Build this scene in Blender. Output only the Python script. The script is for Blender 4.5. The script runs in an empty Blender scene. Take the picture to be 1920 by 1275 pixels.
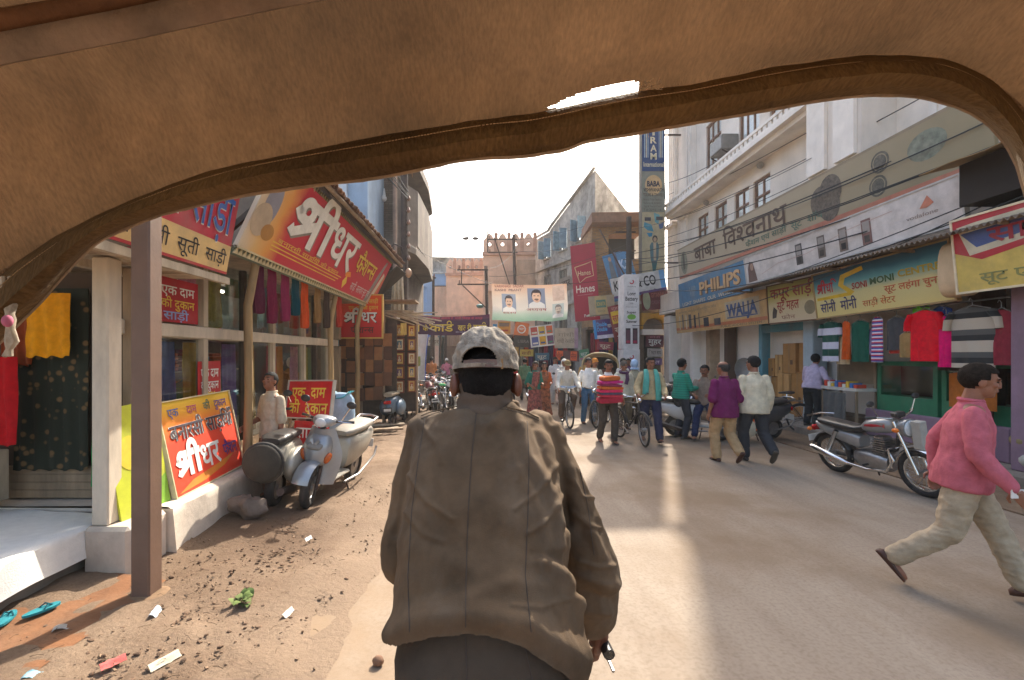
import bpy, bmesh, math, random
from mathutils import Vector as V, Matrix, noise, Euler
from mathutils.bvhtree import BVHTree
R = math.radians
random.seed(7)
sc = bpy.context.scene
C = sc.collection
# ---------------- camera, sky, sun, exposure
F = 850.0                      # focal length in pixels of the 1920 px wide photograph
cam = bpy.data.cameras.new('camera'); co = bpy.data.objects.new('camera', cam); C.objects.link(co)
cam.sensor_width = 36; cam.lens = F/1920*36
cam.shift_x = 50/1920; cam.shift_y = 27.5/1920
cam.clip_start = 0.05; cam.clip_end = 2000
co.location = (0, 0, 1.8); co.rotation_euler = (R(90), 0, 0)
sc.camera = co
SUN_AZ = math.atan2(336, F); SUN_EL = R(45)
w = bpy.data.worlds.new('World'); sc.world = w; w.use_nodes = True
wn = w.node_tree.nodes; wl = w.node_tree.links
sk = wn.new('ShaderNodeTexSky'); sk.sky_type = 'NISHITA'; sk.sun_disc = False
sk.sun_elevation = SUN_EL; sk.sun_rotation = SUN_AZ
sk.dust_density = 5.0; sk.air_density = 1.2; sk.ozone_density = 0.6
wl.new(sk.outputs[0], wn['Background'].inputs[0]); wn['Background'].inputs[1].default_value = 0.15
sl = bpy.data.lights.new('sun', 'SUN'); so = bpy.data.objects.new('sun', sl); C.objects.link(so)
sl.energy = 3.2; sl.angle = R(0.53); sl.color = (1.0, 0.93, 0.82)
sd = V((math.sin(SUN_AZ)*math.cos(SUN_EL), math.cos(SUN_AZ)*math.cos(SUN_EL), math.sin(SUN_EL)))
so.rotation_euler = sd.to_track_quat('Z', 'Y').to_euler(); so.location = (0, 0, 30)
sc.view_settings.view_transform = 'Standard'; sc.view_settings.look = 'None'
sc.view_settings.exposure = 1.56; sc.view_settings.gamma = 1; sc.view_settings.use_curve_mapping = False
try:
    sc.cycles.use_denoising = True
    sc.cycles.max_bounces = 8; sc.cycles.diffuse_bounces = 4
except Exception: pass

def P(px, py, Y):              # a point at depth Y metres, measured off the photograph
    return V(((px-910)*Y/F, Y, 1.8+(665-py)*Y/F))
def YX(px, X): return X*F/(px-910)
# ---------------- materials
MATS = {}
def mat(name, col, rough=.75, var=.12, scale=5., bump=.0, bscale=60., metal=0., dirt=.0, dcol=(.09,.07,.05), streak=1., spec=.5, trans=0., coat=0., sss=0.):
    if name in MATS: return MATS[name]
    m = bpy.data.materials.new(name); m.use_nodes = True; MATS[name] = m
    n = m.node_tree.nodes; l = m.node_tree.links; b = n['Principled BSDF']
    tc = n.new('ShaderNodeTexCoord'); mp = n.new('ShaderNodeMapping'); l.new(tc.outputs['Object'], mp.inputs[0])
    mp.inputs['Scale'].default_value = (1, 1, 1/streak)
    nz = n.new('ShaderNodeTexNoise'); nz.inputs['Scale'].default_value = scale; nz.inputs['Detail'].default_value = 7; nz.inputs['Roughness'].default_value = .62
    l.new(mp.outputs[0], nz.inputs['Vector'])
    rp = n.new('ShaderNodeValToRGB'); l.new(nz.outputs[0], rp.inputs[0])
    lo = [max(0, c*(1-var*1.6)) for c in col[:3]]; hi = [min(1, c*(1+var*1.2)) for c in col[:3]]
    rp.color_ramp.elements[0].position = .3; rp.color_ramp.elements[1].position = .72
    rp.color_ramp.elements[0].color = (*lo, 1); rp.color_ramp.elements[1].color = (*hi, 1)
    out = rp.outputs[0]
    if dirt > 0:
        n2 = n.new('ShaderNodeTexNoise'); n2.inputs['Scale'].default_value = scale*.37; n2.inputs['Detail'].default_value = 9; n2.inputs['Roughness'].default_value = .7
        mp2 = n.new('ShaderNodeMapping'); mp2.inputs['Scale'].default_value = (1, 1, .35); mp2.inputs['Location'].default_value = (3.1, 1.7, .4)
        l.new(tc.outputs['Object'], mp2.inputs[0]); l.new(mp2.outputs[0], n2.inputs['Vector'])
        r2 = n.new('ShaderNodeValToRGB'); l.new(n2.outputs[0], r2.inputs[0])
        r2.color_ramp.elements[0].position = .46; r2.color_ramp.elements[1].position = .68
        r2.color_ramp.elements[1].color = (dirt, dirt, dirt, 1)
        mx = n.new('ShaderNodeMixRGB'); l.new(r2.outputs[0], mx.inputs[0]); l.new(out, mx.inputs[1]); mx.inputs[2].default_value = (*dcol, 1); out = mx.outputs[0]
    l.new(out, b.inputs['Base Color'])
    b.inputs['Roughness'].default_value = rough; b.inputs['Metallic'].default_value = metal
    b.inputs['Specular IOR Level'].default_value = spec
    if coat: b.inputs['Coat Weight'].default_value = coat; b.inputs['Coat Roughness'].default_value = .15
    if sss:
        b.inputs['Subsurface Weight'].default_value = sss; b.inputs['Subsurface Radius'].default_value = (1, .25, .1); b.inputs['Subsurface Scale'].default_value = .02
    if bump > 0:
        n3 = n.new('ShaderNodeTexNoise'); n3.inputs['Scale'].default_value = bscale; n3.inputs['Detail'].default_value = 5
        l.new(mp.outputs[0], n3.inputs['Vector'])
        bp = n.new('ShaderNodeBump'); bp.inputs['Strength'].default_value = min(1, bump); bp.inputs['Distance'].default_value = .01
        l.new(n3.outputs[0], bp.inputs['Height']); l.new(bp.outputs[0], b.inputs['Normal'])
    if trans > 0:              # thin cloth lets light through
        tr = n.new('ShaderNodeBsdfTranslucent'); ms = n.new('ShaderNodeMixShader'); ms.inputs[0].default_value = trans
        l.new(out, tr.inputs[0]); l.new(b.outputs[0], ms.inputs[1]); l.new(tr.outputs[0], ms.inputs[2])
        l.new(ms.outputs[0], n['Material Output'].inputs[0])
    return m
def hexc(h):
    f = lambda v: ((v+.055)/1.055)**2.4 if v > .04 else v/12.92
    return tuple(f(int(h[i:i+2], 16)/255) for i in (0, 2, 4))
def paint(h, **k):             # printed or painted colour straight from a hex
    return mat('paint_'+h+str(sorted(k.items())) if k else 'paint_'+h, hexc(h), **{**dict(rough=.62, var=.13, scale=4, dirt=.3, dcol=(.27,.22,.165)), **k})
def cloth(h, **k):
    return mat('cloth_'+h+str(sorted(k.items())) if k else 'cloth_'+h, hexc(h), **{**dict(rough=.92, var=.13, scale=14, bump=.25, bscale=90, spec=.2), **k})
def gradient_mat(name, stops, axis=0, length=1., noise_amt=.15, rough=.55):
    m = bpy.data.materials.new(name); m.use_nodes = True
    n = m.node_tree.nodes; l = m.node_tree.links; b = n['Principled BSDF']
    tc = n.new('ShaderNodeTexCoord'); sx = n.new('ShaderNodeSeparateXYZ'); l.new(tc.outputs['Object'], sx.inputs[0])
    nz = n.new('ShaderNodeTexNoise'); nz.inputs['Scale'].default_value = 3; nz.inputs['Detail'].default_value = 6; l.new(tc.outputs['Object'], nz.inputs['Vector'])
    ma = n.new('ShaderNodeMath'); ma.operation = 'MULTIPLY_ADD'; l.new(sx.outputs[axis], ma.inputs[0]); ma.inputs[1].default_value = 1/length; 
    mb = n.new('ShaderNodeMath'); mb.operation = 'MULTIPLY_ADD'; l.new(nz.outputs[0], mb.inputs[0]); mb.inputs[1].default_value = noise_amt; mb.inputs[2].default_value = -noise_amt/2
    l.new(mb.outputs[0], ma.inputs[2])
    rp = n.new('ShaderNodeValToRGB'); l.new(ma.outputs[0], rp.inputs[0])
    el = rp.color_ramp.elements
    while len(el) < len(stops): el.new(.5)
    for e, (p, h) in zip(el, stops): e.position = p; e.color = (*hexc(h), 1)
    l.new(rp.outputs[0], b.inputs['Base Color']); b.inputs['Roughness'].default_value = rough
    return m
def glass_mat(name, tint=(.8,.85,.85), alpha=.25):
    m = bpy.data.materials.new(name); m.use_nodes = True
    n = m.node_tree.nodes; l = m.node_tree.links
    tr = n.new('ShaderNodeBsdfTransparent'); tr.inputs[0].default_value = (*tint, 1)
    gl = n.new('ShaderNodeBsdfGlossy'); gl.inputs['Roughness'].default_value = .06
    lw = n.new('ShaderNodeLayerWeight'); lw.inputs[0].default_value = .5
    pw = n.new('ShaderNodeMath'); pw.operation = 'POWER'; l.new(lw.outputs['Facing'], pw.inputs[0]); pw.inputs[1].default_value = 4.5
    ad = n.new('ShaderNodeMath'); ad.operation = 'MULTIPLY_ADD'; l.new(pw.outputs[0], ad.inputs[0]); ad.inputs[1].default_value = .7; ad.inputs[2].default_value = .03+alpha*.1
    ms = n.new('ShaderNodeMixShader'); l.new(ad.outputs[0], ms.inputs[0]); l.new(tr.outputs[0], ms.inputs[1]); l.new(gl.outputs[0], ms.inputs[2])
    l.new(ms.outputs[0], n['Material Output'].inputs[0]); return m
def brick_mat(name, c1, c2, mortar, scale=1., rowh=.075, w=.23):
    m = bpy.data.materials.new(name); m.use_nodes = True
    n = m.node_tree.nodes; l = m.node_tree.links; b = n['Principled BSDF']
    tc = n.new('ShaderNodeTexCoord'); sx = n.new('ShaderNodeSeparateXYZ'); l.new(tc.outputs['Object'], sx.inputs[0])
    ad = n.new('ShaderNodeMath'); ad.operation = 'ADD'; l.new(sx.outputs[0], ad.inputs[0]); l.new(sx.outputs[1], ad.inputs[1])
    cb = n.new('ShaderNodeCombineXYZ'); l.new(ad.outputs[0], cb.inputs[0]); l.new(sx.outputs[2], cb.inputs[1])
    br = n.new('ShaderNodeTexBrick'); br.inputs['Scale'].default_value = scale; br.inputs['Brick Width'].default_value = w; br.inputs['Row Height'].default_value = rowh
    br.inputs['Mortar Size'].default_value = .011; br.inputs['Color1'].default_value = (*c1, 1); br.inputs['Color2'].default_value = (*c2, 1); br.inputs['Mortar'].default_value = (*mortar, 1)
    l.new(cb.outputs[0], br.inputs['Vector'])
    nz = n.new('ShaderNodeTexNoise'); nz.inputs['Scale'].default_value = 1.3; nz.inputs['Detail'].default_value = 8; l.new(tc.outputs['Object'], nz.inputs['Vector'])
    rp = n.new('ShaderNodeValToRGB'); l.new(nz.outputs[0], rp.inputs[0]); rp.color_ramp.elements[0].position = .35; rp.color_ramp.elements[0].color = (.45, .42, .4, 1); rp.color_ramp.elements[1].position = .65
    mx = n.new('ShaderNodeMixRGB'); mx.blend_type = 'MULTIPLY'; mx.inputs[0].default_value = .8; l.new(br.outputs[0], mx.inputs[1]); l.new(rp.outputs[0], mx.inputs[2])
    l.new(mx.outputs[0], b.inputs['Base Color']); b.inputs['Roughness'].default_value = .9
    bp = n.new('ShaderNodeBump'); bp.inputs['Strength'].default_value = .6; bp.inputs['Distance'].default_value = .01; bp.invert = True
    l.new(br.outputs['Fac'], bp.inputs['Height']); l.new(bp.outputs[0], b.inputs['Normal'])
    return m
def stripe_mat(name, cols, axis=2, period=.3, soft=False):
    m = bpy.data.materials.new(name); m.use_nodes = True
    n = m.node_tree.nodes; l = m.node_tree.links; b = n['Principled BSDF']
    tc = n.new('ShaderNodeTexCoord'); sx = n.new('ShaderNodeSeparateXYZ'); l.new(tc.outputs['Object'], sx.inputs[0])
    dv = n.new('ShaderNodeMath'); dv.operation = 'DIVIDE'; l.new(sx.outputs[axis], dv.inputs[0]); dv.inputs[1].default_value = period
    fr = n.new('ShaderNodeMath'); fr.operation = 'FRACT'; l.new(dv.outputs[0], fr.inputs[0])
    rp = n.new('ShaderNodeValToRGB'); rp.color_ramp.interpolation = 'LINEAR' if soft else 'CONSTANT'; l.new(fr.outputs[0], rp.inputs[0])
    el = rp.color_ramp.elements
    while len(el) < len(cols): el.new(.5)
    for i, (e, h) in enumerate(zip(el, cols)): e.position = i/len(cols); e.color = (*hexc(h), 1)
    l.new(rp.outputs[0], b.inputs['Base Color']); b.inputs['Roughness'].default_value = .9
    return m
# ---------------- mesh builder
class MB:
    def __init__(s): s.v = []; s.f = []
    def add(s, vs, fs):
        o = len(s.v); s.v += [V(p) for p in vs]; s.f += [tuple(i+o for i in f) for f in fs]; return s
    def box(s, c, d, rot=None):
        c = V(c); h = V(d)/2; M = rot if rot is not None else Matrix.Identity(3)
        ps = [c+M@V((x*h.x, y*h.y, z*h.z)) for z in (-1, 1) for y in (-1, 1) for x in (-1, 1)]
        return s.add(ps, [(0,2,3,1),(4,5,7,6),(0,1,5,4),(2,6,7,3),(0,4,6,2),(1,3,7,5)])
    def b2(s, x0, x1, y0, y1, z0, z1): return s.box(((x0+x1)/2, (y0+y1)/2, (z0+z1)/2), (abs(x1-x0), abs(y1-y0), abs(z1-z0)))
    def bar(s, a, b, wd, ht, up=(0,0,1)):
        a = V(a); b = V(b); d = (b-a).normalized(); u = V(up)
        if abs(d.dot(u)) > .97: u = V((0, 1, 0))
        x = d.cross(u).normalized(); z = x.cross(d)
        M = Matrix((x, d, z)).transposed(); return s.box((a+b)/2, (wd, (b-a).length, ht), M)
    def tube(s, pts, r, n=8, cap=True, flat=1.):
        pts = [V(p) for p in pts]; k = len(pts); rs = r if isinstance(r, (list, tuple)) else [r]*k
        o = len(s.v); up = None
        for i, p in enumerate(pts):
            d = (pts[min(i+1, k-1)]-pts[max(i-1, 0)]).normalized()
            if up is None: up = V((0, 0, 1)) if abs(d.z) < .9 else V((0, 1, 0))
            x = d.cross(up)
            if x.length < 1e-4: x = d.cross(V((1, 0, 0)))
            x.normalize(); y = x.cross(d).normalized(); up = y
            for j in range(n):
                a = 2*math.pi*j/n; s.v.append(p+x*(math.cos(a)*rs[i])+y*(math.sin(a)*rs[i]*flat))
        for i in range(k-1):
            for j in range(n):
                a = o+i*n+j; b = o+i*n+(j+1) % n; s.f.append((a, b, b+n, a+n))
        if cap: s.f.append(tuple(o+j for j in range(n))[::-1]); s.f.append(tuple(o+(k-1)*n+j for j in range(n)))
        return s
    def loft(s, rings, cap=True, closed=True):
        n = len(rings[0]); o = len(s.v)
        for r in rings: s.v += [V(p) for p in r]
        for i in range(len(rings)-1):
            for j in range(n if closed else n-1):
                a = o+i*n+j; b = o+i*n+(j+1) % n; s.f.append((a, b, b+n, a+n))
        if cap and closed: s.f.append(tuple(o+j for j in range(n))[::-1]); s.f.append(tuple(o+(len(rings)-1)*n+j for j in range(n)))
        return s
    def lofty(s, secs, n=16, e=2.4, x0=0.):   # sections (y, zc, halfwidth, halfheight[, xc]) along y
        def ring(q):
            y, zc, a, b = q[:4]; xc = q[4] if len(q) > 4 else x0
            out = []
            for j in range(n):
                t = 2*math.pi*j/n; c, d = math.cos(t), math.sin(t)
                out.append((xc+a*math.copysign(abs(c)**(2/e), c), y, zc+b*math.copysign(abs(d)**(2/e), d)))
            return out
        return s.loft([ring(q) for q in secs])
    def ell(s, c, r, nu=14, nv=9, M=None):
        c = V(c); r = V(r) if isinstance(r, (tuple, list, V)) else V((r, r, r)); o = len(s.v); M = M or Matrix.Identity(3)
        for i in range(1, nv):
            t = math.pi*i/nv
            for j in range(nu):
                a = 2*math.pi*j/nu
                s.v.append(c+M@V((r.x*math.sin(t)*math.cos(a), r.y*math.sin(t)*math.sin(a), r.z*math.cos(t))))
        T = len(s.v); s.v.append(c+M@V((0, 0, r.z))); B = len(s.v); s.v.append(c+M@V((0, 0, -r.z)))
        for i in range(nv-2):
            for j in range(nu):
                a = o+i*nu+j; b = o+i*nu+(j+1) % nu; s.f.append((a, a+nu, b+nu, b))
        for j in range(nu):
            s.f.append((T, o+j, o+(j+1) % nu)); s.f.append((B, o+(nv-2)*nu+(j+1) % nu, o+(nv-2)*nu+j))
        return s
    def torus(s, c, ax, Rm, r, nu=28, nv=8, a0=0, a1=360, rx=None):
        c = V(c); ax = V(ax).normalized(); u = ax.orthogonal().normalized()
        if abs(ax.x) > .9: u = V((0, 1, 0))
        w_ = ax.cross(u); full = a1-a0 >= 360; k = nu if full else nu+1; o = len(s.v); rx = rx or r
        for i in range(k):
            a = R(a0+(a1-a0)*i/nu); d = u*math.cos(a)+w_*math.sin(a)
            for j in range(nv):
                b = 2*math.pi*j/nv; s.v.append(c+d*(Rm+r*math.cos(b))+ax*(rx*math.sin(b)))
        for i in range(nu):
            for j in range(nv):
                a = o+i*nv+j; b = o+i*nv+(j+1) % nv; a2 = o+((i+1) % k)*nv+j; b2 = o+((i+1) % k)*nv+(j+1) % nv
                s.f.append((a, b, b2, a2))
        return s
    def grid(s, fn, nu, nv, skip=None):
        o = len(s.v)
        for i in range(nu+1):
            for j in range(nv+1): s.v.append(V(fn(i/nu, j/nv)))
        for i in range(nu):
            for j in range(nv):
                if skip and skip((i+.5)/nu, (j+.5)/nv): continue
                a = o+i*(nv+1)+j; s.f.append((a, a+nv+1, a+nv+2, a+1))
        return s
    def prism(s, poly, h, M=None):   # polygon in xy, extruded z 0..h
        n = len(poly); o = len(s.v); M = M or Matrix.Identity(4)
        for z in (0, h): s.v += [M@V((p[0], p[1], z)) for p in poly]
        s.f.append(tuple(o+i for i in range(n))[::-1]); s.f.append(tuple(o+n+i for i in range(n)))
        for i in range(n): j = (i+1) % n; s.f.append((o+i, o+j, o+n+j, o+n+i))
        return s
    def mesh(s, name, m=None, smooth=False):
        me = bpy.data.meshes.new(name); me.from_pydata([tuple(p) for p in s.v], [], s.f)
        if m: me.materials.append(m)
        if smooth: me.polygons.foreach_set('use_smooth', [True]*len(me.polygons))
        me.update(); return me
    def build(s, name, m, parent=None, smooth=False, w=False, bev=0., thick=0.):
        me = s.mesh(name, m, smooth)
        if bev > 0 or smooth or thick:
            bm = bmesh.new(); bm.from_mesh(me)
            if thick: bmesh.ops.solidify(bm, geom=bm.faces[:], thickness=thick)
            if bev > 0: bmesh.ops.bevel(bm, geom=[e for e in bm.edges if len(e.link_faces) == 2 and e.calc_face_angle(0) > .6], offset=bev, segments=1, affect='EDGES', clamp_overlap=True)
            if smooth:
                bmesh.ops.recalc_face_normals(bm, faces=bm.faces[:])
                for e in bm.edges:
                    if len(e.link_faces) == 2 and e.calc_face_angle(0) > R(50): e.smooth = False
            bm.to_mesh(me); bm.free()
            if bev > 0 and not smooth: pass
        o = bpy.data.objects.new(name, me); C.objects.link(o)
        if parent: put(o, parent, w)
        return o
def put(o, parent, w=False):
    o.parent = parent
    if w: o.matrix_parent_inverse = parent.matrix_basis.inverted()
    return o
def tag(o, label, cat, group=None, kind=None):
    o['label'] = label; o['category'] = cat
    if group: o['group'] = group
    if kind: o['kind'] = kind
    return o
def struct(o, kind='structure', label=None):
    o['kind'] = kind
    if label: o['label'] = label
    return o
def thing(name, label, cat, loc=(0,0,0), rz=0., group=None, rx=0., ry=0., s=1.):
    o = bpy.data.objects.new(name, None); C.objects.link(o); o.empty_display_size = .1
    o.location = loc; o.rotation_euler = (rx, ry, rz); o.scale = (s, s, s)
    o.matrix_basis = Matrix.LocRotScale(V(loc), Euler((rx, ry, rz)), V((s, s, s)))
    return tag(o, label, cat, group)
def dup(root, loc, rz=None, label=None, ry=None, group=None, s=None):
    kids = {}
    for o in bpy.data.objects:
        if o.parent: kids.setdefault(o.parent.name, []).append(o)
    def cp(o, par):
        c = o.copy(); C.objects.link(c)
        if par: c.parent = par; c.matrix_parent_inverse = o.matrix_parent_inverse.copy()
        for k in kids.get(o.name, []): cp(k, c)
        return c
    r = cp(root, None); r.location = loc
    e = root.rotation_euler
    r.rotation_euler = (e[0], e[1] if ry is None else ry, e[2] if rz is None else rz)
    if s: r.scale = (s, s, s)
    if label: r['label'] = label
    if group: r['group'] = group
    return r
def piece(me, name, parent, loc, rot=(0,0,0), w=False, sc_=(1,1,1)):   # alike piece sharing mesh data
    o = bpy.data.objects.new(name, me); C.objects.link(o); o.location = loc; o.rotation_euler = rot; o.scale = sc_
    if parent: put(o, parent, w)
    return o
# ---------------- lettering and flat print
def islands_lift(me, dz=.0006):
    n = len(me.vertices); par = list(range(n))
    def fd(a):
        while par[a] != a: par[a] = par[par[a]]; a = par[a]
        return a
    for p in me.polygons:
        a = fd(p.vertices[0])
        for v_ in p.vertices[1:]: par[fd(v_)] = a
    ids = {}
    for v_ in me.vertices:
        k = ids.setdefault(fd(v_.index), len(ids)); v_.co.z += dz*(k % 7)
def raw_text(s, bold=0., shear=0.):
    c = bpy.data.curves.new('lettering', 'FONT'); c.body = s; c.size = 1; c.offset = bold; c.shear = shear; c.resolution_u = 3
    o = bpy.data.objects.new('lettering', c); C.objects.link(o)
    me = bpy.data.meshes.new_from_object(o.evaluated_get(bpy.context.evaluated_depsgraph_get()))
    bpy.data.objects.remove(o); bpy.data.curves.remove(c); return me
HALF = {}
def dev_mesh(s, bold=0., shear=0.):
    """Hindi line; a consonant followed by ~ is set in its half form, S stands for the ligature shri."""
    b0 = bold; bold = min(bold*.45, .016)
    bm = bmesh.new(); x = 0.; run = ''
    def put_mesh(me, cut=0.):
        nonlocal x
        if not len(me.vertices): x += .3; return
        t = bmesh.new(); t.from_mesh(me)
        xs = [v_.co.x for v_ in t.verts]; x0, x1 = min(xs), max(xs)
        if cut:
            bmesh.ops.bisect_plane(t, geom=t.verts[:]+t.edges[:]+t.faces[:], plane_co=(x1-cut, 0, 0), plane_no=(1, 0, 0), clear_outer=True); x1 -= cut
        for v_ in t.verts: v_.co.x += x-x0
        m2 = bpy.data.meshes.new('t'); t.to_mesh(m2); t.free(); bm.from_mesh(m2); bpy.data.meshes.remove(m2)
        x += (x1-x0)
    i = 0
    def flush():
        nonlocal run, x
        if run:
            if run.strip() == '': x += .28*len(run)
            else:
                lead = len(run)-len(run.lstrip()); tail = len(run)-len(run.rstrip())
                x += .28*lead; me = raw_text(run.strip(), bold, shear); put_mesh(me); bpy.data.meshes.remove(me); x += .28*tail
        run = ''
    while i < len(s):
        if s[i] == 'S': flush(); me = shri_mesh(b0); put_mesh(me); bpy.data.meshes.remove(me)
        elif i+1 < len(s) and s[i+1] == '~':
            flush(); me = raw_text(s[i], bold, shear); put_mesh(me, .2); bpy.data.meshes.remove(me); i += 1
        else: run += s[i]
        i += 1
    flush()
    me = bpy.data.meshes.new('lettering'); bm.to_mesh(me); bm.free(); return me
def ribbon(bm_v, bm_f, pts, wd):
    pts = [V((p[0], p[1], 0)) for p in pts]; o = len(bm_v)
    for i, p in enumerate(pts):
        d = (pts[min(i+1, len(pts)-1)]-pts[max(i-1, 0)]).normalized(); q = V((-d.y, d.x, 0))*wd/2
        bm_v += [p+q, p-q]
    for i in range(len(pts)-1): a = o+2*i; bm_f.append((a, a+1, a+3, a+2))
def arc(cx, cy, r, a0, a1, n=14, ry=None):
    ry = ry or r
    return [(cx+r*math.cos(R(a0+(a1-a0)*i/n)), cy+ry*math.sin(R(a0+(a1-a0)*i/n))) for i in range(n+1)]
def shri_mesh(bold):
    v_, f_ = [], []; wd = .085+bold*2
    st = [[(.30, .585), (1.16, .585)],                                # headline
          arc(.27, .47, .135, 215, -60, 18)+[(.27, .335), (.14, .36), (.03, .45)],    # loop of sha
          [(.03, .16), (.12, .10), (.30, .20), (.60, .36)],            # slanting ra stroke
          [(.33, .345), (.46, .27)],
          [(.61, .60), (.61, -.02)], [(.97, .60), (.97, -.02)],       # the two stems
          [(.97, .58)]+arc(.80, .66, .17, 0, 180, 16, .22)+[(.62, .58)]]
    for s in st: ribbon(v_, f_, s, wd)
    me = bpy.data.meshes.new('lettering'); me.from_pydata([tuple(p) for p in v_], [], f_)
    for p in me.polygons:
        if p.normal.z < 0: p.flip()
    return me
def text(par, s, x, y, h, m, width=None, align='L', bold=0., shear=0., rot=0., z=.004, name='lettering', base=.72, lift=.0006):
    deva = any('\u0900' <= ch <= '\u097f' for ch in s)
    me = dev_mesh(s, bold, shear) if deva else raw_text(s, bold, shear)
    me.name = name
    if not len(me.vertices): return None
    xs = [v_.co.x for v_ in me.vertices]; x0, x1 = min(xs), max(xs)
    sy = h/base; sx = sy
    if width: sx = width/(x1-x0)
    ox = {'L': 0, 'C': -(x1-x0)/2, 'R': -(x1-x0)}[align]
    for v_ in me.vertices: v_.co.x = (v_.co.x-x0+ox)*sx; v_.co.y *= sy
    islands_lift(me, lift)
    me.materials.clear(); me.materials.append(m)
    o = bpy.data.objects.new(name, me); C.objects.link(o); o.parent = par; o.location = (x, y, z); o.rotation_euler = (0, 0, R(rot))
    return o
def flat(par, pts, m, z=.002, name='printed_patch'):
    mb = MB(); n = len(pts); mb.add([(p[0], p[1], z) for p in pts], [tuple(range(n))])
    return mb.build(name, m, par)
def rect(par, x0, y0, x1, y1, m, z=.002, name='printed_patch'): return flat(par, [(x0,y0),(x1,y0),(x1,y1),(x0,y1)], m, z, name)
def oval(par, cx, cy, rx, ry, m, z=.002, name='printed_patch', n=20): return flat(par, [(cx+rx*math.cos(2*math.pi*i/n), cy+ry*math.sin(2*math.pi*i/n)) for i in range(n)], m, z, name)
def ring(par, pts, wd, m, z=.003, name='outline', close=True):
    v_, f_ = [], []; ribbon(v_, f_, list(pts)+([pts[0]] if close else []), wd)
    mb = MB(); mb.add([p+V((0,0,z)) for p in v_], f_); return mb.build(name, m, par)
def panel(name, label, cat, ll, lr, ul, m, thick=.04, frame=None, fw=.05, group=None, skew=None):
    """flat sign board: local x runs along it, y up it, z out of its face"""
    ll, lr, ul = V(ll), V(lr), V(ul); u = (lr-ll); W = u.length; u.normalize(); vv = ul-ll; vv -= u*vv.dot(u); H = vv.length; vv.normalize(); nn = u.cross(vv)
    o = bpy.data.objects.new(name, None); C.objects.link(o); o.empty_display_size = .1
    M = Matrix((u, vv, nn)).transposed().to_4x4(); M.translation = ll; o.matrix_basis = M; tag(o, label, cat, group)
    MB().b2(0, W, 0, H, -thick, 0).build('board', m, o)
    if frame:
        for a in ((-fw, 0, -fw, H+fw), (W, W+fw, -fw, H+fw), (0, W, -fw, 0), (0, W, H, H+fw)):
            MB().b2(*a, -thick-.01, .015).build('frame_bar', frame, o)
    return o, W, H
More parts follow.
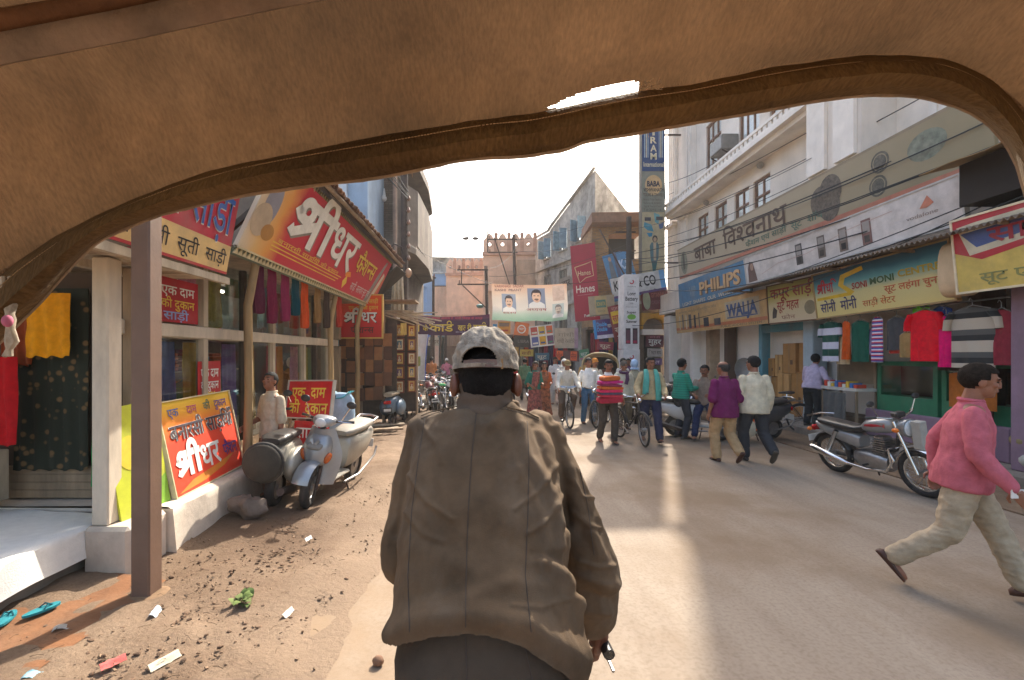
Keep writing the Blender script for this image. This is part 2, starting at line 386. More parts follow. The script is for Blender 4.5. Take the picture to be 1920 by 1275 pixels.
# ================= ground
def noise_ground(name, col, col2, scale, bump=.5, streak=None, col3=None, dust=None):
    m = bpy.data.materials.new(name); m.use_nodes = True; n = m.node_tree.nodes; l = m.node_tree.links; b = n['Principled BSDF']
    tc = n.new('ShaderNodeTexCoord'); mp = n.new('ShaderNodeMapping'); l.new(tc.outputs['Object'], mp.inputs[0])
    if streak: mp.inputs['Scale'].default_value = streak
    a = n.new('ShaderNodeTexNoise'); a.inputs['Scale'].default_value = scale; a.inputs['Detail'].default_value = 9; a.inputs['Roughness'].default_value = .65; l.new(mp.outputs[0], a.inputs['Vector'])
    rp = n.new('ShaderNodeValToRGB'); l.new(a.outputs[0], rp.inputs[0]); e = rp.color_ramp.elements
    e[0].position = .36; e[1].position = .66; e[0].color = (*hexc(col), 1); e[1].color = (*hexc(col2), 1)
    g = n.new('ShaderNodeTexNoise'); g.inputs['Scale'].default_value = 38; g.inputs['Detail'].default_value = 6; l.new(tc.outputs['Object'], g.inputs['Vector'])
    r2 = n.new('ShaderNodeValToRGB'); l.new(g.outputs[0], r2.inputs[0]); r2.color_ramp.elements[0].position = .3; r2.color_ramp.elements[0].color = (.76, .74, .71, 1); r2.color_ramp.elements[1].position = .55
    mx = n.new('ShaderNodeMixRGB'); mx.blend_type = 'MULTIPLY'; mx.inputs[0].default_value = .75; l.new(rp.outputs[0], mx.inputs[1]); l.new(r2.outputs[0], mx.inputs[2]); out = mx.outputs[0]
    if col3:
        q = n.new('ShaderNodeTexNoise'); q.inputs['Scale'].default_value = .55; q.inputs['Detail'].default_value = 8; q.inputs['Roughness'].default_value = .6; l.new(tc.outputs['Object'], q.inputs['Vector'])
        r3 = n.new('ShaderNodeValToRGB'); l.new(q.outputs[0], r3.inputs[0]); r3.color_ramp.elements[0].position = .45; r3.color_ramp.elements[1].position = .62; r3.color_ramp.elements[1].color = (.75, .75, .75, 1)
        m3 = n.new('ShaderNodeMixRGB'); l.new(r3.outputs[0], m3.inputs[0]); l.new(out, m3.inputs[1]); m3.inputs[2].default_value = (*hexc(col3), 1); out = m3.outputs[0]
    if dust:               # road dust drifting over the edge
        sx = n.new('ShaderNodeSeparateXYZ'); l.new(tc.outputs['Object'], sx.inputs[0]); dn = n.new('ShaderNodeTexNoise'); dn.inputs['Scale'].default_value = 2.3; dn.inputs['Detail'].default_value = 9; dn.inputs['Roughness'].default_value = .7; l.new(tc.outputs['Object'], dn.inputs['Vector'])
        mr_ = n.new('ShaderNodeMapRange'); l.new(sx.outputs[0], mr_.inputs[0]); mr_.inputs[1].default_value = dust[0]; mr_.inputs[2].default_value = dust[1]; mr_.inputs[3].default_value = 1.05; mr_.inputs[4].default_value = -.25
        ad_ = n.new('ShaderNodeMath'); ad_.operation = 'MULTIPLY_ADD'; ad_.use_clamp = True; l.new(dn.outputs[0], ad_.inputs[0]); ad_.inputs[1].default_value = 1.6; sb_ = n.new('ShaderNodeMath'); sb_.operation = 'SUBTRACT'; l.new(mr_.outputs[0], sb_.inputs[0]); sb_.inputs[1].default_value = .8; l.new(sb_.outputs[0], ad_.inputs[2])
        md = n.new('ShaderNodeMixRGB'); l.new(ad_.outputs[0], md.inputs[0]); l.new(out, md.inputs[1]); md.inputs[2].default_value = (*hexc(dust[2]), 1); out = md.outputs[0]
    l.new(out, b.inputs['Base Color']); b.inputs['Roughness'].default_value = .88; b.inputs['Specular IOR Level'].default_value = .3
    h = n.new('ShaderNodeTexNoise'); h.inputs['Scale'].default_value = 25; h.inputs['Detail'].default_value = 8; h.inputs['Roughness'].default_value = .7; l.new(tc.outputs['Object'], h.inputs['Vector'])
    bp = n.new('ShaderNodeBump'); bp.inputs['Strength'].default_value = bump; bp.inputs['Distance'].default_value = .02; l.new(h.outputs[0], bp.inputs['Height']); l.new(bp.outputs[0], b.inputs['Normal'])
    return m
gm = MB().add([(-300,-60,-.012),(300,-60,-.012),(300,500,-.012),(-300,500,-.012)], [(0,1,2,3)])
struct(gm.build('ground', noise_ground('packed_earth', '7d6549', '957c5e', 1.5)))
def edge_x(y): return -1.25+.10*y*.25+.22*noise.noise(V((0, y*.5, 3)))+.08*noise.noise(V((0, y*2.3, 7)))
def road_fn(u, v):
    y = -3+58*(u**1.5); x0 = edge_x(y); x1 = 7.05+.08*noise.noise(V((4, y, 1)))
    x = x0+(x1-x0)*v
    return (x, y, .010*noise.noise(V((x*.6, y*.4, 0)))+.004)
struct(MB().grid(road_fn, 120, 40).build('road', noise_ground('worn_concrete', '857666', '978978', .9, .13, (2.2, .25, 1), '75614b', (-1.6, .6, '867058')), smooth=True))
def verge_fn(u, v):
    y = -2+17*u; x1 = edge_x(y)+.35; x = -3.9+(x1+3.9)*v
    k = min(1, (1-v)*6)
    h = .045*noise.noise(V((x*1.3, y*1.3, 0)))+.03*noise.noise(V((x*4, y*4, 2)))+.015*noise.noise(V((x*11, y*11, 5)))
    if y < 4: h += .03*max(0, noise.noise(V((x*7, y*7, 9))))*min(1, (4-y))
    return (x, y, max(-.008, .022*k+h*k+.001))
struct(MB().grid(verge_fn, 200, 70).build('dirt_verge', noise_ground('dusty_earth', '705b48', '8a7560', 2.2, .9, None, '533f2f', (-.5, -2.0, '86725e')), smooth=True))
far = MB().add([(-9,15.2,.001),(-.9,15.2,.001),(-.6,46,.001),(-12,46,.001)], [(0,1,2,3)])
struct(far.build('far_street', noise_ground('far_asphalt', '7a746c', '8d867c', 1.2, .3)))
# right-hand pavement
pv = MB()
pv.b2(7.08, 12, 2.0, 60, -.02, .19); struct(pv.build('pavement', mat('pavement_stone', (.30,.25,.2), .9, .2, 2.5, .4, 20, dirt=.6), bev=.02))
struct(MB().b2(6.0, 7.08, 2.2, 24, -.02, .022).build('gutter_strip', noise_ground('gutter_dirt', '6b5844', '86705a', 2., .8)))

# ================= facade helper
WOODD = mat('dark_wood', (.055,.035,.022), .7, .3, 8, .3, 30)
WOOD = mat('weathered_wood', (.29,.205,.125), .8, .25, 6, .35, 40, streak=5, dirt=.35)
WOODL = mat('pale_wood', (.47,.38,.27), .75, .2, 6, .25, 40, streak=5, dirt=.3)
IRON = mat('rusty_iron', (.075,.05,.04), .75, .3, 8, .3, 50, metal=.3)
STEEL = mat('dull_steel', (.35,.34,.33), .4, .15, 9, metal=.9)
CHROME = mat('chrome', (.72,.71,.69), .18, .08, 5, metal=1.)
BLACK = mat('black_rubber', (.022,.02,.019), .8, .3, 14, dirt=.35, dcol=(.16,.12,.085))
BLACKP = mat('black_plastic', (.025,.024,.024), .42, .2, 8, dirt=.35, dcol=(.13,.10,.07))
PANE = glass_mat('window_glass', (.7,.73,.73))
SHOPGLASS = glass_mat('shop_glass', (.86,.9,.88), .55); CLEARGLASS = glass_mat('clear_glass', (.97,.98,.98), .1)
ROOMSHADE = mat('room_shade', (.02,.018,.016), .9)  # near-black colour stands in for the shade of unlit interiors
CABLE = mat('cable_black', (.02,.02,.021), .6)
class Fr:
    def __init__(s, o, u, n=None, v=(0,0,1)):
        s.o = V(o); s.u = V(u).normalized(); s.v = V(v).normalized(); s.n = V(n) if n else s.u.cross(s.v)
        s.M = Matrix((s.u, s.v, s.n)).transposed().to_4x4(); s.M.translation = s.o
    def mb(s, mb): mb.v = [s.M@p for p in mb.v]; return mb
def facade(root, fr, W, H, ops, m, frame_m, name='wall', depth=.14, sill_m=None, grille=True, pane_m=None):
    xs = sorted({0, W, *[o_[0] for o_ in ops], *[o_[2] for o_ in ops]}); ys = sorted({0, H, *[o_[1] for o_ in ops], *[o_[3] for o_ in ops]})
    mb = MB()
    def q(a): mb.add(a, [tuple(range(len(a)))])
    for i in range(len(xs)-1):
        for j in range(len(ys)-1):
            cx, cy = (xs[i]+xs[i+1])/2, (ys[j]+ys[j+1])/2
            if any(a < cx < c and b < cy < d for a, b, c, d, *_ in ops): continue
            q([(xs[i],ys[j],0),(xs[i+1],ys[j],0),(xs[i+1],ys[j+1],0),(xs[i],ys[j+1],0)])
    for a, b, c, d, *_ in ops:
        for p, r in (((a,b),(c,b)),((c,b),(c,d)),((c,d),(a,d)),((a,d),(a,b))): q([(*p,0),(*r,0),(*r,-depth),(*p,-depth)])
    fr.mb(mb).build(name, m, root, w=True)
    for a, b, c, d, *k in ops:
        k = k[0] if k else 'win'
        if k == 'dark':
            f = fr.mb(MB().b2(a, c, b, d, -depth-.8, -depth-.75)).build('opening_shade', ROOMSHADE, root, w=True); continue  # near-black sheet behind the hole, interior shade put into its colour
        t = .06; mb = MB()
        for bx in ((a,a+t,b,d),(c-t,c,b,d),(a+t,c-t,b,b+t),(a+t,c-t,d-t,d)): mb.b2(*bx, -depth, -depth+.07)
        nb = 2 if (c-a) > .87 else 1
        for i in range(1, nb+1): x = a+(c-a)*i/(nb+1); mb.b2(x-.025, x+.025, b+t, d-t, -depth, -depth+.06)
        if k == 'cross': y = b+(d-b)*.68; mb.b2(a+t, c-t, y-.03, y+.03, -depth, -depth+.065)
        f = fr.mb(mb).build('window', frame_m, root, w=True)
        g = fr.mb(MB().b2(a+t, c-t, b+t, d-t, -depth+.03, -depth+.035)).build('pane', pane_m or PANE, f); 
        bk = fr.mb(MB().b2(a, c, b, d, -depth-.5, -depth-.48)).build('blind', mat('blind_grey', (.12,.11,.1), .9, .3, 3), f)
        if grille and k != 'shutter':
            gb = MB(); nbar = max(3, int((c-a)/.14))
            for i in range(nbar): x = a+(c-a)*(i+.5)/nbar; gb.b2(x-.009, x+.009, b, d, -.05, -.032)
            fr.mb(gb).build('grille', IRON, f)
        if k == 'shutter':
            for s_, x in ((-1, a), (1, c)):
                sh = MB().b2(0, -s_*(c-a)/2, b, d, -.02, .02)
                hm = Matrix.Translation((x, 0, .02))@Matrix.Rotation(R(-80 if s_ < 0 else 80), 4, 'Y')
                sh.v = [hm@p for p in sh.v]; fr.mb(sh).build('shutter', mat('shutter_blue', hexc('8aa6b4'), .6, .2, 4, dirt=.3), f)
        if sill_m: fr.mb(MB().b2(a-.08, c+.08, b-.09, b-.002, -.02, .11)).build('sill', sill_m, f)
    return
def wire(a, b, sag=.15, r=.012, label='', group='overhead cables', cat='cable', m=None, n=14):
    a, b = V(a), V(b); pts = [a.lerp(b, i/n)-V((0,0,sag*4*(i/n)*(1-i/n))) for i in range(n+1)]
    o = MB().tube(pts, r, 5).build('overhead_cable', m or CABLE, smooth=True); return tag(o, label, cat, group)

# ================= centre of the street: buildings
STAINED = mat('stained_cement', (.45,.42,.37), .92, .2, 3.2, .3, 25, dirt=.9, dcol=(.085,.08,.07))
CEMENT = mat('pale_cement', (.45,.42,.37), .92, .15, 1.5, .3, 25, dirt=.6, dcol=(.12,.11,.1))
# grey gabled building, its long face turned away from the street
g = thing('gabled_building', 'grey stained four storey building with a pointed gable and blue shutters', 'building', (5, 30, 0))
u = V((2.95, -8.1, 0)).normalized(); A = V((3.1, 33.4, 0)); fr = Fr(A, u)
L = 8.75
ops = []
for i, x in enumerate((.75, 3.1, 5.2, 7.3)):
    ops += [(x-.45, 8.15+.12*i, x+.5, 9.35+.14*i, 'shutter')]
for x in (.95, 3.1, 5.2, 7.4): ops += [(x-.5, 5.35, x+.5, 7.15)]
for x in (1., 3.1, 5.2, 7.4): ops += [(x-.5, 2.95, x+.5, 4.5)]
facade(g, fr, L, 9.9, ops, STAINED, mat('window_frame_grey', (.25,.25,.24), .7), sill_m=CEMENT)
fr.mb(MB().add([(0,9.9,0),(L,9.9,0),(L,12.05,0),(3.8,10.2,0),(3.4,9.98,0)], [(0,1,2,3,4)])).build('gable', STAINED, g, w=True)
fr.mb(MB().prism([(-.1,9.98),(3.4,10.0),(3.8,10.22),(L+.05,12.1),(L+.05,12.2),(3.75,10.34),(3.35,10.12),(-.1,10.1)], .16)).build('coping', CEMENT, g, w=True)
for y in (7.55, 4.85): fr.mb(MB().b2(-.02, L+.02, y, y+.18, .003, .22)).build('ledge', CEMENT, g, w=True)
B = A+u*L
fr2 = Fr(B, (1,.12,0)); fr2.mb(MB().add([(0,0,0),(3.6,0,0),(3.6,8.4,0),(1.8,9.9,0),(0,12.05,0)], [(0,1,2,3,4)])).build('side_wall', STAINED, g, w=True)
fr2.mb(MB().add([(0,12.05,.02),(1.8,9.9,.02),(3.6,8.4,.02),(3.6,8.4,-5),(1.8,9.9,-5),(0,12.05,-5)], [(0,1,4,5),(1,2,3,4)])).build('roof', mat('roof_slab', (.2,.19,.18), .9), g, w=True)
MB().b2(3.2, 9, 36, 40, 0, 9).build('rear_block', STAINED, g, w=True)
# pink ornate building in two heights
PINK = mat('peach_plaster', hexc('e2bda2'), .9, .1, 1.5, .25, 20, dirt=.4, dcol=(.20,.12,.09))
PINKD = mat('terracotta_trim', hexc('c39880'), .9, .15, 2.5, .2, 20, dirt=.4, dcol=(.14,.08,.06))
p_ = thing('ornate_building', 'peach plastered building with a scalloped parapet of round holes', 'building', (0, 33, 0))
def parapet(root, fr, W, z, n, hs):
    fr.mb(MB().b2(-.05, W+.05, z-.22, z, -.1, .14)).build('cornice', PINKD, root, w=True)
    for i in range(n):
        x = W*(i+.5)/n; dx = W/n*.5; r0 = dx*.42
        out = [(-dx*.98,0),(dx*.98,0),(dx*.98,hs*.62),(dx*.6,hs*.75)]+[(dx*.5*math.cos(R(t)), hs*.72+hs*.3*math.sin(R(t))) for t in (30,60,90,120,150)]+[(-dx*.6,hs*.75),(-dx*.98,hs*.62)]
        N_ = 24; ro = []
        cy = hs*.42
        for k in range(N_):
            a = 2*math.pi*k/N_; d = V((math.cos(a), math.sin(a))); best = 9
            for q in range(len(out)):
                p0, p1 = V(out[q]).to_2d()-V((0,cy)).to_2d(), V(out[(q+1) % len(out)]).to_2d()-V((0,cy)).to_2d()
                e = p1-p0; den = d.x*e.y-d.y*e.x
                if abs(den) < 1e-9: continue
                t = (p0.x*e.y-p0.y*e.x)/den; s_ = (p0.x*d.y-p0.y*d.x)/den
                if t > 0 and -1e-6 <= s_ <= 1+1e-6: best = min(best, t)
            ro.append((d.x*best, cy+d.y*best))
        ri = [(r0*.62*math.cos(2*math.pi*k/N_), cy+r0*.8*math.sin(2*math.pi*k/N_)) for k in range(N_)]
        mb = MB(); vs = []
        for zz in (0, -.16):
            vs += [(x+q[0], z+.002+q[1], zz) for q in ro]+[(x+q[0], z+.002+q[1], zz) for q in ri]
        fs = []
        for k in range(N_):
            k2 = (k+1) % N_
            fs += [(k, k2, N_+k2, N_+k), (2*N_+k2, 2*N_+k, 3*N_+k, 3*N_+k2), (k2, k, 2*N_+k, 2*N_+k2), (N_+k, N_+k2, 3*N_+k2, 3*N_+k)]
        fr.mb(mb.add(vs, fs)).build('parapet_panel', PINK, root, w=True)
        fr.mb(MB().torus((x, z+cy, .01), (0,0,1), r0*.85, r0*.2, 16, 6)).build('ring_moulding', PINKD, root, w=True)
        pb = MB().b2(x+dx-.12, x+dx+.12, z+.004, z+hs*.85, -.2, .08).ell((x+dx, z+hs*.95, -.06), (.14,.16,.14), 8, 6)
        fr.mb(pb).build('parapet_post', PINKD, root, w=True)
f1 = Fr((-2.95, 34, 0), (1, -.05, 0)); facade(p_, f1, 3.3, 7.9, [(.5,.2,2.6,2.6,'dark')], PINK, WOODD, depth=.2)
parapet(p_, f1, 3.3, 7.92, 5, 1.05)
f1.mb(MB().b2(-.3, 3.3, 4.55, 4.75, .02, .5).b2(-.25, 3.3, 4.4, 4.55, .02, .35)).build('ledge', PINKD, p_, w=True)
for i in range(4): f1.mb(MB().b2(.05+i*1.0-.06, .05+i*1.0+.06, 3.1, 4.39, .02, .16)).build('pilaster', PINKD, p_, w=True)
f1.mb(MB().b2(-.2, 3.3, 2.75, 3.0, .02, .4)).build('lower_ledge', PINKD, p_, w=True)
f1b = Fr((-3.9, 34.6, 0), (1,0,0)); f1b.mb(MB().b2(0, .94, 0, 7.0, -3, 0)).build('side_block', PINK, p_, w=True)
f2 = Fr((-.15, 30.2, 0), (1,-.03,0)); facade(p_, f2, 3.45, 8.6, [(.4,.2,3.1,2.4,'dark')], PINK, WOODD, depth=.2, name='tall_wall')
parapet(p_, f2, 3.45, 8.62, 4, 1.25)
f2.mb(MB().b2(2.2, 3.4, 6.0, 7.9, .02, 1.0)).build('stair_box', mat('stair_box_plaster', hexc('b89a82'), .9, .15, 2, dirt=.5), p_, w=True)
f2.mb(MB().b2(.3, 2.19, 6.0, 7.3, .02, .4)).build('stair_ramp', PINK, p_, w=True)
MB().b2(-2.9, 3.2, 35, 42, 0, 9.3).build('rear_block', CEMENT, p_, w=True)
# blue building
BLUE = mat('blue_limewash', hexc('8fb0d6'), .9, .08, 1.2, .2, 20, dirt=.4, dcol=(.22,.25,.3))
b_ = thing('blue_building', 'pale blue limewashed house with balcony at the end of the street', 'building', (-4.5, 38, 0))
fb = Fr((-6.9, 38, 0), (1,0,0))
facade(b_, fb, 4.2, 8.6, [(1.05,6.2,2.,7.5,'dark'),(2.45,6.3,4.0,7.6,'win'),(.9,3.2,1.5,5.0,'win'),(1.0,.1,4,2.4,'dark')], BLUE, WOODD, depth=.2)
fb.mb(MB().b2(.2, 4.2, 3.0, 3.18, .02, 1.0)).build('balcony_slab', CEMENT, b_, w=True)
rl = MB()
for i in range(16): rl.b2(.3+i*.255, .33+i*.255, 3.18, 4.0, .93, .96)
rl.b2(.2, 4.2, 4.0, 4.06, .92, .97); fb.mb(rl).build('balcony_rail', IRON, b_, w=True)
fb.mb(MB().b2(-.1, 4.3, 8.6, 8.72, -.2, .15)).build('coping', mat('white_coping', (.6,.6,.58), .9, dirt=.5), b_, w=True)
fb.mb(MB().b2(2.0, 4.3, 8.72, 10.2, -4, -1)).build('roof_room', STAINED, b_, w=True)
fb.mb(MB().add([(1.9,10.2,-.6),(4.6,9.9,-.6),(4.6,9.9,-4),(1.9,10.2,-4)], [(0,1,2,3)])).build('roof', STAINED, b_, w=True)
MB().b2(-6.9, -2.7, 38.3, 44, 0, 8.5).build('rear_block', BLUE, b_, w=True)
for i, (px, h_) in enumerate(((838, '6b7078'), (846, 'b5c3cc'), (815, '8a8e90'))):
    q = P(px, 578, 36.9); c = MB().b2(-.35, .35, -.02, .02, -.9, .1).build('hung_washing', cloth(['c8d6c0','c9545a','e0d8d0'][i]), None); c.location = (q.x, 36.9, 4.6)
    tag(c, ['pale green washing','red sari','cream sheet'][i]+' hung over the balcony rail of the blue house', 'laundry', 'washing on the blue balcony')
for i, x in enumerate((-6.3, -5.6)):
    t = MB().lofty([(-.4,0,.42,.5),(.4,0,.42,.5)], 16, 2).build('water_tank', mat('tank_grey', (.35,.36,.37), .5), None, True); t.location = (x, 39.4, 9.25)
    tag(t, 'grey rooftop water tank on the blue house, '+('left one' if i == 0 else 'right one'), 'water tank', 'tanks on the blue roof')
# brick building with open window and projecting slab
BRK = brick_mat('yellow_brick', hexc('b98f5a'), hexc('9c7446'), hexc('8a7a66'))
k_ = thing('brick_building', 'unplastered yellow brick building with open dark window under projecting roof slab', 'building', (6, 21, 0))
fk = Fr((4.95, 21, 0), (1,-.05,0))
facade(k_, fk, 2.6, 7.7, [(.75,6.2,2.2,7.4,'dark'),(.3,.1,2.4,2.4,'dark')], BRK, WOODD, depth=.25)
fk.mb(MB().b2(-.14, 2.6, 7.72, 8.0, -2.4, .75).b2(-.1, 2.6, 8.0, 8.25, -2.4, .45)).build('roof_slab', mat('slab_brown', hexc('8a6650'), .9, .2, 3, dirt=.5), k_, w=True)
fk.mb(MB().b2(-.02, 2.6, 4.1, 4.25, .01, .35)).build('ledge', CEMENT, k_, w=True)
Fr((4.95, 21, 0), (0,1,0), (-1,0,0)).mb(MB().add([(0,0,0),(2.3,0,0),(2.3,7.7,0),(0,7.7,0)], [(0,1,2,3)])).build('side_wall', BRK, k_, w=True)
fk.mb(MB().b2(.02, 1.4, 2.75, 4.09, .02, .3)).build('white_panel', mat('old_whitewash', (.5,.47,.42), .9, .15, 3, dirt=.5), k_, w=True)
# row of low shops under the signs in the middle distance
SHOPM = mat('shop_shed_wood', (.12,.085,.06), .85, .3, 3, .3, 30)
def shed(label, x0, x1, y, d, h, m):
    t = thing('shop_shed', label, 'shop', ((x0+x1)/2, y, 0), group='low shops in the middle distance')
    MB().b2(x0, x1, y+d, y+d+.1, 0, h).build('back_wall', ROOMSHADE, t, w=True)  # back coloured near-black to carry the shade inside the shop
    MB().b2(x0-.08, x0, y, y+d, 0, h).build('side_wall', m, t, w=True)
    MB().b2(x1, x1+.08, y, y+d, 0, h).build('side_wall', m, t, w=True)
    MB().b2(x0-.1, x1+.1, y-.5, y+d, h, h+.1).build('roof', m, t, w=True)
    MB().b2(x0, x1, y+.2, y+d, 0, .45).build('counter', m, t, w=True)
    return t
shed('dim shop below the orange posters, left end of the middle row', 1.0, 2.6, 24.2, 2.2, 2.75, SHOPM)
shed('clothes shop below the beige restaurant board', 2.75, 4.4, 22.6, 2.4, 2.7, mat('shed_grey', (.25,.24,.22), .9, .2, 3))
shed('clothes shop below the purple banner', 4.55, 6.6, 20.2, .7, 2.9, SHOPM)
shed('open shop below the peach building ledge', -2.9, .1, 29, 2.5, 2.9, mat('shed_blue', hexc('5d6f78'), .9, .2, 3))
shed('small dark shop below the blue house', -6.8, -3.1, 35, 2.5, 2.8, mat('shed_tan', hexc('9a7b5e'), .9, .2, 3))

# ================= left: tall houses beyond the shops
h_ = thing('corner_house', 'tall old house with brick wall, overhanging balcony slabs and pale blue pier', 'building', (-5, 15, 0))
OLD = mat('old_plaster', hexc('766b60'), .92, .2, 1.6, .3, 20, dirt=.75, dcol=(.06,.05,.045))
GBRK = brick_mat('grey_brick', hexc('7b6d5f'), hexc('66594d'), hexc('5a5048'))
MB().b2(-9, -3.0, 15.2, 22, 0, 12.5).build('wall', GBRK, h_, w=True)
MB().b2(-9, -3.98, 13.0, 15.19, 0, 10.5).build('white_block', mat('blue_white_wash', hexc('dfe7ee'), .9, .06, 1.5, .15, 20, dirt=.2), h_, w=True)
MB().b2(-3.97, -3.4, 13.1, 15.19, 0, 9.5).build('blue_pier', mat('pier_blue', hexc('a9bfd4'), .9, .08, 1.5, dirt=.3), h_, w=True)
for z in (5.2, 8.3):
    sl_ = MB(); sl_.prism([(-5.2,14.4),(-2.7,14.4),(-2.35,15.4),(-2.25,18),(-2.45,21),(-3.1,22),(-5.2,22)], .3)
    sl_.v = [p+V((0,0,z)) for p in sl_.v]; sl_.build('balcony_slab', OLD, h_, w=True)
MB().prism([(-2.95,14.9),(-2.62,14.9),(-2.32,15.6),(-2.26,18),(-2.42,20.8),(-2.95,21.4)], 1.9, Matrix.Translation((0,0,5.51))).build('balcony_wall', OLD, h_, w=True)
for i in range(7): MB().b2(-2.62+.03*i, -2.55+.03*i, 14.55, 14.62, 8.61, 9.5).build('baluster', IRON, h_, w=True)
MB().b2(-4.6, -2.7, 14.95, 15.18, 7.9, 8.28).build('beam', OLD, h_, w=True)
pp = MB()
for i, x in enumerate((-4.35, -4.6, -4.95)): pp.tube([(x,12.9,3.5),(x,12.9,9)], .07-.01*i, 8)
pp.build('drain_pipes', mat('pvc_grey', hexc('b9c2c6'), .5, .1, 4, dirt=.3), h_, True, w=True)
MB().tube([(-2.85,14.3,2.0),(-2.85,14.3,8.2)], .07, 8).build('post', mat('pinkish_post', hexc('a08675'), .8, .2, 4, dirt=.4), h_, True, w=True)
MB().b2(-8.9, -3.9, 10.9, 12.9, 0, 6.2).build('low_wing', OLD, h_, w=True)
# utility pole with a stack of insulators
def insulator_row(root, x, y, z, n, dz, m):
    for i in range(n): MB().tube([(x,y,z+i*dz),(x,y,z+i*dz+.05),(x,y,z+i*dz+.09),(x,y,z+i*dz+.15)], [.03,.06,.045,.02], 8).build('insulator', m, root, True, w=True)
PORC = mat('porcelain_brown', hexc('8a6a58'), .35, .1, 5)
pl = thing('utility_pole', 'tall brown utility pole with a column of insulators before the old brick house', 'pole', (-2.27, 12.6, 0))
MB().tube([(-2.27,12.6,0),(-2.24,12.6,9)], [.12,.09], 10).build('pole', mat('pole_brown', hexc('4b3f38'), .8, .3, 4, .3, 30), pl, True, w=True)
insulator_row(pl, -2.12, 12.52, 4.4, 6, .33, PORC)
MB().tube([(-2.24,12.55,4.3),(-2.3,12.5,4.75),(-2.5,12.45,4.85),(-2.75,12.4,4.55)], .03, 6).build('lamp_arm', IRON, pl, True, w=True)
MB().ell((-2.12,12.5,4.05), (.09,.09,.13)).build('lamp_shade', mat('shade_tan', hexc('b08a6c'), .5), pl, True, w=True)
for i, (z, s_) in enumerate(((5.9,0),(6.15,.03),(6.5,.06),(6.8,.1),(7.2,.15))):
    wire((-2.12, 12.5, z-.2-.28*i+.4), (-3.55+.12*i, 5.5, 6.6+.2*i), .1, .012, ('lowest','second lowest','middle','second highest','highest')[i]+' thin cable sloping from the brown pole over the tiled eave', 'cables from the brown pole')
tag(MB().tube([(-3.35,15.0,7.05),(-3.35,15.0,7.3)], [.06,.02], 8).ell((-3.35,14.95,6.95), .1).build('bulb_lamp', mat('bulb_white', (.7,.7,.68), .3), None, True), 'round white bulb under the old balcony slab', 'lamp')
# centre utility poles
def lattice_pole(label, x, y, h, arm, r=.075, lean=0., group='iron poles in the street'):
    t = thing('iron_pole', label, 'pole', (x, y, 0), group=group)
    MB().tube([(x,y,0),(x+lean,y,h)], r, 8).build('pole', IRON, t, True, w=True)
    for z, a0, a1 in arm:
        MB().bar((x+lean*z/h-a0, y-.08, z), (x+lean*z/h+a1, y-.08, z), .06, .06).build('crossarm', IRON, t, w=True)
        ins = MB()
        for q in (-a0+.1, a1-.1): ins.tube([(x+lean*z/h+q,y-.08,z+.03),(x+lean*z/h+q,y-.08,z+.2)], [.05,.03], 7)
        ins.build('insulators', PORC, t, True, w=True)
    return t
t = lattice_pole('dark iron pole rising above the portrait banner', 2.0, 28, 9.2, [(8.9,1.6,.2),(8.1,1.6,.2)], .09, -.25)
MB().bar((.55,27.9,9.0),(1.55,27.9,5.9), .06,.06).build('brace', IRON, t, w=True)
MB().bar((.15,27.9,8.1),(.15,27.9,9.4), .08,.08).build('upright', IRON, t, w=True)
lamp = MB().bar((-1.2,27.8,9.0),(.1,27.8,9.1), .04,.04); lamp.build('lamp_bar', IRON, t, w=True)
for x in (-1.2, -.6): MB().ell((x,27.8,8.92), (.2,.12,.09)).build('lamp_head', IRON, t, True, w=True)
t = lattice_pole('dark iron pole carrying a small meter frame left of the portrait banner', .18, 22, 6.1, [(5.9,1.4,.1),(5.2,1.4,.1)], .075, -.15)
MB().bar((-1.15,21.9,5.2),(-1.15,21.9,5.9), .05,.05).build('frame_upright', IRON, t, w=True)
MB().bar((-1.1,21.9,5.15),(.1,21.9,4.0), .05,.05).build('brace', IRON, t, w=True)
for i, x in enumerate((-3.55, -2.75)):
    lattice_pole(['left','right'][i]+' leg of the twin dark poles in front of the blue house', x, 24, 5.95, [(5.85,.2,.95)] if i == 0 else [], .07)
    for k, dx in enumerate((.2, .38)): lattice_pole(('first','second','third','fourth')[i*2+k]+' slim dark post from the left behind the yellow lettered banner', x+dx, 25+k, 3.4, [], .06, .1, 'slim posts behind the banner')
tag(MB().lofty([(0,0,.05,.05),(.1,0,.22,.1),(.6,0,.2,.09),(.7,0,.05,.04)], 12, 2).build('street_lamp', mat('lamp_green', hexc('5d8c86'), .4), None, True), 'green glass street lamp head hanging before the peach building', 'lamp').location = P(900, 573, 25)
def hang(name, label, cat, x0, x1, y, z0, z1, m, group=None, fold=.02, n=5, face='y', taper=0.):
    """a cloth hung from its top edge, with soft vertical folds"""
    xc, zc = (x0+x1)/2, z1
    def fn(u, v):
        k = 1-taper*(1-v)
        x = (u-.5)*(x1-x0)*k; d = fold*math.sin(u*n*math.pi*2+v*1.5)*(1.2-v*.7)+.012*noise.noise(V((u*6,v*5,x0*7)))
        z = (v-1)*(z1-z0)-(.012*math.sin(u*n*6) if v < .02 else 0)
        return (x, d, z)
    o = MB().grid(fn, 28, 14).build(name, m, None, True, thick=.008); o.location = (xc, y, zc)
    if face == 'x': o.rotation_euler = (0,0,R(90))
    return tag(o, label, cat, group)
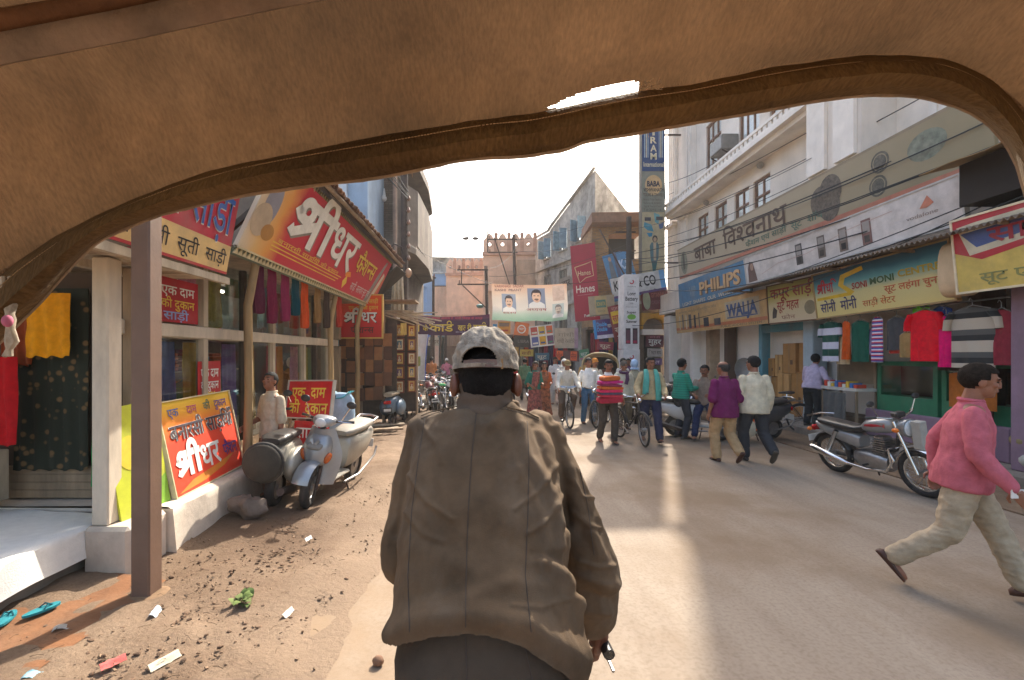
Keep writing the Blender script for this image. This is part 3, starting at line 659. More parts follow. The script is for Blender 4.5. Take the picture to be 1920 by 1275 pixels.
# ================= left: timber saree shops
TUBE = bpy.data.materials.new('tube_glow'); TUBE.use_nodes = True; TUBE.node_tree.nodes['Principled BSDF'].inputs['Emission Color'].default_value = (1,.95,.85,1); TUBE.node_tree.nodes['Principled BSDF'].inputs['Emission Strength'].default_value = 12
ls = thing('saree_shop', 'timber fronted saree shop with tall glass windows on a raised plinth', 'shop', (-4.5, 7, 0))
PLAST = mat('plinth_plaster', hexc('cdbfae'), .9, .15, 2.5, .35, 22, dirt=.45, dcol=(.2,.14,.1))
pr = MB()
def plinth_fn(u, v):
    y = 4.12+6.3*u; xe = -2.84+.04*noise.noise(V((0,y*2,0)))
    prof = [(-5.9,.42),(-3.4,.425),(xe-.04,.42),(xe,.39),(xe+.01,.2),(xe+.03,-.03)]
    t = v*(len(prof)-1); i = min(int(t), len(prof)-2); a, b = prof[i], prof[i+1]; k = t-i
    x = a[0]+(b[0]-a[0])*k; z = a[1]+(b[1]-a[1])*k
    return (x+.01*noise.noise(V((y*5,z*9,1))), y, z+.008*noise.noise(V((x*4,y*4,3))))
pr.grid(plinth_fn, 60, 15); pr.add([(-5.9,4.12,.42),(-2.84,4.12,.4),(-2.8,4.12,-.03),(-5.9,4.12,-.03)], [(3,2,1,0)])
pr.build('plinth', PLAST, ls, True, w=True)
MB().b2(-3.26, -2.88, 3.66, 4.118, -.02, .40).build('plinth_end', PLAST, ls, w=True, bev=.03)
MB().b2(-6.1, -6.0, 2.5, 10.4, 0, 3.0).build('back_wall', mat('shop_back', hexc('b8a68e'), .9, .15, 2), ls, w=True)
MB().b2(-6.0, -3.45, 10.3, 10.4, .42, 3.0).build('end_wall', OLD, ls, w=True)
MB().b2(-6.0, -2.85, 2.2, 10.9, 2.98, 3.04).build('ceiling', WOOD, ls, w=True)
WHITEW = mat('cream_painted_wood', hexc('cfc2ae'), .7, .12, 5, .2, 40, streak=4, dirt=.35)
MB().b2(-3.46, -3.34, 4.04, 10.3, 1.99, 2.13).build('beam', WHITEW, ls, w=True, bev=.01)
for y, m_, wd in ((5.42,WOODL,.09),(6.35,WOODD,.07),(7.2,WOODL,.08),(8.4,WOODL,.09),(9.0,WOODD,.08),(9.75,WOODL,.14),(10.2,WOOD,.16)):
    MB().b2(-3.43, -3.43+wd, y-wd/2, y+wd/2, .43, 1.985).build('mullion', m_, ls, w=True)
    MB().b2(-3.43, -3.43+wd, y-wd/2, y+wd/2, 2.135, 2.97).build('mullion', m_, ls, w=True)
for y0, y1 in ((4.1,5.37),(5.47,6.31),(6.39,7.15),(7.25,8.35),(8.45,8.95),(9.05,9.67)):
    MB().b2(-3.405, -3.4, y0, y1, .62, 1.98).build('pane', SHOPGLASS, ls, w=True)
    MB().b2(-3.44, -3.37, y0, y1, .43, .615).build('kick_board', WOOD, ls, w=True)
    if y0 > 5: MB().b2(-3.405, -3.4, y0, y1, 2.14, 2.95).build('pane', SHOPGLASS, ls, w=True)
for i, (x, y) in enumerate(((-2.93,5.58),(-2.93,8.55),(-2.9,10.25))):
    MB().tube([(x,y,.4),(x+.02,y,1.4),(x-.01,y+.03,2.4),(x+.12,y,3.0)], [.055,.05,.052,.045], 9).build('bamboo_post', mat('bamboo', hexc('a08459'), .7, .25, 6, .3, 30, streak=6, dirt=.5), ls, True, w=True)
for i, (x, y, z) in enumerate(((-4.6,5.2,2.9),(-4.6,7.4,2.9),(-4.6,9.3,2.9),(-5.2,3.6,2.52))):
    t = thing('tube_light', ('near','middle','far','stall')[i]+' white tube light glowing under the ceiling of the left shops', 'light', (x,y,z), 0, 'tube lights in the left shops')
    MB().tube([(0,-.55,0),(0,.55,0)], .018, 8).build('glowing_tube', TUBE, t, True); MB().b2(-.03,.03,-.6,.6,.02,.06).build('fitting', paint('d8d6d0'), t)
# shelves with folded cloth inside
for z in (.95, 1.5, 2.1, 2.6): MB().b2(-5.99, -5.35, 4.15, 10.25, z-.03, z).build('shelf', WOOD, ls, w=True)
cols = ['b23a48','d8a13a','3d6e8c','7a3f6e','c9c1b0','4f7d54','a8542e','d46a7e','5b4a8c','e0c060','8c2f39','2f7f86']
for i in range(26):
    y = 4.4+5.7*((i*7) % 26)/26; z = (.42,.95,1.5,2.1)[i % 4]
    nl = random.randint(3, 6); mb = MB()
    for k in range(nl): mb.box((-5.65+random.uniform(-.02,.02), y, z+.035+k*.066), (.42, .3+random.uniform(-.02,.02), .058))
    o = mb.build('folded_cloth', cloth(cols[i % 12]), None, bev=.015)
    tag(o, 'stack of '+['crimson','mustard','steel blue','mauve','cream','green','rust','rose','violet','pale yellow','dark red','teal'][i % 12]+' sarees, '+('floor','lower shelf','middle shelf','upper shelf')[i % 4]+', '+('nearest','second nearest','third nearest','fourth nearest','fifth nearest','far','farther','farthest')[min(7,int((y-4.4)/.72))]+' bay of the glass fronted shop', 'cloth stack', 'folded sarees on the shop shelves')
# dressed standing figures (mannequins) behind glass
for i, (x, y, c1, c2) in enumerate(((-3.85,4.75,'d8c26a','c8a43a'),(-3.9,5.05,'c7d0cc','8fa39a'),(-3.9,6.0,'2f7d6e','1f5d52'),(-4.0,8.8,'a5652b','8c4d1d'),(-4.0,9.3,'b07032','7d4a20'))):
    t = thing('mannequin', ['yellow draped mannequin nearest the white post behind glass','pale grey draped mannequin beside the yellow one','green draped mannequin in the middle window','brown draped mannequin in the far window','tan draped mannequin at the far end of the window'][i], 'mannequin', (x, y, .42))
    rings = []
    for z, a, b in ((0,.2,.17),(.4,.17,.14),(.7,.15,.11),(.85,.17,.12),(1.0,.19,.11),(1.05,.1,.08),(1.1,.05,.05)):
        rings.append([(a*math.cos(2*math.pi*k/18)*(1+.1*math.sin(6*2*math.pi*k/18)*(z < .8)), b*math.sin(2*math.pi*k/18)*(1+.1*math.sin(6*2*math.pi*k/18)*(z < .8)), z) for k in range(18)])
    MB().loft(rings).build('drape', cloth(c1), t, True)
    MB().ell((0,0,1.22), (.075,.085,.11)).build('head', mat('mannequin_cream', hexc('cfb9a2'), .5), t, True)
sc_cols = ['a63a52','c9a44a','6a8ca0','b56a8a','8aa07a','c47a3a','7a5a9a','d0c0a0','9a3a3a','4f8a8a','c88aa0','a8894a','5a6aa0','b04a2a','88a0b0','c0b05a']
k_ = 0
for z1, ln in ((2.9,.7),(1.95,1.25)):
    for y in (4.75,5.15,5.7,6.05,6.6,6.95,7.4,7.8,8.15,8.6,9.2,9.5):
        if z1 < 2 and y in (4.75,6.05,7.4): continue
        c = sc_cols[(k_*5) % 16]; o = hang('display_saree', 'saree draped in the '+('upper' if z1 > 2 else 'lower')+' shop window, hue '+('crimson','sand','violet','slate','rose','brick','grey blue','plum','terracotta','purple','olive','pale blue','mauve','straw','sage','rust')[k_ % 16], 'saree', -.15-.03*(k_ % 3), .15+.03*(k_ % 2), 0, 0, ln*(.75+.1*(k_ % 4)), cloth(c), 'sarees in the shop window', .025, 3, 'x', .1*(k_ % 3)); o.location = (-3.62-.05*(k_ % 3), y, z1)
        o['label'] = 'saree draped in the '+('upper' if z1 > 2 else 'lower')+' shop window, '+('first','second','third','fourth','fifth','sixth','seventh','eighth','ninth','tenth','eleventh','twelfth','thirteenth')[(4.75,5.15,5.7,6.05,6.6,6.95,7.4,7.8,8.15,8.6,9.2,9.5).index(y)]+' place from the near end'; k_ += 1
# Sridhar sign with tile eave
GRAD = gradient_mat('sign_red_cream', [(0,'cfc0a8'),(.05,'d9b070'),(.10,'dd9a4c'),(.145,'c42f3e'),(1,'bb2539')], 0, 5.96, .05)
sg, W, H = panel('shop_sign', 'big leaning red shop sign with large white Hindi letters under the tiled eave', 'sign', (-2.72,4.96,2.98), (-2.72,10.9,2.98), (-2.25,4.96,3.97), GRAD, .05)
WH = paint('e6e4dc', dirt=.05); YE = paint('e3c04a', dirt=.05); GREYP = paint('8a8478', dirt=0); BLK = paint('241f20', dirt=0); REDP = paint('b5222c'); BLUEP = paint('2c5fa8'); ORG = paint('e0872e'); GRNP = paint('3f8a4f'); CREAM = paint('e0cfae')
text(sg, 'Sधर', .80, .36, .66, GREYP, 2.70, bold=.035, z=.003, name='letter_shadow')
text(sg, 'Sधर', .76, .385, .66, WH, 2.70, bold=.03, z=.011)
text(sg, 'फैशन~स', 3.66, .47, .36, paint('7a2a18', dirt=0), 1.36, bold=.03, z=.003, name='letter_shadow')
text(sg, 'फैशन~स', 3.64, .485, .36, YE, 1.36, bold=.025, z=.011)
text(sg, 'साड़ी  सलवार सूट एवं', 3.9, .12, .16, paint('d8c8c4', dirt=0), 1.35, bold=.01)
for i in range(3): rect(sg, .62, .235-i*.05, 3.25-.1*i, .25-i*.05, YE, .003+.001*i, 'gold_line')
text(sg, 'बनारसी साड़ियों की दुकान', .72, .255, .06, YE, 2.3, z=.006)
flat(sg, [(5.05,.02),(5.3,.02),(5.62,1.05),(5.5,1.05),(5.3,.7)], paint('8f8a86'), .003, 'saree_picture'); flat(sg, [(5.3,.02),(5.55,.02),(5.8,.75),(5.66,.8)], paint('d8c9b6'), .004, 'saree_picture'); flat(sg, [(5.56,.03),(5.7,.03),(5.9,.7),(5.82,.75)], paint('d8743e'), .004, 'saree_picture')
oval(sg, .28, .62, .16, .28, paint('8d8c98'), .003, 'painted_figure'); oval(sg, .2, .4, .2, .2, paint('b8a58c'), .004, 'painted_figure'); oval(sg, .42, .3, .14, .1, paint('b07d3a'), .005, 'painted_figure')
flat(sg, [(3.5,.33),(3.62,.2),(3.5,.07),(3.38,.2)], YE, .003, 'tassel'); flat(sg, [(3.35,.38),(3.6,.42),(3.7,.33),(3.4,.3)], ORG, .004, 'tassel')
tz = MB()
n = 66
for i in range(n):
    x = W*i/n; dx = W/n
    tz.prism([(x,-.075),(x+dx*.5,.0),(x+dx,-.075)], .012, Matrix.Translation((0,0,-.02)))
tz.b2(0, W, -.003, .018, -.03, .018); tz.build('zigzag_trim', paint('c9bd98'), sg)
MB().b2(0, W, -.10, -.001, -.04, -.022).build('trim_band', paint('57604a'), sg)
tt = MB()
for i in range(80): x = W*i/80; tt.prism([(x,H+.0),(x+.055,H+.0),(x+.028,H+.06)], .012, Matrix.Translation((0,0,.0)))
tt.build('top_trim', paint('8c8158'), sg); MB().b2(0, W, H-.02, H+.05, -.05, -.005).build('trim_band', paint('4b4a33'), sg)
# tiled roof
rf = thing('tiled_roof', 'sloping roof of old brown clay tiles above the big red sign', 'roof', (-2.8, 8, 4))
MB().add([(-2.12,4.7,4.06),(-2.12,11.4,4.06),(-3.9,11.4,5.05),(-3.9,4.7,5.05),(-2.12,4.7,4.0),(-2.12,11.4,4.0),(-3.9,11.4,4.99),(-3.9,4.7,4.99)], [(0,1,2,3),(7,6,5,4),(0,4,5,1),(1,5,6,2),(2,6,7,3),(3,7,4,0)]).build('deck', WOODD, rf, w=True)
tile = MB()
k = 7
for zz, r_ in ((0,.075),(.34,.062)):
    for j in range(k+1): a = math.pi*j/k; tile.v.append(V((r_*math.cos(a), zz, r_*.8*math.sin(a))))
    for j in range(k+1): a = math.pi*j/k; tile.v.append(V(((r_-.016)*math.cos(a), zz, (r_-.016)*.8*math.sin(a))))
for j in range(k): tile.f += [(j, 2*k+2+j, 2*k+3+j, j+1), (k+1+j, k+2+j, 3*k+4+j, 3*k+3+j), (j, j+1, k+2+j, k+1+j)]
tms = [tile.mesh('tile', mat('clay_tile'+str(i), hexc(c), .9, .25, 9, .4, 40, dirt=.6, dcol=(.06,.045,.035)), True) for i, c in enumerate(('7d5a44','6b4c3a','8c6448'))]
sl_dir = V((-1.78, 0, .99)).normalized(); ang = math.atan2(.99, 1.78)
for r_ in range(5):
    for i in range(44):
        y = 4.75+i*.152+random.uniform(-.015,.015); p = V((-2.03,y,4.055))+sl_dir*(r_*.29+random.uniform(-.03,.03))
        o = piece(random.choice(tms), 'tile', rf, p, (0,0,0), w=True)
        o.rotation_euler = Euler((R(0)+ang, 0, R(90)+random.uniform(-.09,.09)))
ep = MB()
for i in range(60): y = 4.7+i*.11; ep.box((-3.9, y, 5.08), (.1,.075,.09))
ep.build('ridge_blocks', mat('ridge_dark', hexc('5a4335'), .9, .2, 8), rf, w=True)
MB().tube([(-2.1,4.7,4.03),(-2.08,8,4.04),(-2.1,11.4,4.02)], .035, 7).build('eave_pole', WOOD, rf, True, w=True)
for y in (5.5, 7.5, 9.5, 11.0): MB().bar((-2.3,y,4.0),(-3.4,y,3.06),.06,.06).build('bracket', WOODD, rf, w=True)
MB().add([(-2.15,11.0,3.95),(-2.05,11.7,3.9),(-2.9,12.2,3.3),(-3.0,11.0,3.2)], [(0,1,2,3)]).build('hanging_sheet', mat('dark_tarp', hexc('3a342f'), .8), rf, w=True, thick=.01)
# second sign to the left of it
s2, W2, H2 = panel('shop_sign', 'red sign with blue Hindi lettering over a cream strip, above the brown post', 'sign', (-2.78,2.95,2.66), (-2.78,4.86,2.66), (-2.62,2.95,3.55), paint('bb2b3d'), .05)
rect(s2, 0, 0, W2, .30, paint('dcb877'), .002, 'cream_strip'); rect(s2, 0, 0, W2, .025, REDP, .004, 'red_line')
text(s2, 'सूर्या साड़ी', .35, .40, .42, WH, 1.5, bold=.05, z=.003, name='letter_shadow'); text(s2, 'सूर्या साड़ी', .34, .405, .42, BLUEP, 1.5, bold=.015, z=.011)
text(s2, 'बनारसी  सूती  साड़ी', .45, .09, .13, BLK, 1.4, bold=.012, z=.006)
soff = thing('awning', 'pale plank awning ceiling behind the red and cream sign', 'awning', (-3.2, 3.6, 2.6))
plm = MB().box((0,0,0), (1.0,.148,.022)).mesh('plank', WOODL)
plm2 = MB().box((0,0,0), (1.0,.148,.022)).mesh('plank', WOOD)
for i in range(18): piece(plm if i % 3 else plm2, 'plank', soff, (-3.3+random.uniform(-.01,.01), 2.2+i*.155, 2.63+random.uniform(-.004,.004)), (0,0,random.uniform(-.006,.006)), w=True)
MB().bar((-2.82,2.1,2.6),(-2.82,4.95,2.6),.06,.07).build('edge_beam', WOODL, soff, w=True)
MB().bar((-3.45,2.1,2.59),(-3.45,4.95,2.59),.08,.08).build('inner_beam', WOODL, soff, w=True)
# white corner post and textile stall at far left
tag(MB().b2(-3.22,-3.08,3.7,3.85,.40,2.6).build('corner_post', WHITEW, None, bev=.012), 'cream painted square post at the corner of the textile stall', 'post')
ts = thing('textile_stall', 'open textile stall with plank front beside the cream post', 'stall', (-4, 4.3, 0))
MB().b2(-6, -3.25, 4.42, 4.5, .4, 2.6).build('wall', mat('stall_brown', hexc('4a3a2c'), .9, .2, 3), ts, w=True)
for i in range(4): MB().b2(-5.2, -3.3, 4.28, 4.31, .45+i*.075, .52+i*.075).build('plank', WOOD, ts, w=True)
MB().b2(-4.75, -4.3, 3.85, 4.1, .5, .95).build('wooden_block', WOODL, ts, w=True, bev=.01)
MB().b2(-3.36, -3.26, 4.2, 4.4, .4, 2.6).build('jamb', WOOD, ts, w=True)
gt = bpy.data.materials.new('green_print'); gt.use_nodes = True
n_ = gt.node_tree.nodes; l_ = gt.node_tree.links; tc_ = n_.new('ShaderNodeTexCoord'); vo = n_.new('ShaderNodeTexVoronoi'); vo.inputs['Scale'].default_value = 11; l_.new(tc_.outputs['Object'], vo.inputs['Vector'])
rp_ = n_.new('ShaderNodeValToRGB'); l_.new(vo.outputs['Distance'], rp_.inputs[0]); rp_.color_ramp.elements[0].position = .2; rp_.color_ramp.elements[0].color = (*hexc('6d5434'),1); rp_.color_ramp.elements[1].position = .34; rp_.color_ramp.elements[1].color = (*hexc('1c2417'),1)
l_.new(rp_.outputs[0], n_['Principled BSDF'].inputs['Base Color']); n_['Principled BSDF'].inputs['Roughness'].default_value = .9
hang('patterned_textile', 'large dark green textile with tan leaf motifs hung in the far left stall', 'textile', -4.42, -3.72, 4.24, .72, 2.42, gt, fold=.012)
hang('mustard_cloth', 'mustard yellow cloth hung in front of the dark green textile', 'textile', -4.18, -3.78, 4.12, 1.78, 2.36, cloth('d9930a'), fold=.01, n=3)
hang('rust_cloth', 'rust brown cloth hung at the left of the mustard cloth', 'textile', -4.5, -4.2, 4.2, 1.7, 2.4, cloth('8c4020'), n=3)
hang('red_cloth', 'bright red cloth hung low at the far left edge', 'textile', -4.75, -4.12, 3.98, 1.0, 1.78, cloth('b3121a'), n=4, fold=.025)
hang('green_cloth', 'narrow emerald green cloth hung beside the cream post', 'textile', -3.52, -3.38, 4.05, .62, 1.5, cloth('1f9a54'), n=2, fold=.02)
sb = thing('stall_platform', 'low concrete platform covered with a white sheet in front of the textile stall', 'platform', (-4, 3.6, 0))
MB().prism([(-6,1.9),(-3.34,1.9),(-3.32,3.95),(-3.4,4.1),(-6,4.11)], .38).build('base', mat('grey_concrete', hexc('8c8378'), .92, .2, 3, .4, 25, dirt=.5), sb, w=True)
def sheet_fn(u, v):
    a = V((-3.31,1.85,0)).lerp(V((-3.29,3.98,0)), u); b = V((-5.8,1.9,0)).lerp(V((-4.9,4.2,0)), u)
    nx = V((1,-.05,0)).normalized()
    if v < .3: k = v/.3; p = a+nx*(.035+.012*math.sin(u*23))+V((.03*(1-k),0,.15+.245*k+.012*math.sin(u*11)+.01*math.sin(u*23)))
    else: k = (v-.3)/.7; p = (a+nx*.02).lerp(b, k)+V((0,0,.398+.012*noise.noise(V((u*5,k*7,1)))))
    return p
MB().grid(sheet_fn, 50, 26).build('white_sheet', cloth('e2dfd8', var=.05), sb, True, w=True)
for i, (px, py, Y, a) in enumerate(((12,1082,2.98,.5),(78,1072,3.08,-.4))):
    q = P(px, py, Y); t = thing('sandal', ['left','right'][i]+' teal rubber sandal on the earth below the white platform', 'sandal', (q.x, q.y, .06), a, 'teal sandals', s=.85)
    so_ = MB(); so_.prism([(.045*math.cos(R(k*20))*(1+.15*math.sin(R(k*20))), .12*math.sin(R(k*20))) for k in range(18)], .018); so_.build('sole', cloth('2f7d86'), t)
    MB().tube([(-.04,.0,.015),(-.02,.03,.045),(0,.07,.02)], .006, 5).build('strap', cloth('1d5660'), t, True); MB().tube([(.04,.0,.015),(.02,.03,.045),(0,.07,.02)], .006, 5).build('strap', cloth('1d5660'), t, True)
tag(MB().grid(lambda u, v: (-3.6+1.1*u, 2.3+1.5*v-.25*u, .035+.03*noise.noise(V((u*4,v*4,0)))), 14, 14).build('clay_patch', mat('orange_clay', hexc('7c5232'), .9, .2, 4, .6, 30, dirt=.4, dcol=(.2,.14,.09)), None, True), 'patch of orange clay spread below the white platform', 'clay', kind='stuff')
# leaning boards
bd, Wb, Hb = panel('leaning_board', 'yellow and magenta board leaning behind the brown post', 'board', (-3.04,3.80,.36), (-2.98,4.30,.40), (-3.16,3.72,1.34), paint('c9cf3a'), .02)
flat(bd, [(.12,.2),(.3,.2),(.42,.75),(.36,1.0),(.2,.6)], paint('9c2c5c'), .002, 'figure_print'); oval(bd, .18, .58, .12, .15, paint('e8d23a'), .003); flat(bd, [(.25,0),(.5,0),(.5,.3),(.4,.25)], paint('86b83c'), .003); text(bd, 'सूट', .3, .35, .15, WH, bold=.03, rot=70)
g2 = gradient_mat('board_yellow_red', [(0,'d9422a'),(.1,'e8492e'),(.55,'e5482f'),(.72,'e2762c'),(.85,'dd9a24'),(1,'d8b52a')], 1, .93, .06)
b2_, Wb, Hb = panel('leaning_board', 'yellow to red saree board with Hindi lettering leaning on the shop window', 'board', (-2.95,4.33,.425), (-3.0,5.62,.445), (-3.13,4.30,1.33), g2, .025, paint('d6c9a0'), .012)
text(b2_, 'एक', .12, .765, .09, BLUEP, bold=.02); text(b2_, 'दाम', .42, .765, .09, paint('b03a6c'), bold=.02); text(b2_, 'की', .72, .765, .09, paint('2c6a5c'), bold=.02); text(b2_, 'दुकान', .93, .765, .09, paint('5a3a8c'), .26, bold=.02)
text(b2_, 'बनारसी साड़ियाँ', .09, .525, .17, WH, 1.16, bold=.05, z=.003, name='letter_outline'); text(b2_, 'बनारसी साड़ियाँ', .09, .525, .17, paint('3a3440'), 1.16, bold=.02, z=.011)
text(b2_, 'Sधर', .08, .16, .27, WH, .78, bold=.05, z=.006); text(b2_, 'फैशन', .92, .2, .14, paint('5a3a8c'), .3, bold=.03, z=.006)
flat(b2_, [(.05,.02),(.5,.04),(.9,.1),(1.15,.2),(.8,.15),(.3,.1)], ORG, .003, 'flame_print')
# posters inside the window
for (y0, y1, z0, z1, lab, c) in ((4.62,5.3,2.15,2.62,'red Hindi poster stuck inside the upper shop window','b3202c'),(5.3,5.75,1.22,1.72,'red sale poster stuck inside the lower shop window','b81d22')):
    po, a, b = panel('window_poster', lab, 'poster', (-3.36,y0,z0), (-3.36,y1,z0), (-3.36,y0,z1), paint(c), .006)
    text(po, 'एक दाम', a*.1, b*.62, b*.22, WH, a*.8, bold=.03); text(po, 'की दुकान', a*.1, b*.33, b*.2, WH if z0 < 2 else YE, a*.8, bold=.03); text(po, '25%' if z0 < 2 else 'साड़ी', a*.15, b*.06, b*.2, YE if z0 < 2 else paint('8fa6d8'), a*.6, bold=.03)
hang('white_bag', 'white and green plastic bags heaped behind the upper shop window', 'bag', -.4, .4, 0, 0, .5, cloth('c8cfc6'), face='x').location = (-3.6, 6.6, 2.62)
hang('grey_garment', 'grey garment hung behind the upper shop window', 'garment', -.25, .25, 0, 0, .6, cloth('8d949a'), face='x').location = (-3.6, 7.6, 2.75)
# scarves hung below the big sign
for i, (y, c, l_) in enumerate(((5.75,'5c2036',.62),(6.1,'7a1f3f',.72),(6.5,'8c2a4e',.66),(6.85,'14464f',.55),(7.2,'c8501e',.72),(7.75,'8c6a3e',.6),(8.2,'4a3a30',.66),(8.9,'b03a2a',.6))):
    sc_ = hang('scarf', ['dark maroon','crimson','plum','teal','orange and red','tan','brown','brick red'][i]+' scarf hanging under the big red sign', 'scarf', -.1, .1, 0, 0, l_, cloth(c), 'scarves under the big red sign', .03, 3, 'x', .2)
    sc_.location = (-2.86, y, 2.95)
# ek daam sign stand
e_, We, He = panel('sale_sign', 'red board with yellow Hindi words standing behind the scooters', 'sign', (-2.80,6.35,.93), (-2.08,6.05,.95), (-2.80,6.45,1.42), paint('c8141c'), .03, mat('board_edge', hexc('b5aca0'), .7), .018)
text(e_, 'एक  दाम', .07, .275, .15, YE, We-.18, bold=.035); text(e_, 'की  दुकान', .05, .06, .15, YE, We-.1, bold=.035)
for x in (.05, We-.05): MB().b2(x-.015, x+.015, -.93, 0, -.06, -.035).build('leg', WOOD, e_)
l2, Wl, Hl = panel('sale_sign', 'lower red board with white Hindi words behind the silver scooter', 'sign', (-2.62,6.15,.42), (-2.1,5.98,.42), (-2.62,6.2,.9), paint('c4161e'), .02)
text(l2, 'साड़ी', .04, .26, .15, WH, bold=.03); text(l2, 'सूट', .06, .06, .13, WH, bold=.03)
# small red hoarding
hb, Wh, Hh = panel('hanging_sign', 'orange red sign with white Hindi letters hung below the end of the big sign', 'sign', (-3.36,10.5,2.2), (-2.38,10.42,2.2), (-3.36,10.5,3.16), gradient_mat('sign_orange_red', [(0,'b01a1e'),(.35,'c81c1c'),(.6,'e04420'),(1,'e0571e')], 1, .96, .1), .03, paint('c8a04a'), .03)
text(hb, 'बनारसी सूती साड़ी', .1, .78, .1, YE, .8, bold=.02); text(hb, 'एक दाम की दुकान', .2, .64, .09, YE, .7, bold=.02); text(hb, 'Sधर', .1, .33, .26, BLK, .78, bold=.05, z=.003, name='letter_shadow'); text(hb, 'Sधर', .09, .345, .26, WH, .78, bold=.03, z=.011); text(hb, 'फैशन~स', .25, .1, .15, paint('3a1a10'), .55, bold=.03)
# wall of brown cork mats and frames
dw = thing('board_stall', 'rough wooden stall frame hung with brown boards beyond the saree shop', 'stall', (-3, 11, 0))
MB().b2(-3.7,-2.2,11.25,11.3,.2,2.6).build('back_board', WOODD, dw, w=True)
for x in (-3.62,-3.05,-2.5): MB().b2(x-.03,x+.03,11.1,11.16,0,3.1).build('upright', WOOD, dw, w=True)
MB().b2(-3.75,-1.7,11.0,11.7,3.1,3.14).build('roof', WOOD, dw, w=True); MB().b2(-3.7,-3.55,10.9,11.0,.1,2.4).build('blue_jamb', paint('5f8a96'), dw, w=True)
bi = 0
for i in range(6):
    for j in range(5):
        if (i, j) in ((0,0),(5,0)): continue
        x = -3.5+i*.225+random.uniform(-.02,.02); z = .85+j*.33+random.uniform(-.03,.03); wd = random.uniform(.19,.23); ht = random.uniform(.28,.33)
        o = MB().box((0,0,0), (wd,.02,ht)).build('brown_board', mat('cork'+str((i*3+j) % 4), hexc(('6b4a35','84593a','5a3f30','93663f')[(i*3+j) % 4]), .85, .15, 6, .2, 60), None); o.location = (x, 11.05+random.uniform(-.03,.03), z); o.rotation_euler = (0, random.uniform(-.03,.03), 0)
        tag(o, ('dull brown','reddish brown','dark brown','tan brown')[(i*3+j) % 4]+f" board in the {('leftmost','second','third','fourth','fifth','rightmost')[i]} column, {('bottom','second','third','fourth','top')[j]} row of the brown board stall", 'board', 'brown boards on the stall wall'); bi += 1
gi = 0
for i, x in enumerate((-2.5,-2.2,-1.93)):
    for j in range(5):
        z = .98+j*.36; wd = .25 if i == 1 else .21; y = 11.32+.28*i
        t = thing('picture_frame', f"{('left','middle','right')[i]} column {('lowest','second lowest','middle','second highest','top')[j]} brown framed devotional picture at the picture stall", 'picture', (x, y, z), R(-8+6*i), 'framed pictures at the stall')
        f = MB()
        for bx in ((-wd/2,-wd/2+.03,-.16,.16),(wd/2-.03,wd/2,-.16,.16),(-wd/2+.03,wd/2-.03,-.16,-.13),(-wd/2+.03,wd/2-.03,.13,.16)): f.b2(bx[0],bx[1],-.015,.015,bx[2],bx[3])
        f.build('frame', mat('frame_brown', hexc('7a3a1c'), .45, .15, 8), t); MB().b2(-wd/2+.03,wd/2-.03,0,.01,-.13,.13).build('mount', paint(('d8b860','d9c9a0','c9a050')[(i+j) % 3]), t)
        MB().b2(-wd/2+.065,wd/2-.065,-.004,-.001,-.09,.09).build('print', paint(('a8502e','4f6b7c','b87a3a','6c4a6c')[(i*2+j) % 4], var=.5, scale=22), t)
        mb = MB().ell((0,-.006,.03),(.022,.003,.03),8,6).ell((0,-.006,-.045),(.04,.003,.05),8,6); mb.build('printed_figure', paint('e0c49a', var=.3, scale=30), t)
MB().b2(-2.64,-1.78,11.98,12.02,.3,2.75).build('picture_board', WOODD, dw, w=True)
for x in (-2.64,-1.8): MB().b2(x-.025,x+.025,11.9,11.96,0,2.8).build('upright', WOOD, dw, w=True)
mb = MB()
for i in range(16):
    a = V((-2.9+random.uniform(0,.7), 11.6+random.uniform(-.3,.3), 2.85+random.uniform(-.05,.1))); mb.tube([a, a+V((1.0+random.uniform(-.2,.3), random.uniform(-.2,.3), random.uniform(-.4,.05)))], .018, 5)
tag(mb.build('stick_bundle', WOODL, None, True), 'loose bundle of pale sticks above the picture stall', 'sticks')
hang('hanging_rag', 'cream cloth bundle tied to the brown pole over the picture stall', 'cloth', -2.5, -2.22, 12.2, 2.9, 4.1, cloth('c2b49c'), fold=.05, n=3, taper=-.3)
o = hang('yellow_card', 'small yellow card hanging above the framed pictures', 'card', -2.15, -2.0, 11.5, 2.3, 2.6, paint('d8bb62'), fold=.0)
bn = MB().grid(lambda u, v: (.32*u+.1*v*v, .12*math.sin(u*2.5), 1.35*v), 8, 16).build('leaning_banner', paint('dcdcda'), None, True, thick=.01); bn.location = (-2.12, 13.3, 1.05); tag(bn, 'white curved banner with a blue edge beside the picture stall', 'banner')
MB().grid(lambda u, v: (.32+.03*u+.1*v*v, .1+.0*u, 1.35*v), 2, 16).build('blue_edge', paint('3a55a8'), bn, True, thick=.012)
for i, (x, z, c) in enumerate(((-2.14,2.2,'c9265a'),(-2.05,2.05,'8cae3a'),(-2.12,1.85,'3d1a30'),(-1.98,1.75,'9aa05a'))): hang('doll_dress', ['pink','lime','dark plum','olive'][i]+' small dress hung on the white banner', 'dress', x-.09, x+.09, 13.2, z-.28, z, cloth(c), 'small dresses on the banner', .015, 2)
tp = thing('tarp_bundle', 'crumpled blue plastic sheet beside the red sale sign', 'tarp', (-2.45, 7.6, 0))
rings = []
for k, (z, r_) in enumerate(((.0,.3),(.2,.3),(.5,.26),(.8,.22),(1.05,.24),(1.15,.18),(1.17,.05))):
    rings.append([(r_*(1+.25*noise.noise(V((math.cos(a)*2,math.sin(a)*2,z*3))))*math.cos(a), r_*.7*(1+.25*noise.noise(V((math.cos(a)*2+5,math.sin(a)*2,z*3))))*math.sin(a), z) for a in [2*math.pi*j/20 for j in range(20)]])
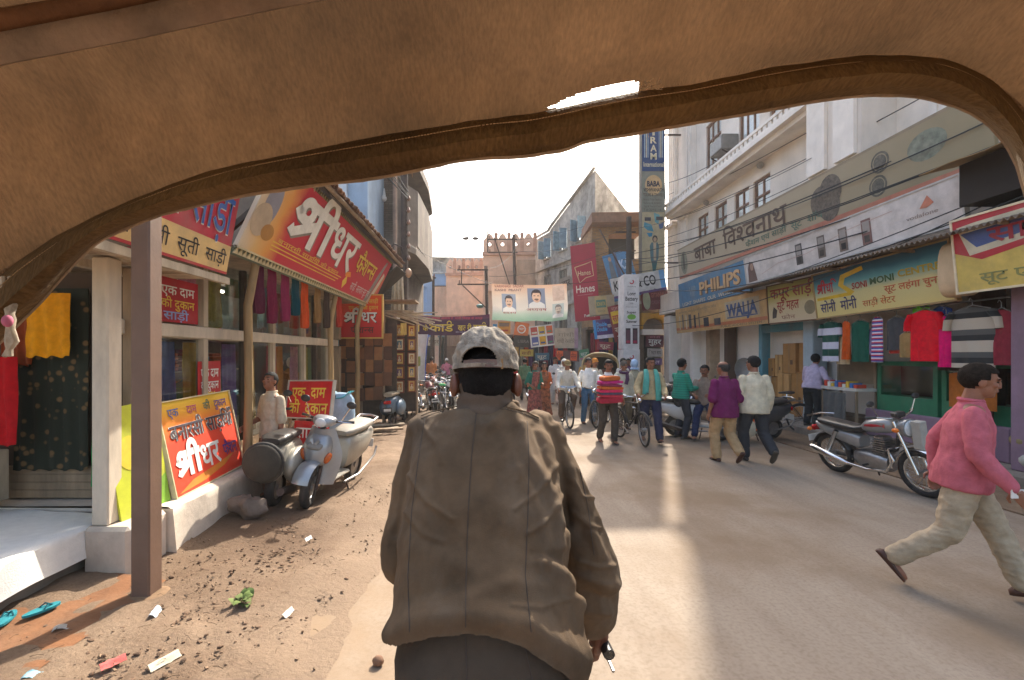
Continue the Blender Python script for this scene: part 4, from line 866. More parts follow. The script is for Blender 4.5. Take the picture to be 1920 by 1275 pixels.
MB().loft(rings).build('plastic_sheet', mat('tarp_blue', hexc('8fa9bd'), .35, .2, 5, .4, 18), tp, True); MB().grid(lambda u, v: (-.3+.5*u,-.2+.4*v,1.14+.06*math.sin(u*7)+.05*noise.noise(V((u*5,v*5,0)))), 12, 8).build('teal_flap', mat('tarp_teal', hexc('2f9cb0'), .4), tp, True, thick=.004)
for i in range(7):
    o = MB().box((0,0,0),(random.uniform(1.0,1.7),random.uniform(.08,.16),.04)).build('loose_plank', WOODL if i % 2 else WOOD, None, bev=.006); o.location = (-2.95+random.uniform(-.25,.3), 9.6+i*.22, .07+.03*(i % 3)); o.rotation_euler = (0, random.uniform(-.04,.04), R(25+random.uniform(-15,15)))
    tag(o, ('nearest','second nearest','third nearest','middle','third farthest','second farthest','farthest')[i]+' loose old plank lying on the ground before the brown board stall', 'plank', 'planks on the ground')
# ================= right: hotel and shop row
HOT = mat('hotel_cream', hexc('efe5d8'), .85, .07, 1.1, .15, 20, dirt=.35, dcol=(.33,.28,.23))
HOT2 = mat('hotel_trim', hexc('f0e8dd'), .8, .07, 2, .15, 20, dirt=.3, dcol=(.3,.25,.2))
ht = thing('hotel_building', 'large cream plastered building with fluted pilasters and a heavy cornice over the right-hand shops', 'building', (10, 12, 0))
fh = Fr((8.25, 20.3, 0), (0,-1,0), (-1,0,0))          # u runs toward the camera
WF = mat('window_wood', hexc('8c6f5c'), .7, .15, 6)
ops = []
for y in (17.2, 15.9, 14.6, 13.55): u_ = 20.3-y; ops.append((u_-.42, 5.5, u_+.42, 7.1, 'cross'))
for y in (9.85,): u_ = 20.3-y; ops.append((u_-.42, 5.9, u_+.42, 7.35, 'cross'))
for y in (16.4, 14.2, 12.6): u_ = 20.3-y; ops.append((u_-.55, 8.35, u_+.55, 10.3, 'cross'))
for y in (7.6, 6.3): u_ = 20.3-y; ops.append((u_-.4, 6.0, u_+.4, 7.6, 'cross'))
wall_h = 20.0
facade(ht, fh, 18.5, wall_h, ops, HOT, WF, depth=.12, sill_m=None, grille=False, pane_m=CLEARGLASS)
for a, b, c, d, *_ in ops:
    fh.mb(MB().b2(a+.08, c-.08, b+.08, d-.08, -.118, -.112)).build('curtain', mat('curtain_white', (.8,.8,.77), .9, .06, 6), ht, w=True)
MB().b2(8.3, 14, 20.22, 20.3, 0, wall_h).build('end_wall', HOT, ht, w=True); MB().b2(8.3, 14, 1.8, 20.2, wall_h, wall_h+.2).build('roof', CEMENT, ht, w=True)
# cornice with dentils, between the two pilaster blocks
fh.mb(MB().b2(1.0, 9.6, 7.55, 7.68, 0.002, .55).b2(.9, 9.7, 7.68, 7.8, .002, .72).b2(.95, 9.65, 7.8, 7.95, .002, .62)).build('cornice', HOT2, ht, w=True)
dm = fh.mb(MB().b2(0, .14, 7.95, 8.08, .35, .6)).mesh('balustrade_block', HOT2)
for i in range(38): piece(dm, 'balustrade_block', ht, (0, -1.05-i*.225, 0), w=True)
fh.mb(MB().b2(1.0, 9.6, 8.085, 8.17, .34, .62)).build('balustrade_rail', HOT2, ht, w=True)
def pilaster(u0, u1, z0, z1, d, nfl):
    fh.mb(MB().b2(u0, u1, z0, z1, .002, d)).build('pilaster', HOT2, ht, w=True)
    wd = (u1-u0)/(nfl+.6)
    mb = MB()
    for i in range(nfl): x = u0+wd*(i+.5)+.02; mb.b2(x, x+wd*.5, z0+.15, z1-.25, d+.001, d+.03)
    fh.mb(mb).build('fluting', HOT2, ht, w=True)
    fh.mb(MB().b2(u0-.05, u1+.05, z1-.12, z1+.04, .004, d+.09)).build('capital', HOT2, ht, w=True)
pilaster(.05, .75, 0, 7.5, .12, 3); pilaster(.15, .85, 7.96, 16.6, .12, 3); pilaster(1.35, 1.85, 5.2, 7.5, .10, 2)
pilaster(2.1, 2.55, 8.2, 12.7, .2, 2)
fh.mb(MB().b2(9.7, 11.2, 4.2, 12.7, .002, .7)).build('bay', HOT, ht, w=True)
for u0 in (9.75, 10.55): fh.mb(MB().b2(u0, u0+.55, 5.9, 7.9, .705, .78)).build('fluted_panel', HOT2, ht, w=True)
fh.mb(MB().b2(9.62, 11.28, 7.95, 8.15, .0, .95).b2(9.55, 11.35, 8.15, 8.3, .0, 1.05)).build('bay_cornice', HOT2, ht, w=True)
pilaster(12.0, 12.75, 4.5, 12.4, .14, 4); pilaster(15.0, 15.6, 4.5, 12.4, .14, 3)
for u_ in (3.6, 6.9): fh.mb(MB().ell((u_, 7.4, .12), (.1,.1,.1), 10, 6)).build('ceiling_lamp', mat('lamp_grey', (.35,.33,.3), .6), ht, True, w=True)
for i, (u_, z) in enumerate(((5.2, 8.5),(7.4, 9.2))):
    a = thing('air_conditioner', ['window air conditioner in a metal cage above the cornice, the lower one','window air conditioner box higher on the cream facade'][i], 'air conditioner', (8.0, 20.3-u_, z), 0, 'air conditioners on the cream facade')
    MB().b2(-.32,.22,-.4,.4,0,.48).build('case', mat('ac_grey', hexc('8b857d'), .6, .15, 5, dirt=.4), a, bev=.02)
    sl_ = MB()
    for q in range(8): sl_.b2(-.335,-.322,-.36,.36,.05+q*.05,.075+q*.05)
    sl_.build('vent_slats', STEEL, a)
    MB().bar((-.3,-.35,-.02),(.25,-.35,-.3),.03,.03).bar((-.3,.35,-.02),(.25,.35,-.3),.03,.03).build('bracket', IRON, a)
# ground floor of the row
rw = thing('shop_row', 'row of open fronted shops with painted pillars under the right-hand signs', 'shop', (8.5, 10, 0))
MB().b2(10.4, 10.5, 3, 20, 0, 4.4).build('back_wall', mat('row_back', hexc('4d4238'), .9, .2, 2), rw, w=True)
MB().b2(7.9, 10.4, 3, 20, 3.45, 3.55).build('ceiling', mat('row_ceiling', hexc('5b4c3e'), .9, .2, 2), rw, w=True)
MB().b2(7.75, 8.2, 3, 20.2, 3.56, 4.4).build('fascia', HOT, rw, w=True)
def pillar(y, wd, x0, x1, m, z1=3.44): MB().b2(x0, x1, y-wd/2, y+wd/2, .19, z1).build('pillar', m, rw, w=True, bev=.015)
MAUVE = mat('mauve_paint', hexc('8f7382'), .8, .12, 2.5, .2, 25, dirt=.4)
pillar(19.4, .6, 7.75, 8.3, HOT2); pillar(16.1, .3, 7.9, 8.3, mat('pillar_tan', hexc('b59a7c'), .8, .15, 4, dirt=.4)); pillar(17.5, .25, 7.95, 8.3, HOT2); pillar(14.9, .22, 7.9, 8.2, mat('pillar_dark', hexc('5c4637'), .8))
pillar(12.95, .16, 7.85, 8.1, paint('4f8794')); pillar(10.9, .34, 7.75, 8.1, mat('pillar_blue', hexc('a7b6bc'), .8, .1, 3, dirt=.4)); pillar(7.05, .2, 7.6, 8.0, mat('stall_post_brown', hexc('4a3628'), .8), 3.0)
pillar(6.06, .6, 7.36, 7.95, MAUVE); pillar(4.2, .4, 7.4, 8.0, MAUVE)
MB().b2(7.86, 8.05, 11.07, 12.87, 2.42, 2.62).build('lintel', paint('4f8794'), rw, w=True)
for y0, y1, m in ((16.25,17.35,'7c3d2a'),(17.65,19.0,'8a8a3c')):
    MB().b2(8.3, 8.36, y0, y1, .19, 2.3).build('door', paint(m), rw, w=True)
    MB().b2(8.26, 8.3, y0+.35, y0+.75, .4, 2.1).build('door_panel', paint('6b5a30'), rw, w=True)
MB().b2(8.4, 8.46, 13.05, 14.75, .19, 2.3).build('white_partition', paint('b9b3ae'), rw, w=True)
MB().b2(8.4, 10.4, 10.95, 11.02, .2, 3.4).build('partition', mat('partition_dark', hexc('6b5844'), .9), rw, w=True)
MB().b2(7.7, 8.6, 6.65, 9.2, .19, .72).build('ledge', MAUVE, rw, w=True, bev=.02)
MB().b2(7.7, 8.8, 9.25, 10.7, .19, .5).build('step', mat('step_brown', hexc('6b5a48'), .9, .2, 3, dirt=.5), rw, w=True)
GRN = paint('2f7a55')
cb = thing('green_cabinet', 'green framed glass cabinet on the mauve ledge under the hanging clothes', 'cabinet', (7.9, 8.4, .72))
for bx in ((-.12,.3,-.6,-.52,0,.95),(-.12,.3,.52,.6,0,.95),(-.12,.3,-.52,.52,.87,.95),(-.12,.3,-.52,.52,0,.3)): MB().b2(*bx).build('frame', GRN, cb)
MB().b2(-.1,-.09,-.52,.52,.3,.87).build('pane', SHOPGLASS, cb); MB().b2(.28,.3,-.52,.52,.3,.87).build('back_panel', mat('cab_back', hexc('4a3326'), .8), cb)
c2 = dup(cb, (7.92, 7.15, .72), label='darker green framed cabinet to the right of the first on the mauve ledge')
# cartons
CARD = [mat('cardboard'+str(i), hexc(c), .85, .1, 4, .1, 30, dirt=.25) for i, c in enumerate(('b98a50','ab7b44','c4965c'))]
def carton(x, y, z, a, b, c, lab, rz=0):
    t = thing('carton', lab, 'carton', (x, y, z), rz, 'cartons in the box shop')
    MB().b2(-a/2,a/2,-b/2,b/2,0,c).build('box', random.choice(CARD), t, bev=.008)
    MB().b2(-a/2-.003,-a/2-.001,-.035,.035,.02,c-.01).build('tape', mat('tape_tan', hexc('9c6f38'), .4), t); MB().b2(-a/2-.003,-a/2-.001,-b*.3,-b*.1,c*.3,c*.45).build('print', paint('5a3c22'), t)
rows = [(11.25,.19,.5,1.15),(11.72,.19,.45,1.15),(12.2,.19,.46,1.1),(12.63,.19,.36,1.0),(11.3,1.35,.62,.75),(12.0,1.3,.5,.8),(12.45,1.2,.3,.6),(12.72,1.2,.26,.5)]
nm = ['tall carton beside the pale blue pillar, bottom row','second tall carton from the pale blue pillar, bottom row','third tall carton from the pale blue pillar, bottom row','narrow carton at the far end of the bottom row','wide carton on top nearest the pale blue pillar','square carton on top in the middle of the pile','small carton on top toward the teal post','smallest carton on top beside the teal post']
for (y, z, b, c), l_ in zip(rows, nm): carton(8.3+random.uniform(-.04,.04), y, z, .5, b, c, l_)
carton(8.5,13.35,.19,.5,.5,.75,'carton on the floor before the pale partition'); carton(8.5,13.9,.19,.5,.5,.9,'carton left of the other one before the pale partition'); carton(8.5,13.5,.95,.45,.7,.35,'flat carton lying across two others before the pale partition'); carton(8.45,14.4,.19,.5,.4,.6,'carton in the shadow beside the dark pillar')
t = thing('mannequin_head', 'dark round bundle on top of the cartons by the pale partition', 'bundle', (8.45,13.45,1.31)); MB().ell((0,0,.12),(.2,.3,.13)).build('bundle', BLACKP, t, True); MB().ell((0,-.05,.34),(.13,.15,.15)).build('knot', BLACKP, t, True)
t['category'] = 'bundle'; t.name = 'dark_bundle'
# street stall things on the step
t = thing('display_stand', 'small vendor stand with packets on a white tray under the clothes', 'stand', (7.65, 9.55, .2))
MB().b2(-.25,.25,-.5,.5,.86,.92).build('tray', paint('c8c2b6'), t)
for x in (-.2,.2):
    for y in (-.45,.45): MB().b2(x-.02,x+.02,y-.02,y+.02,0,.86).build('leg', WOOD, t)
for i in range(9):
    MB().b2(-.2,.0,-.45+i*.1,-.38+i*.1,.921,.99+.03*(i % 3)).build('packet', paint(('c9472f','3d6fb0','d8b03a','e0dcd0')[i % 4]), t)
for y in (-.47,.47): MB().b2(.15,.2,y-.03,y+.03,.92,1.75).build('upright', WOOD, t)
MB().b2(.16,.2,-.44,.44,1.0,1.6).build('back_panel', mat('stand_back', hexc('7a6a52'), .8), t)
hang('grey_trousers', 'pair of grey trousers hung below the vendor stand tray', 'trousers', -.3,.3,0,0,.62, cloth('5f5f5c'), face='x', n=3).location = (7.32, 9.5, 1.02)
for i, (x,y,z,c,r_) in enumerate(((7.5,6.1,.3,'b5b0a4',.2),(7.55,6.25,.55,'8c7c58',.2),(7.35,5.75,.28,'a89a7c',.22))):
    o = MB().ell((0,0,0),(r_,r_*1.2,r_*.7),14,9).build('sack', cloth(c), None, True); o.location=(x,y,z+.05); tag(o, ['pale sack at the foot of the mauve pillar','olive sack on top by the mauve pillar','tan sack nearest the camera by the mauve pillar'][i], 'sack', 'sacks by the mauve pillar')
# hanging clothes
def garment(y, wd, z1, ln, m, label, x=7.42, sleeves=False, mm=None):
    t = thing('hanging_garment', label, 'garment', (x, y, z1), R(90), 'clothes hung along the shop front')
    prof = [(.5,-.02),(.5,-1)]
    def fn(side):
        def f(u, v):
            k = (1-.0*v) ; sh = -.06*abs(u-.5)*2 if v < .02 else -.06*abs(u-.5)*2*(1-v)
            dz = sh-v*ln; b = .055*math.sin(math.pi*u)**.6*(.5+.5*v)+.024*math.sin(u*15+v*4+y*7)*v*math.sin(math.pi*u)**.5
            return ((u-.5)*wd*k, side*b, dz)
        return f
    mb = MB().grid(fn(1), 20, 12).grid(fn(-1), 20, 12); mb.build('body', m, t, True)
    if sleeves:
        for s in (-1,1): MB().tube([(s*wd*.42,0,-.07),(s*wd*.56,0,-.2),(s*wd*.6,0,-.34)], [.085,.08,.07], 10, flat=.6).build('sleeve', mm or m, t, True)
    MB().tube([(-wd*.4,0,-.04),(0,0,.03),(wd*.4,0,-.04)], .008, 5).tube([(0,0,.03),(0,0,.1),(.03,0,.14),(.05,0,.1)], .006, 5).build('hanger', STEEL, t, True)
    return t
G1 = stripe_mat('rugby_green_white', ['ccc8d4','ccc8d4','1b4a3c','1b4a3c'], 2, .30); G2 = stripe_mat('stripes_multi', ['e0d8e0','3a4fa0','c23a52','e6e2e6','3a3f80','c9485a'], 2, .16); G3 = stripe_mat('stripes_tan_black', ['b9ab98','b9ab98','2b2b2a','55534f'], 2, .34)
garment(9.75,.46,2.52,.86,G1,'green and white broad striped polo shirt hung leftmost','7.42' and 7.42,True)
garment(9.32,.2,2.5,.8,cloth('d0581f'),'orange garment between the striped polo and the green one')
garment(9.0,.42,2.48,.82,cloth('1f5a48'),'bottle green garment beside the orange one',7.44)
garment(8.58,.24,2.52,.86,G2,'narrow red white and blue striped top')
garment(8.2,.4,2.48,.6,cloth('4c4b4c'),'charcoal garment right of the striped top',7.44); garment(8.2,.38,2.02,.2,cloth('b33a2c'),'short rust red garment showing below the charcoal one',7.47); garment(7.95,.3,2.2,.45,cloth('a07f50'),'tan garment hung low beside the red shirt',7.4)
garment(7.62,.5,2.55,.86,cloth('e0182a'),'bright red shirt in the middle of the row',7.38,True); garment(7.28,.26,2.42,.82,cloth('e0106a'),'hot pink top beside the red shirt',7.4)
garment(6.85,.62,2.52,.92,G3,'tan and black broad striped shirt at the right end',7.36,True)
garment(8.8,.3,2.3,.5,cloth('8c7a9a'),'grey mauve top hung low behind the striped top',7.5); garment(9.5,.34,2.2,.6,cloth('c9b08a'),'sand coloured shirt hung low behind the orange garment',7.5); garment(7.45,.34,2.6,.7,cloth('2f4a8c'),'royal blue shirt behind the red one',7.5); garment(6.5,.3,2.45,.8,cloth('8a2f3a'),'wine red top at the far right end of the rail',7.4)
garment(7.75,.3,2.72,.2,cloth('6bbf3a'),'small lime green item above the tan garment',7.45)
garment(7.1,.7,1.55,.6,cloth('b0662a'),'orange brown garments bundled below the striped shirt',7.62); garment(7.2,.8,1.8,.26,cloth('43362f'),'dark brown garment bundled above the orange brown ones',7.58)
tag(MB().tube([(7.42,10.2,2.6),(7.42,6.4,2.62)], .014, 6).build('clothes_rail', STEEL, None, True), 'thin metal rail carrying the hanging clothes', 'rail')
# signs on the row (u toward the camera is left to right)
def rsign(label, X, y0, y1, zb0, zb1, zt0, m, lean=0., frame=None, thick=.06, name='shop_sign'):
    return panel(name, label, 'sign', (X, y0, zb0), (X, y1, zb1), (X-lean, y0, zt0), m, thick, frame, .03)
TANS = gradient_mat('sign_tan', [(0,'b3a48c'),(.5,'a8977c'),(1,'8c8062')], 0, 10.9, .2)
b1, W, H = rsign('long faded tan sign with brown Hindi letters across the cream facade', 7.55, 17.6, 6.7, 4.72, 4.66, 5.86, TANS, .1)
rect(b1, .0, .0, W, .1, paint('b8735c'), .003, 'red_stripe'); rect(b1, 0, H-.05, W, H, paint('8f8068'), .003, 'top_stripe')
BRN = paint('5a4436', dirt=.05)
text(b1, 'बाबा  िवश~वनाथ', 1.35, .42, .52, BRN, 5.0, bold=.03, z=.008); text(b1, 'फैशन एवं साड़ी  सूट  शॉप', 4.5, .2, .16, paint('4c6a58'), 3.0, bold=.02, z=.008)
for cx, cy, r_ in ((7.75,.68,.32),(7.45,.55,.3),(7.7,.38,.3)): oval(b1, cx, cy, r_, r_*1.1, paint('63584c', var=.4, scale=14), .003+.001*cx*.3, 'faded_print')
for cx, cy in ((9.0,.78),(8.92,.36)): oval(b1, cx, cy, .2, .2, paint('5d5a50', var=.4, scale=14), .003, 'round_print'); ring(b1, arc(cx, cy, .15, 0, 350, 20), .02, paint('93876c'), .005)
oval(b1, 9.9, .7, .35, .25, paint('7a8070', var=.3, scale=8), .003, 'faded_print'); oval(b1, .5, .55, .28, .42, paint('8a8a76', var=.3, scale=9), .003, 'faded_print'); rect(b1, .4, .3, .56, .9, paint('5a5648'), .005, 'faded_print')
w1, W, H = rsign('long white phone sign with four handset pictures below the tan sign', 7.35, 12.72, 6.95, 3.78, 3.84, 4.5, paint('d2c9c3'), .08, mat('frame_white', (.5,.48,.45), .6))
for x, c in ((2.05,'4a4646'),(2.75,'6b5f58'),(3.35,'7a6a60'),(3.92,'7a5450')):
    rect(w1, x, .1, x+.22, .58, paint(c), .004, 'phone_print'); rect(w1, x+.03, .32, x+.19, .54, paint('9a928c'), .007, 'screen_print')
    rect(w1, x+.05, .14, x+.17, .27, paint('2e2b2b'), .007, 'keypad_print')
flat(w1, [(.1,.02),(.5,.02),(.42,.35),(.35,.55),(.2,.58),(.12,.4)], paint('6a4f48'), .004, 'figure_print'); oval(w1, .3, .42, .07, .1, paint('b08c78'), .006); flat(w1, [(5.1,.42),(5.25,.6),(5.35,.45),(5.22,.4)], paint('c9785c'), .004, 'logo_print'); text(w1, 'vodafone', 4.85, .28, .07, paint('8c7a72'), .55)
ring(w1, [(.7,.15),(1.4,.3),(2.4,.3),(3.6,.5),(4.6,.55)], .012, paint('c0a49c'), .005, 'swoosh', False)
ph, W, H = rsign('blue sign with tan capital letters at the far end of the shop row', 7.5, 17.5, 12.8, 3.56, 3.6, 4.5, paint('4f7c9c', dirt=.4), .05)
text(ph, 'PHILIPS', 1.75, .3, .42, paint('6a4f33'), 2.5, bold=.04, z=.003, name='letter_shadow'); text(ph, 'PHILIPS', 1.7, .32, .42, paint('d0a878'), 2.5, bold=.03, z=.010)
text(ph, 'VIP', .9, .34, .36, paint('7f93a0'), .5, bold=.03); text(ph, 'LIGHT  SHAPES  OUR  WORLD', .3, .06, .13, paint('c9bfa8'), 3.6, bold=.02)
wj, W, H = rsign('tan sign with appliance pictures and blue letters below the blue sign', 7.42, 17.55, 11.9, 2.62, 2.62, 3.53, paint('c09a64', dirt=.35), .07)
rect(wj, 0, .1, W, .2, paint('b5683f'), .003, 'orange_stripe'); rect(wj, 3.6, .26, 5.35, .78, paint('b0a084'), .003, 'name_plate')
text(wj, 'WALJA', 3.7, .34, .36, paint('2f4a78'), 1.55, bold=.04, z=.008); rect(wj, 3.7, .28, 5.25, .31, paint('2f4a78'), .008, 'underline')
for x, w_, h0, c in ((.3,.1,.5,'b8a88a'),(.55,.14,.55,'7a6e60'),(.85,.1,.5,'c8b898'),(1.1,.2,.5,'3b3c48'),(1.5,.14,.45,'2e2f3a'),(1.85,.08,.5,'6a5e52'),(2.2,.35,.3,'2f3038'),(2.9,.4,.22,'33343c')): rect(wj, x, .13, x+w_, .13+h0, paint(c), .006, 'appliance_print')
text(wj, 'PUBLIC ADDRESS SYSTEM', 3.3, .03, .07, paint('5a4a38'), 2.1); text(wj, 'www.waljaelectricals', .3, .72, .1, paint('8a7a5e'), 2.8)
kp, W, H = rsign('cream and olive sign with dark red Hindi lettering right of the appliance sign', 7.38, 11.78, 9.98, 2.62, 2.6, 3.55, gradient_mat('sign_olive', [(0,'cdb896'),(.45,'c8b78c'),(.65,'b3a24a'),(1,'8f8a45')], 1, .95, .1), .06, mat('sign_edge_brown', hexc('6b4e36'), .7))
text(kp, 'कपूर साड़ी', .1, .6, .26, paint('8c2f22'), 1.6, bold=.04); text(kp, 'सूट महल', .35, .3, .22, paint('a0281f'), .8, bold=.03); oval(kp, 1.5, .28, .18, .16, paint('8c7f60'), .003); flat(kp, [(.15,.1),(.3,.12),(.35,.3),(.22,.4),(.16,.25)], paint('4a4038'), .003, 'figure_print'); text(kp, 'फोन', .5, .06, .1, paint('8c4a3a'), .5)
sm, W, H = rsign('long blue to yellow saree sign with red dark blue and green lettering', 7.28, 9.92, 7.02, 2.6, 2.66, 3.52, gradient_mat('sign_blue_yellow', [(0,'d8c37c'),(.45,'cfc389'),(.68,'5f9a9c'),(.85,'2c6478'),(1,'274f63')], 1, .92, .14), .1, mat('sign_edge_tan', hexc('a88a5c'), .7))
text(sm, 'Sधि', .08, .5, .22, REDP, .55, bold=.04); flat(sm, [(.05,.36),(.95,.36),(1.05,.42),(.8,.6),(.85,.72),(1.3,.8),(1.28,.88),(.75,.8),(.66,.6),(.88,.43),(.05,.42)], paint('d8b020'), .004, 'yellow_swoosh')
text(sm, 'SONI', 1.0, .47, .12, paint('a8342a'), .35, bold=.03); text(sm, 'MONI', 1.42, .49, .12, paint('3f5f34'), .5, bold=.03); text(sm, 'CENTRE', 2.0, .52, .12, paint('c0a030'), .75, bold=.03)
text(sm, 'सोनी  मोनी', .12, .1, .2, paint('3a3560'), .95, bold=.05); text(sm, 'साड़ी सेंटर', 1.2, .1, .12, paint('c8743c'), .7, bold=.03); text(sm, 'सूट लहंगा चुनरी', 1.7, .3, .12, paint('c8643c'), 1.1, bold=.03)
rs, W, H = rsign('red yellow and blue sign at the right edge of the shop row', 7.0, 6.7, 4.4, 2.72, 2.72, 3.75, paint('d0b45c'), .1, CREAM)
flat(rs, [(0,H),(0,H*.55),(.35,.42),(W,.75),(W,H)], paint('b8323a'), .003, 'red_field'); flat(rs, [(.05,H*.9),(.2,.5),(.6,.55),(W,.8),(W,H-.02),(.3,H-.08)], paint('cfc4a8'), .005, 'cream_field'); flat(rs, [(.1,H*.8),(.3,.6),(W,.86),(W,H*.9)], paint('4f5f90'), .007, 'blue_field'); text(rs, 'साड़ी', .45, .62, .22, paint('a0303c'), .9, bold=.05, z=.01); text(rs, 'सूट एवं दुपट्टा', .3, .1, .14, paint('8a8a50'), 1.5, bold=.03)
br_ = MB().lofty([(-.14,0,.2,.42),(.14,0,.2,.42)], 18, 3).build('painted_bracket', mat('bracket_cream', hexc('cdb08a'), .8, .1, 3, dirt=.3), None, True, bev=0); br_.location = (7.2, 6.88, 3.1); tag(br_, 'rounded cream plaster block between the yellow and red signs', 'bracket')
# corrugated awning
aw = thing('corrugated_awning', 'rusty corrugated iron awning running under the white phone sign', 'awning', (7.3, 9, 3.6))
MB().grid(lambda u, v: (7.7-.95*v, 12.9-8.6*u, 3.72-.16*v+.022*math.sin(u*2*math.pi*95)), 560, 3).build('corrugated_sheet', mat('corrugated_iron', hexc('8d7f70'), .7, .25, 3, metal=.2, dirt=.5), aw, True, w=True, thick=.008)
for y in (12.5,10.8,9.2,7.6,6.0): MB().bar((7.7,y,3.5),(6.8,y,3.55),.04,.04).build('rafter', WOOD, aw, w=True)
MB().b2(6.9,7.65,3.6,6.6,3.95,4.55).build('dark_box', mat('awning_dark', hexc('2b241f'), .9), aw, w=True)
MB().grid(lambda u, v: (7.65-1.1*v, 6.85-3.6*u, 4.75-.25*v+.05*noise.noise(V((u*6,v*4,0)))), 24, 8).build('tarp', mat('awning_tarp', hexc('a5875c'), .9, .2, 2, .3, 15, dirt=.4), aw, True, w=True, thick=.01)
# yellow arch shop at far end
ya = thing('arch_shop', 'narrow shop with a yellow scalloped arch beyond the blue sign', 'shop', (7.6, 20.5, 0))
MB().b2(7.0,8.2,20.6,22.5,0,5.2).build('wall', mat('arch_wall', hexc('857566'), .9, .2, 2, dirt=.5), ya, w=True)
MB().prism([(-.55,0),(-.55,.72),(.55,.72),(.55,0),(.5,0),(.46,.2),(.3,.42),(0,.5),(-.3,.42),(-.46,.2),(-.5,0)], .25, Matrix.Translation((7.55,20.55,2.95))@Matrix.Rotation(R(90),4,'X')).build('arch', paint('cf9a32'), ya, w=True)
MB().b2(7.05,8.1,20.3,20.58,2.7,2.94).build('beam', HOT2, ya, w=True); MB().b2(7.2,7.95,20.55,20.59,.2,2.65).build('doorway_shade', ROOMSHADE, ya, w=True)  # door gap is a near-black slab on the wall, shade painted in
ma, W, H = panel('shop_sign', 'dark maroon shop sign with an oval above the yellow arch', 'sign', (7.0,20.2,3.75), (8.1,20.0,3.85), (7.0,20.2,4.7), paint('6a2a38'), .06)
oval(ma, .22, .45, .16, .42, paint('a9b8a0'), .003); text(ma, 'GITANJALI', .42, .55, .2, paint('a86a60'), .62, bold=.02); text(ma, 'CREATION', .42, .25, .16, paint('8c5a6a'), .62, bold=.02)
# overhead cables on the right
for i, (a, b, s_) in enumerate((((8.0,4.2,5.6),(6.1,20,6.2),.5),((7.9,4.6,5.1),(6.0,20,6.0),.6),((7.8,4.6,4.7),(6.0,20,5.4),.45),((7.9,4.3,4.4),(5.8,20,5.0),.5),((6.9,5.5,4.05),(7.3,20,3.6),.25),((7.3,5.2,4.3),(5.4,17.1,2.9),.6),((7.95,6.0,6.9),(7.7,20,8.3),.2),((7.9,6.5,6.4),(7.7,20,7.6),.25),((7.7,5.0,5.9),(7.75,20.1,6.9),.3))):
    wire(a, b, s_, .014 if i < 4 else .010, ('thick black cable crossing the middle of the tan sign','thick black cable just below the tan sign','thick black cable crossing the white phone sign','thick black cable along the foot of the white phone sign','thin cable running just above the corrugated awning','lowest cable reaching down to the advert pole','thin cable high on the cream facade','thin cable across the windows of the cream facade','thin cable along the top edge of the tan sign')[i], 'cables along the right shops')
for i_, (a_, b_) in enumerate((((7.6,4.6,4.9),(6.2,20,5.7)),((7.5,5.0,5.3),(7.2,20,6.6)),((7.0,5.2,3.95),(6.4,17.2,4.3)),((7.7,8.0,8.2),(7.7,20,9.3)))): wire(a_, b_, .35+.1*i_, .012, ('sagging cable across the upper half of the tan sign','cable rising over the first floor windows','cable hanging in front of the yellow signs','cable high above the cornice')[i_], 'cables along the right shops')
wire((7.75,19.6,9.2),(7.7,19.2,7.2),.0,.02,'black cable hanging straight down the far pilaster','cables along the right shops')
# ================= signs and banners over the street
kr = thing('projecting_sign', 'tall projecting sign column with blue upper panel and faded lower panels', 'sign', (6.55, 19.0, 5.05))
SW = .98; ky = -.05
def sgroup(name, parent_root, ll, m, Wd, Hd): pass
MB().b2(0, SW, 0, .35, 0, 10.4).build('box', mat('sign_box_grey', hexc('7d7568'), .8, .15, 3), kr)
def kpanel(z0, z1, m, name='panel'): return MB().b2(.02, SW-.02, -.02, -.001, z0, z1).build(name, m, kr)
KB = gradient_mat('kiram_blue', [(0,'3f8cae'),(.12,'1f4f86'),(.4,'16305c'),(1,'1a2f58')], 2, 2.9, .05); KB2 = paint('7f8478', dirt=.3); KB3 = paint('b3a684', dirt=.25)
kpanel(.02, 2.72, KB3); kpanel(2.74, 4.42, KB2); kpanel(4.44, 10.35, mat('kiram_navy', hexc('1e3f70'), .5, .1, 2))
fx = bpy.data.objects.new('lettering_panel', MB().b2(.06,.92,.02,.03,-.0215,-.0205).mesh('p', KB2)); C.objects.link(fx); fx.parent = kr; fx.rotation_euler = (R(90),0,0); fx.location = (0,-.0225,0)
def kt(s, x, z, h, m, width, bold=.02, align='C', zz=0.006): 
    o = text(fx, s, x, z, h, m, width, align, bold, z=zz); return o
GOLD = paint('d8cfae', dirt=.1)
for i, ch in enumerate('MARIK'): kt(ch, SW/2, 4.93+.335*i, .27, GOLD, .27 if ch != 'I' else .1, .03)
for x in (.1,.17,.24,.71,.78,.85): rect(fx, x, 5.0, x+.035, 7.7, paint('9fb5c4') if x not in (.17,.78) else GOLD, .003, 'gold_line')
kt('International', SW/2, 4.62, .2, GOLD, .84, .015)
oval(fx, SW/2, 3.85, .36, .42, paint('c9a878'), .002, 'dome_print'); kt('BABA', SW/2, 3.8, .22, paint('2c2a3a'), .55, .05); kt('VISHWANATH', SW/2, 3.58, .15, paint('3a3430'), .86, .03); kt('TOURS & TRAVELS', SW/2, 3.38, .13, paint('5a4a34'), .86, .02)
for i, s in enumerate(('Hotel & Ticket Booking', 'Railway & Airways', 'Taxi & Tourist Coach', 'Tel 2392116')): kt(s, .07, 3.2-.14*i, .09, paint('5d5848'), .75, 0, 'L')
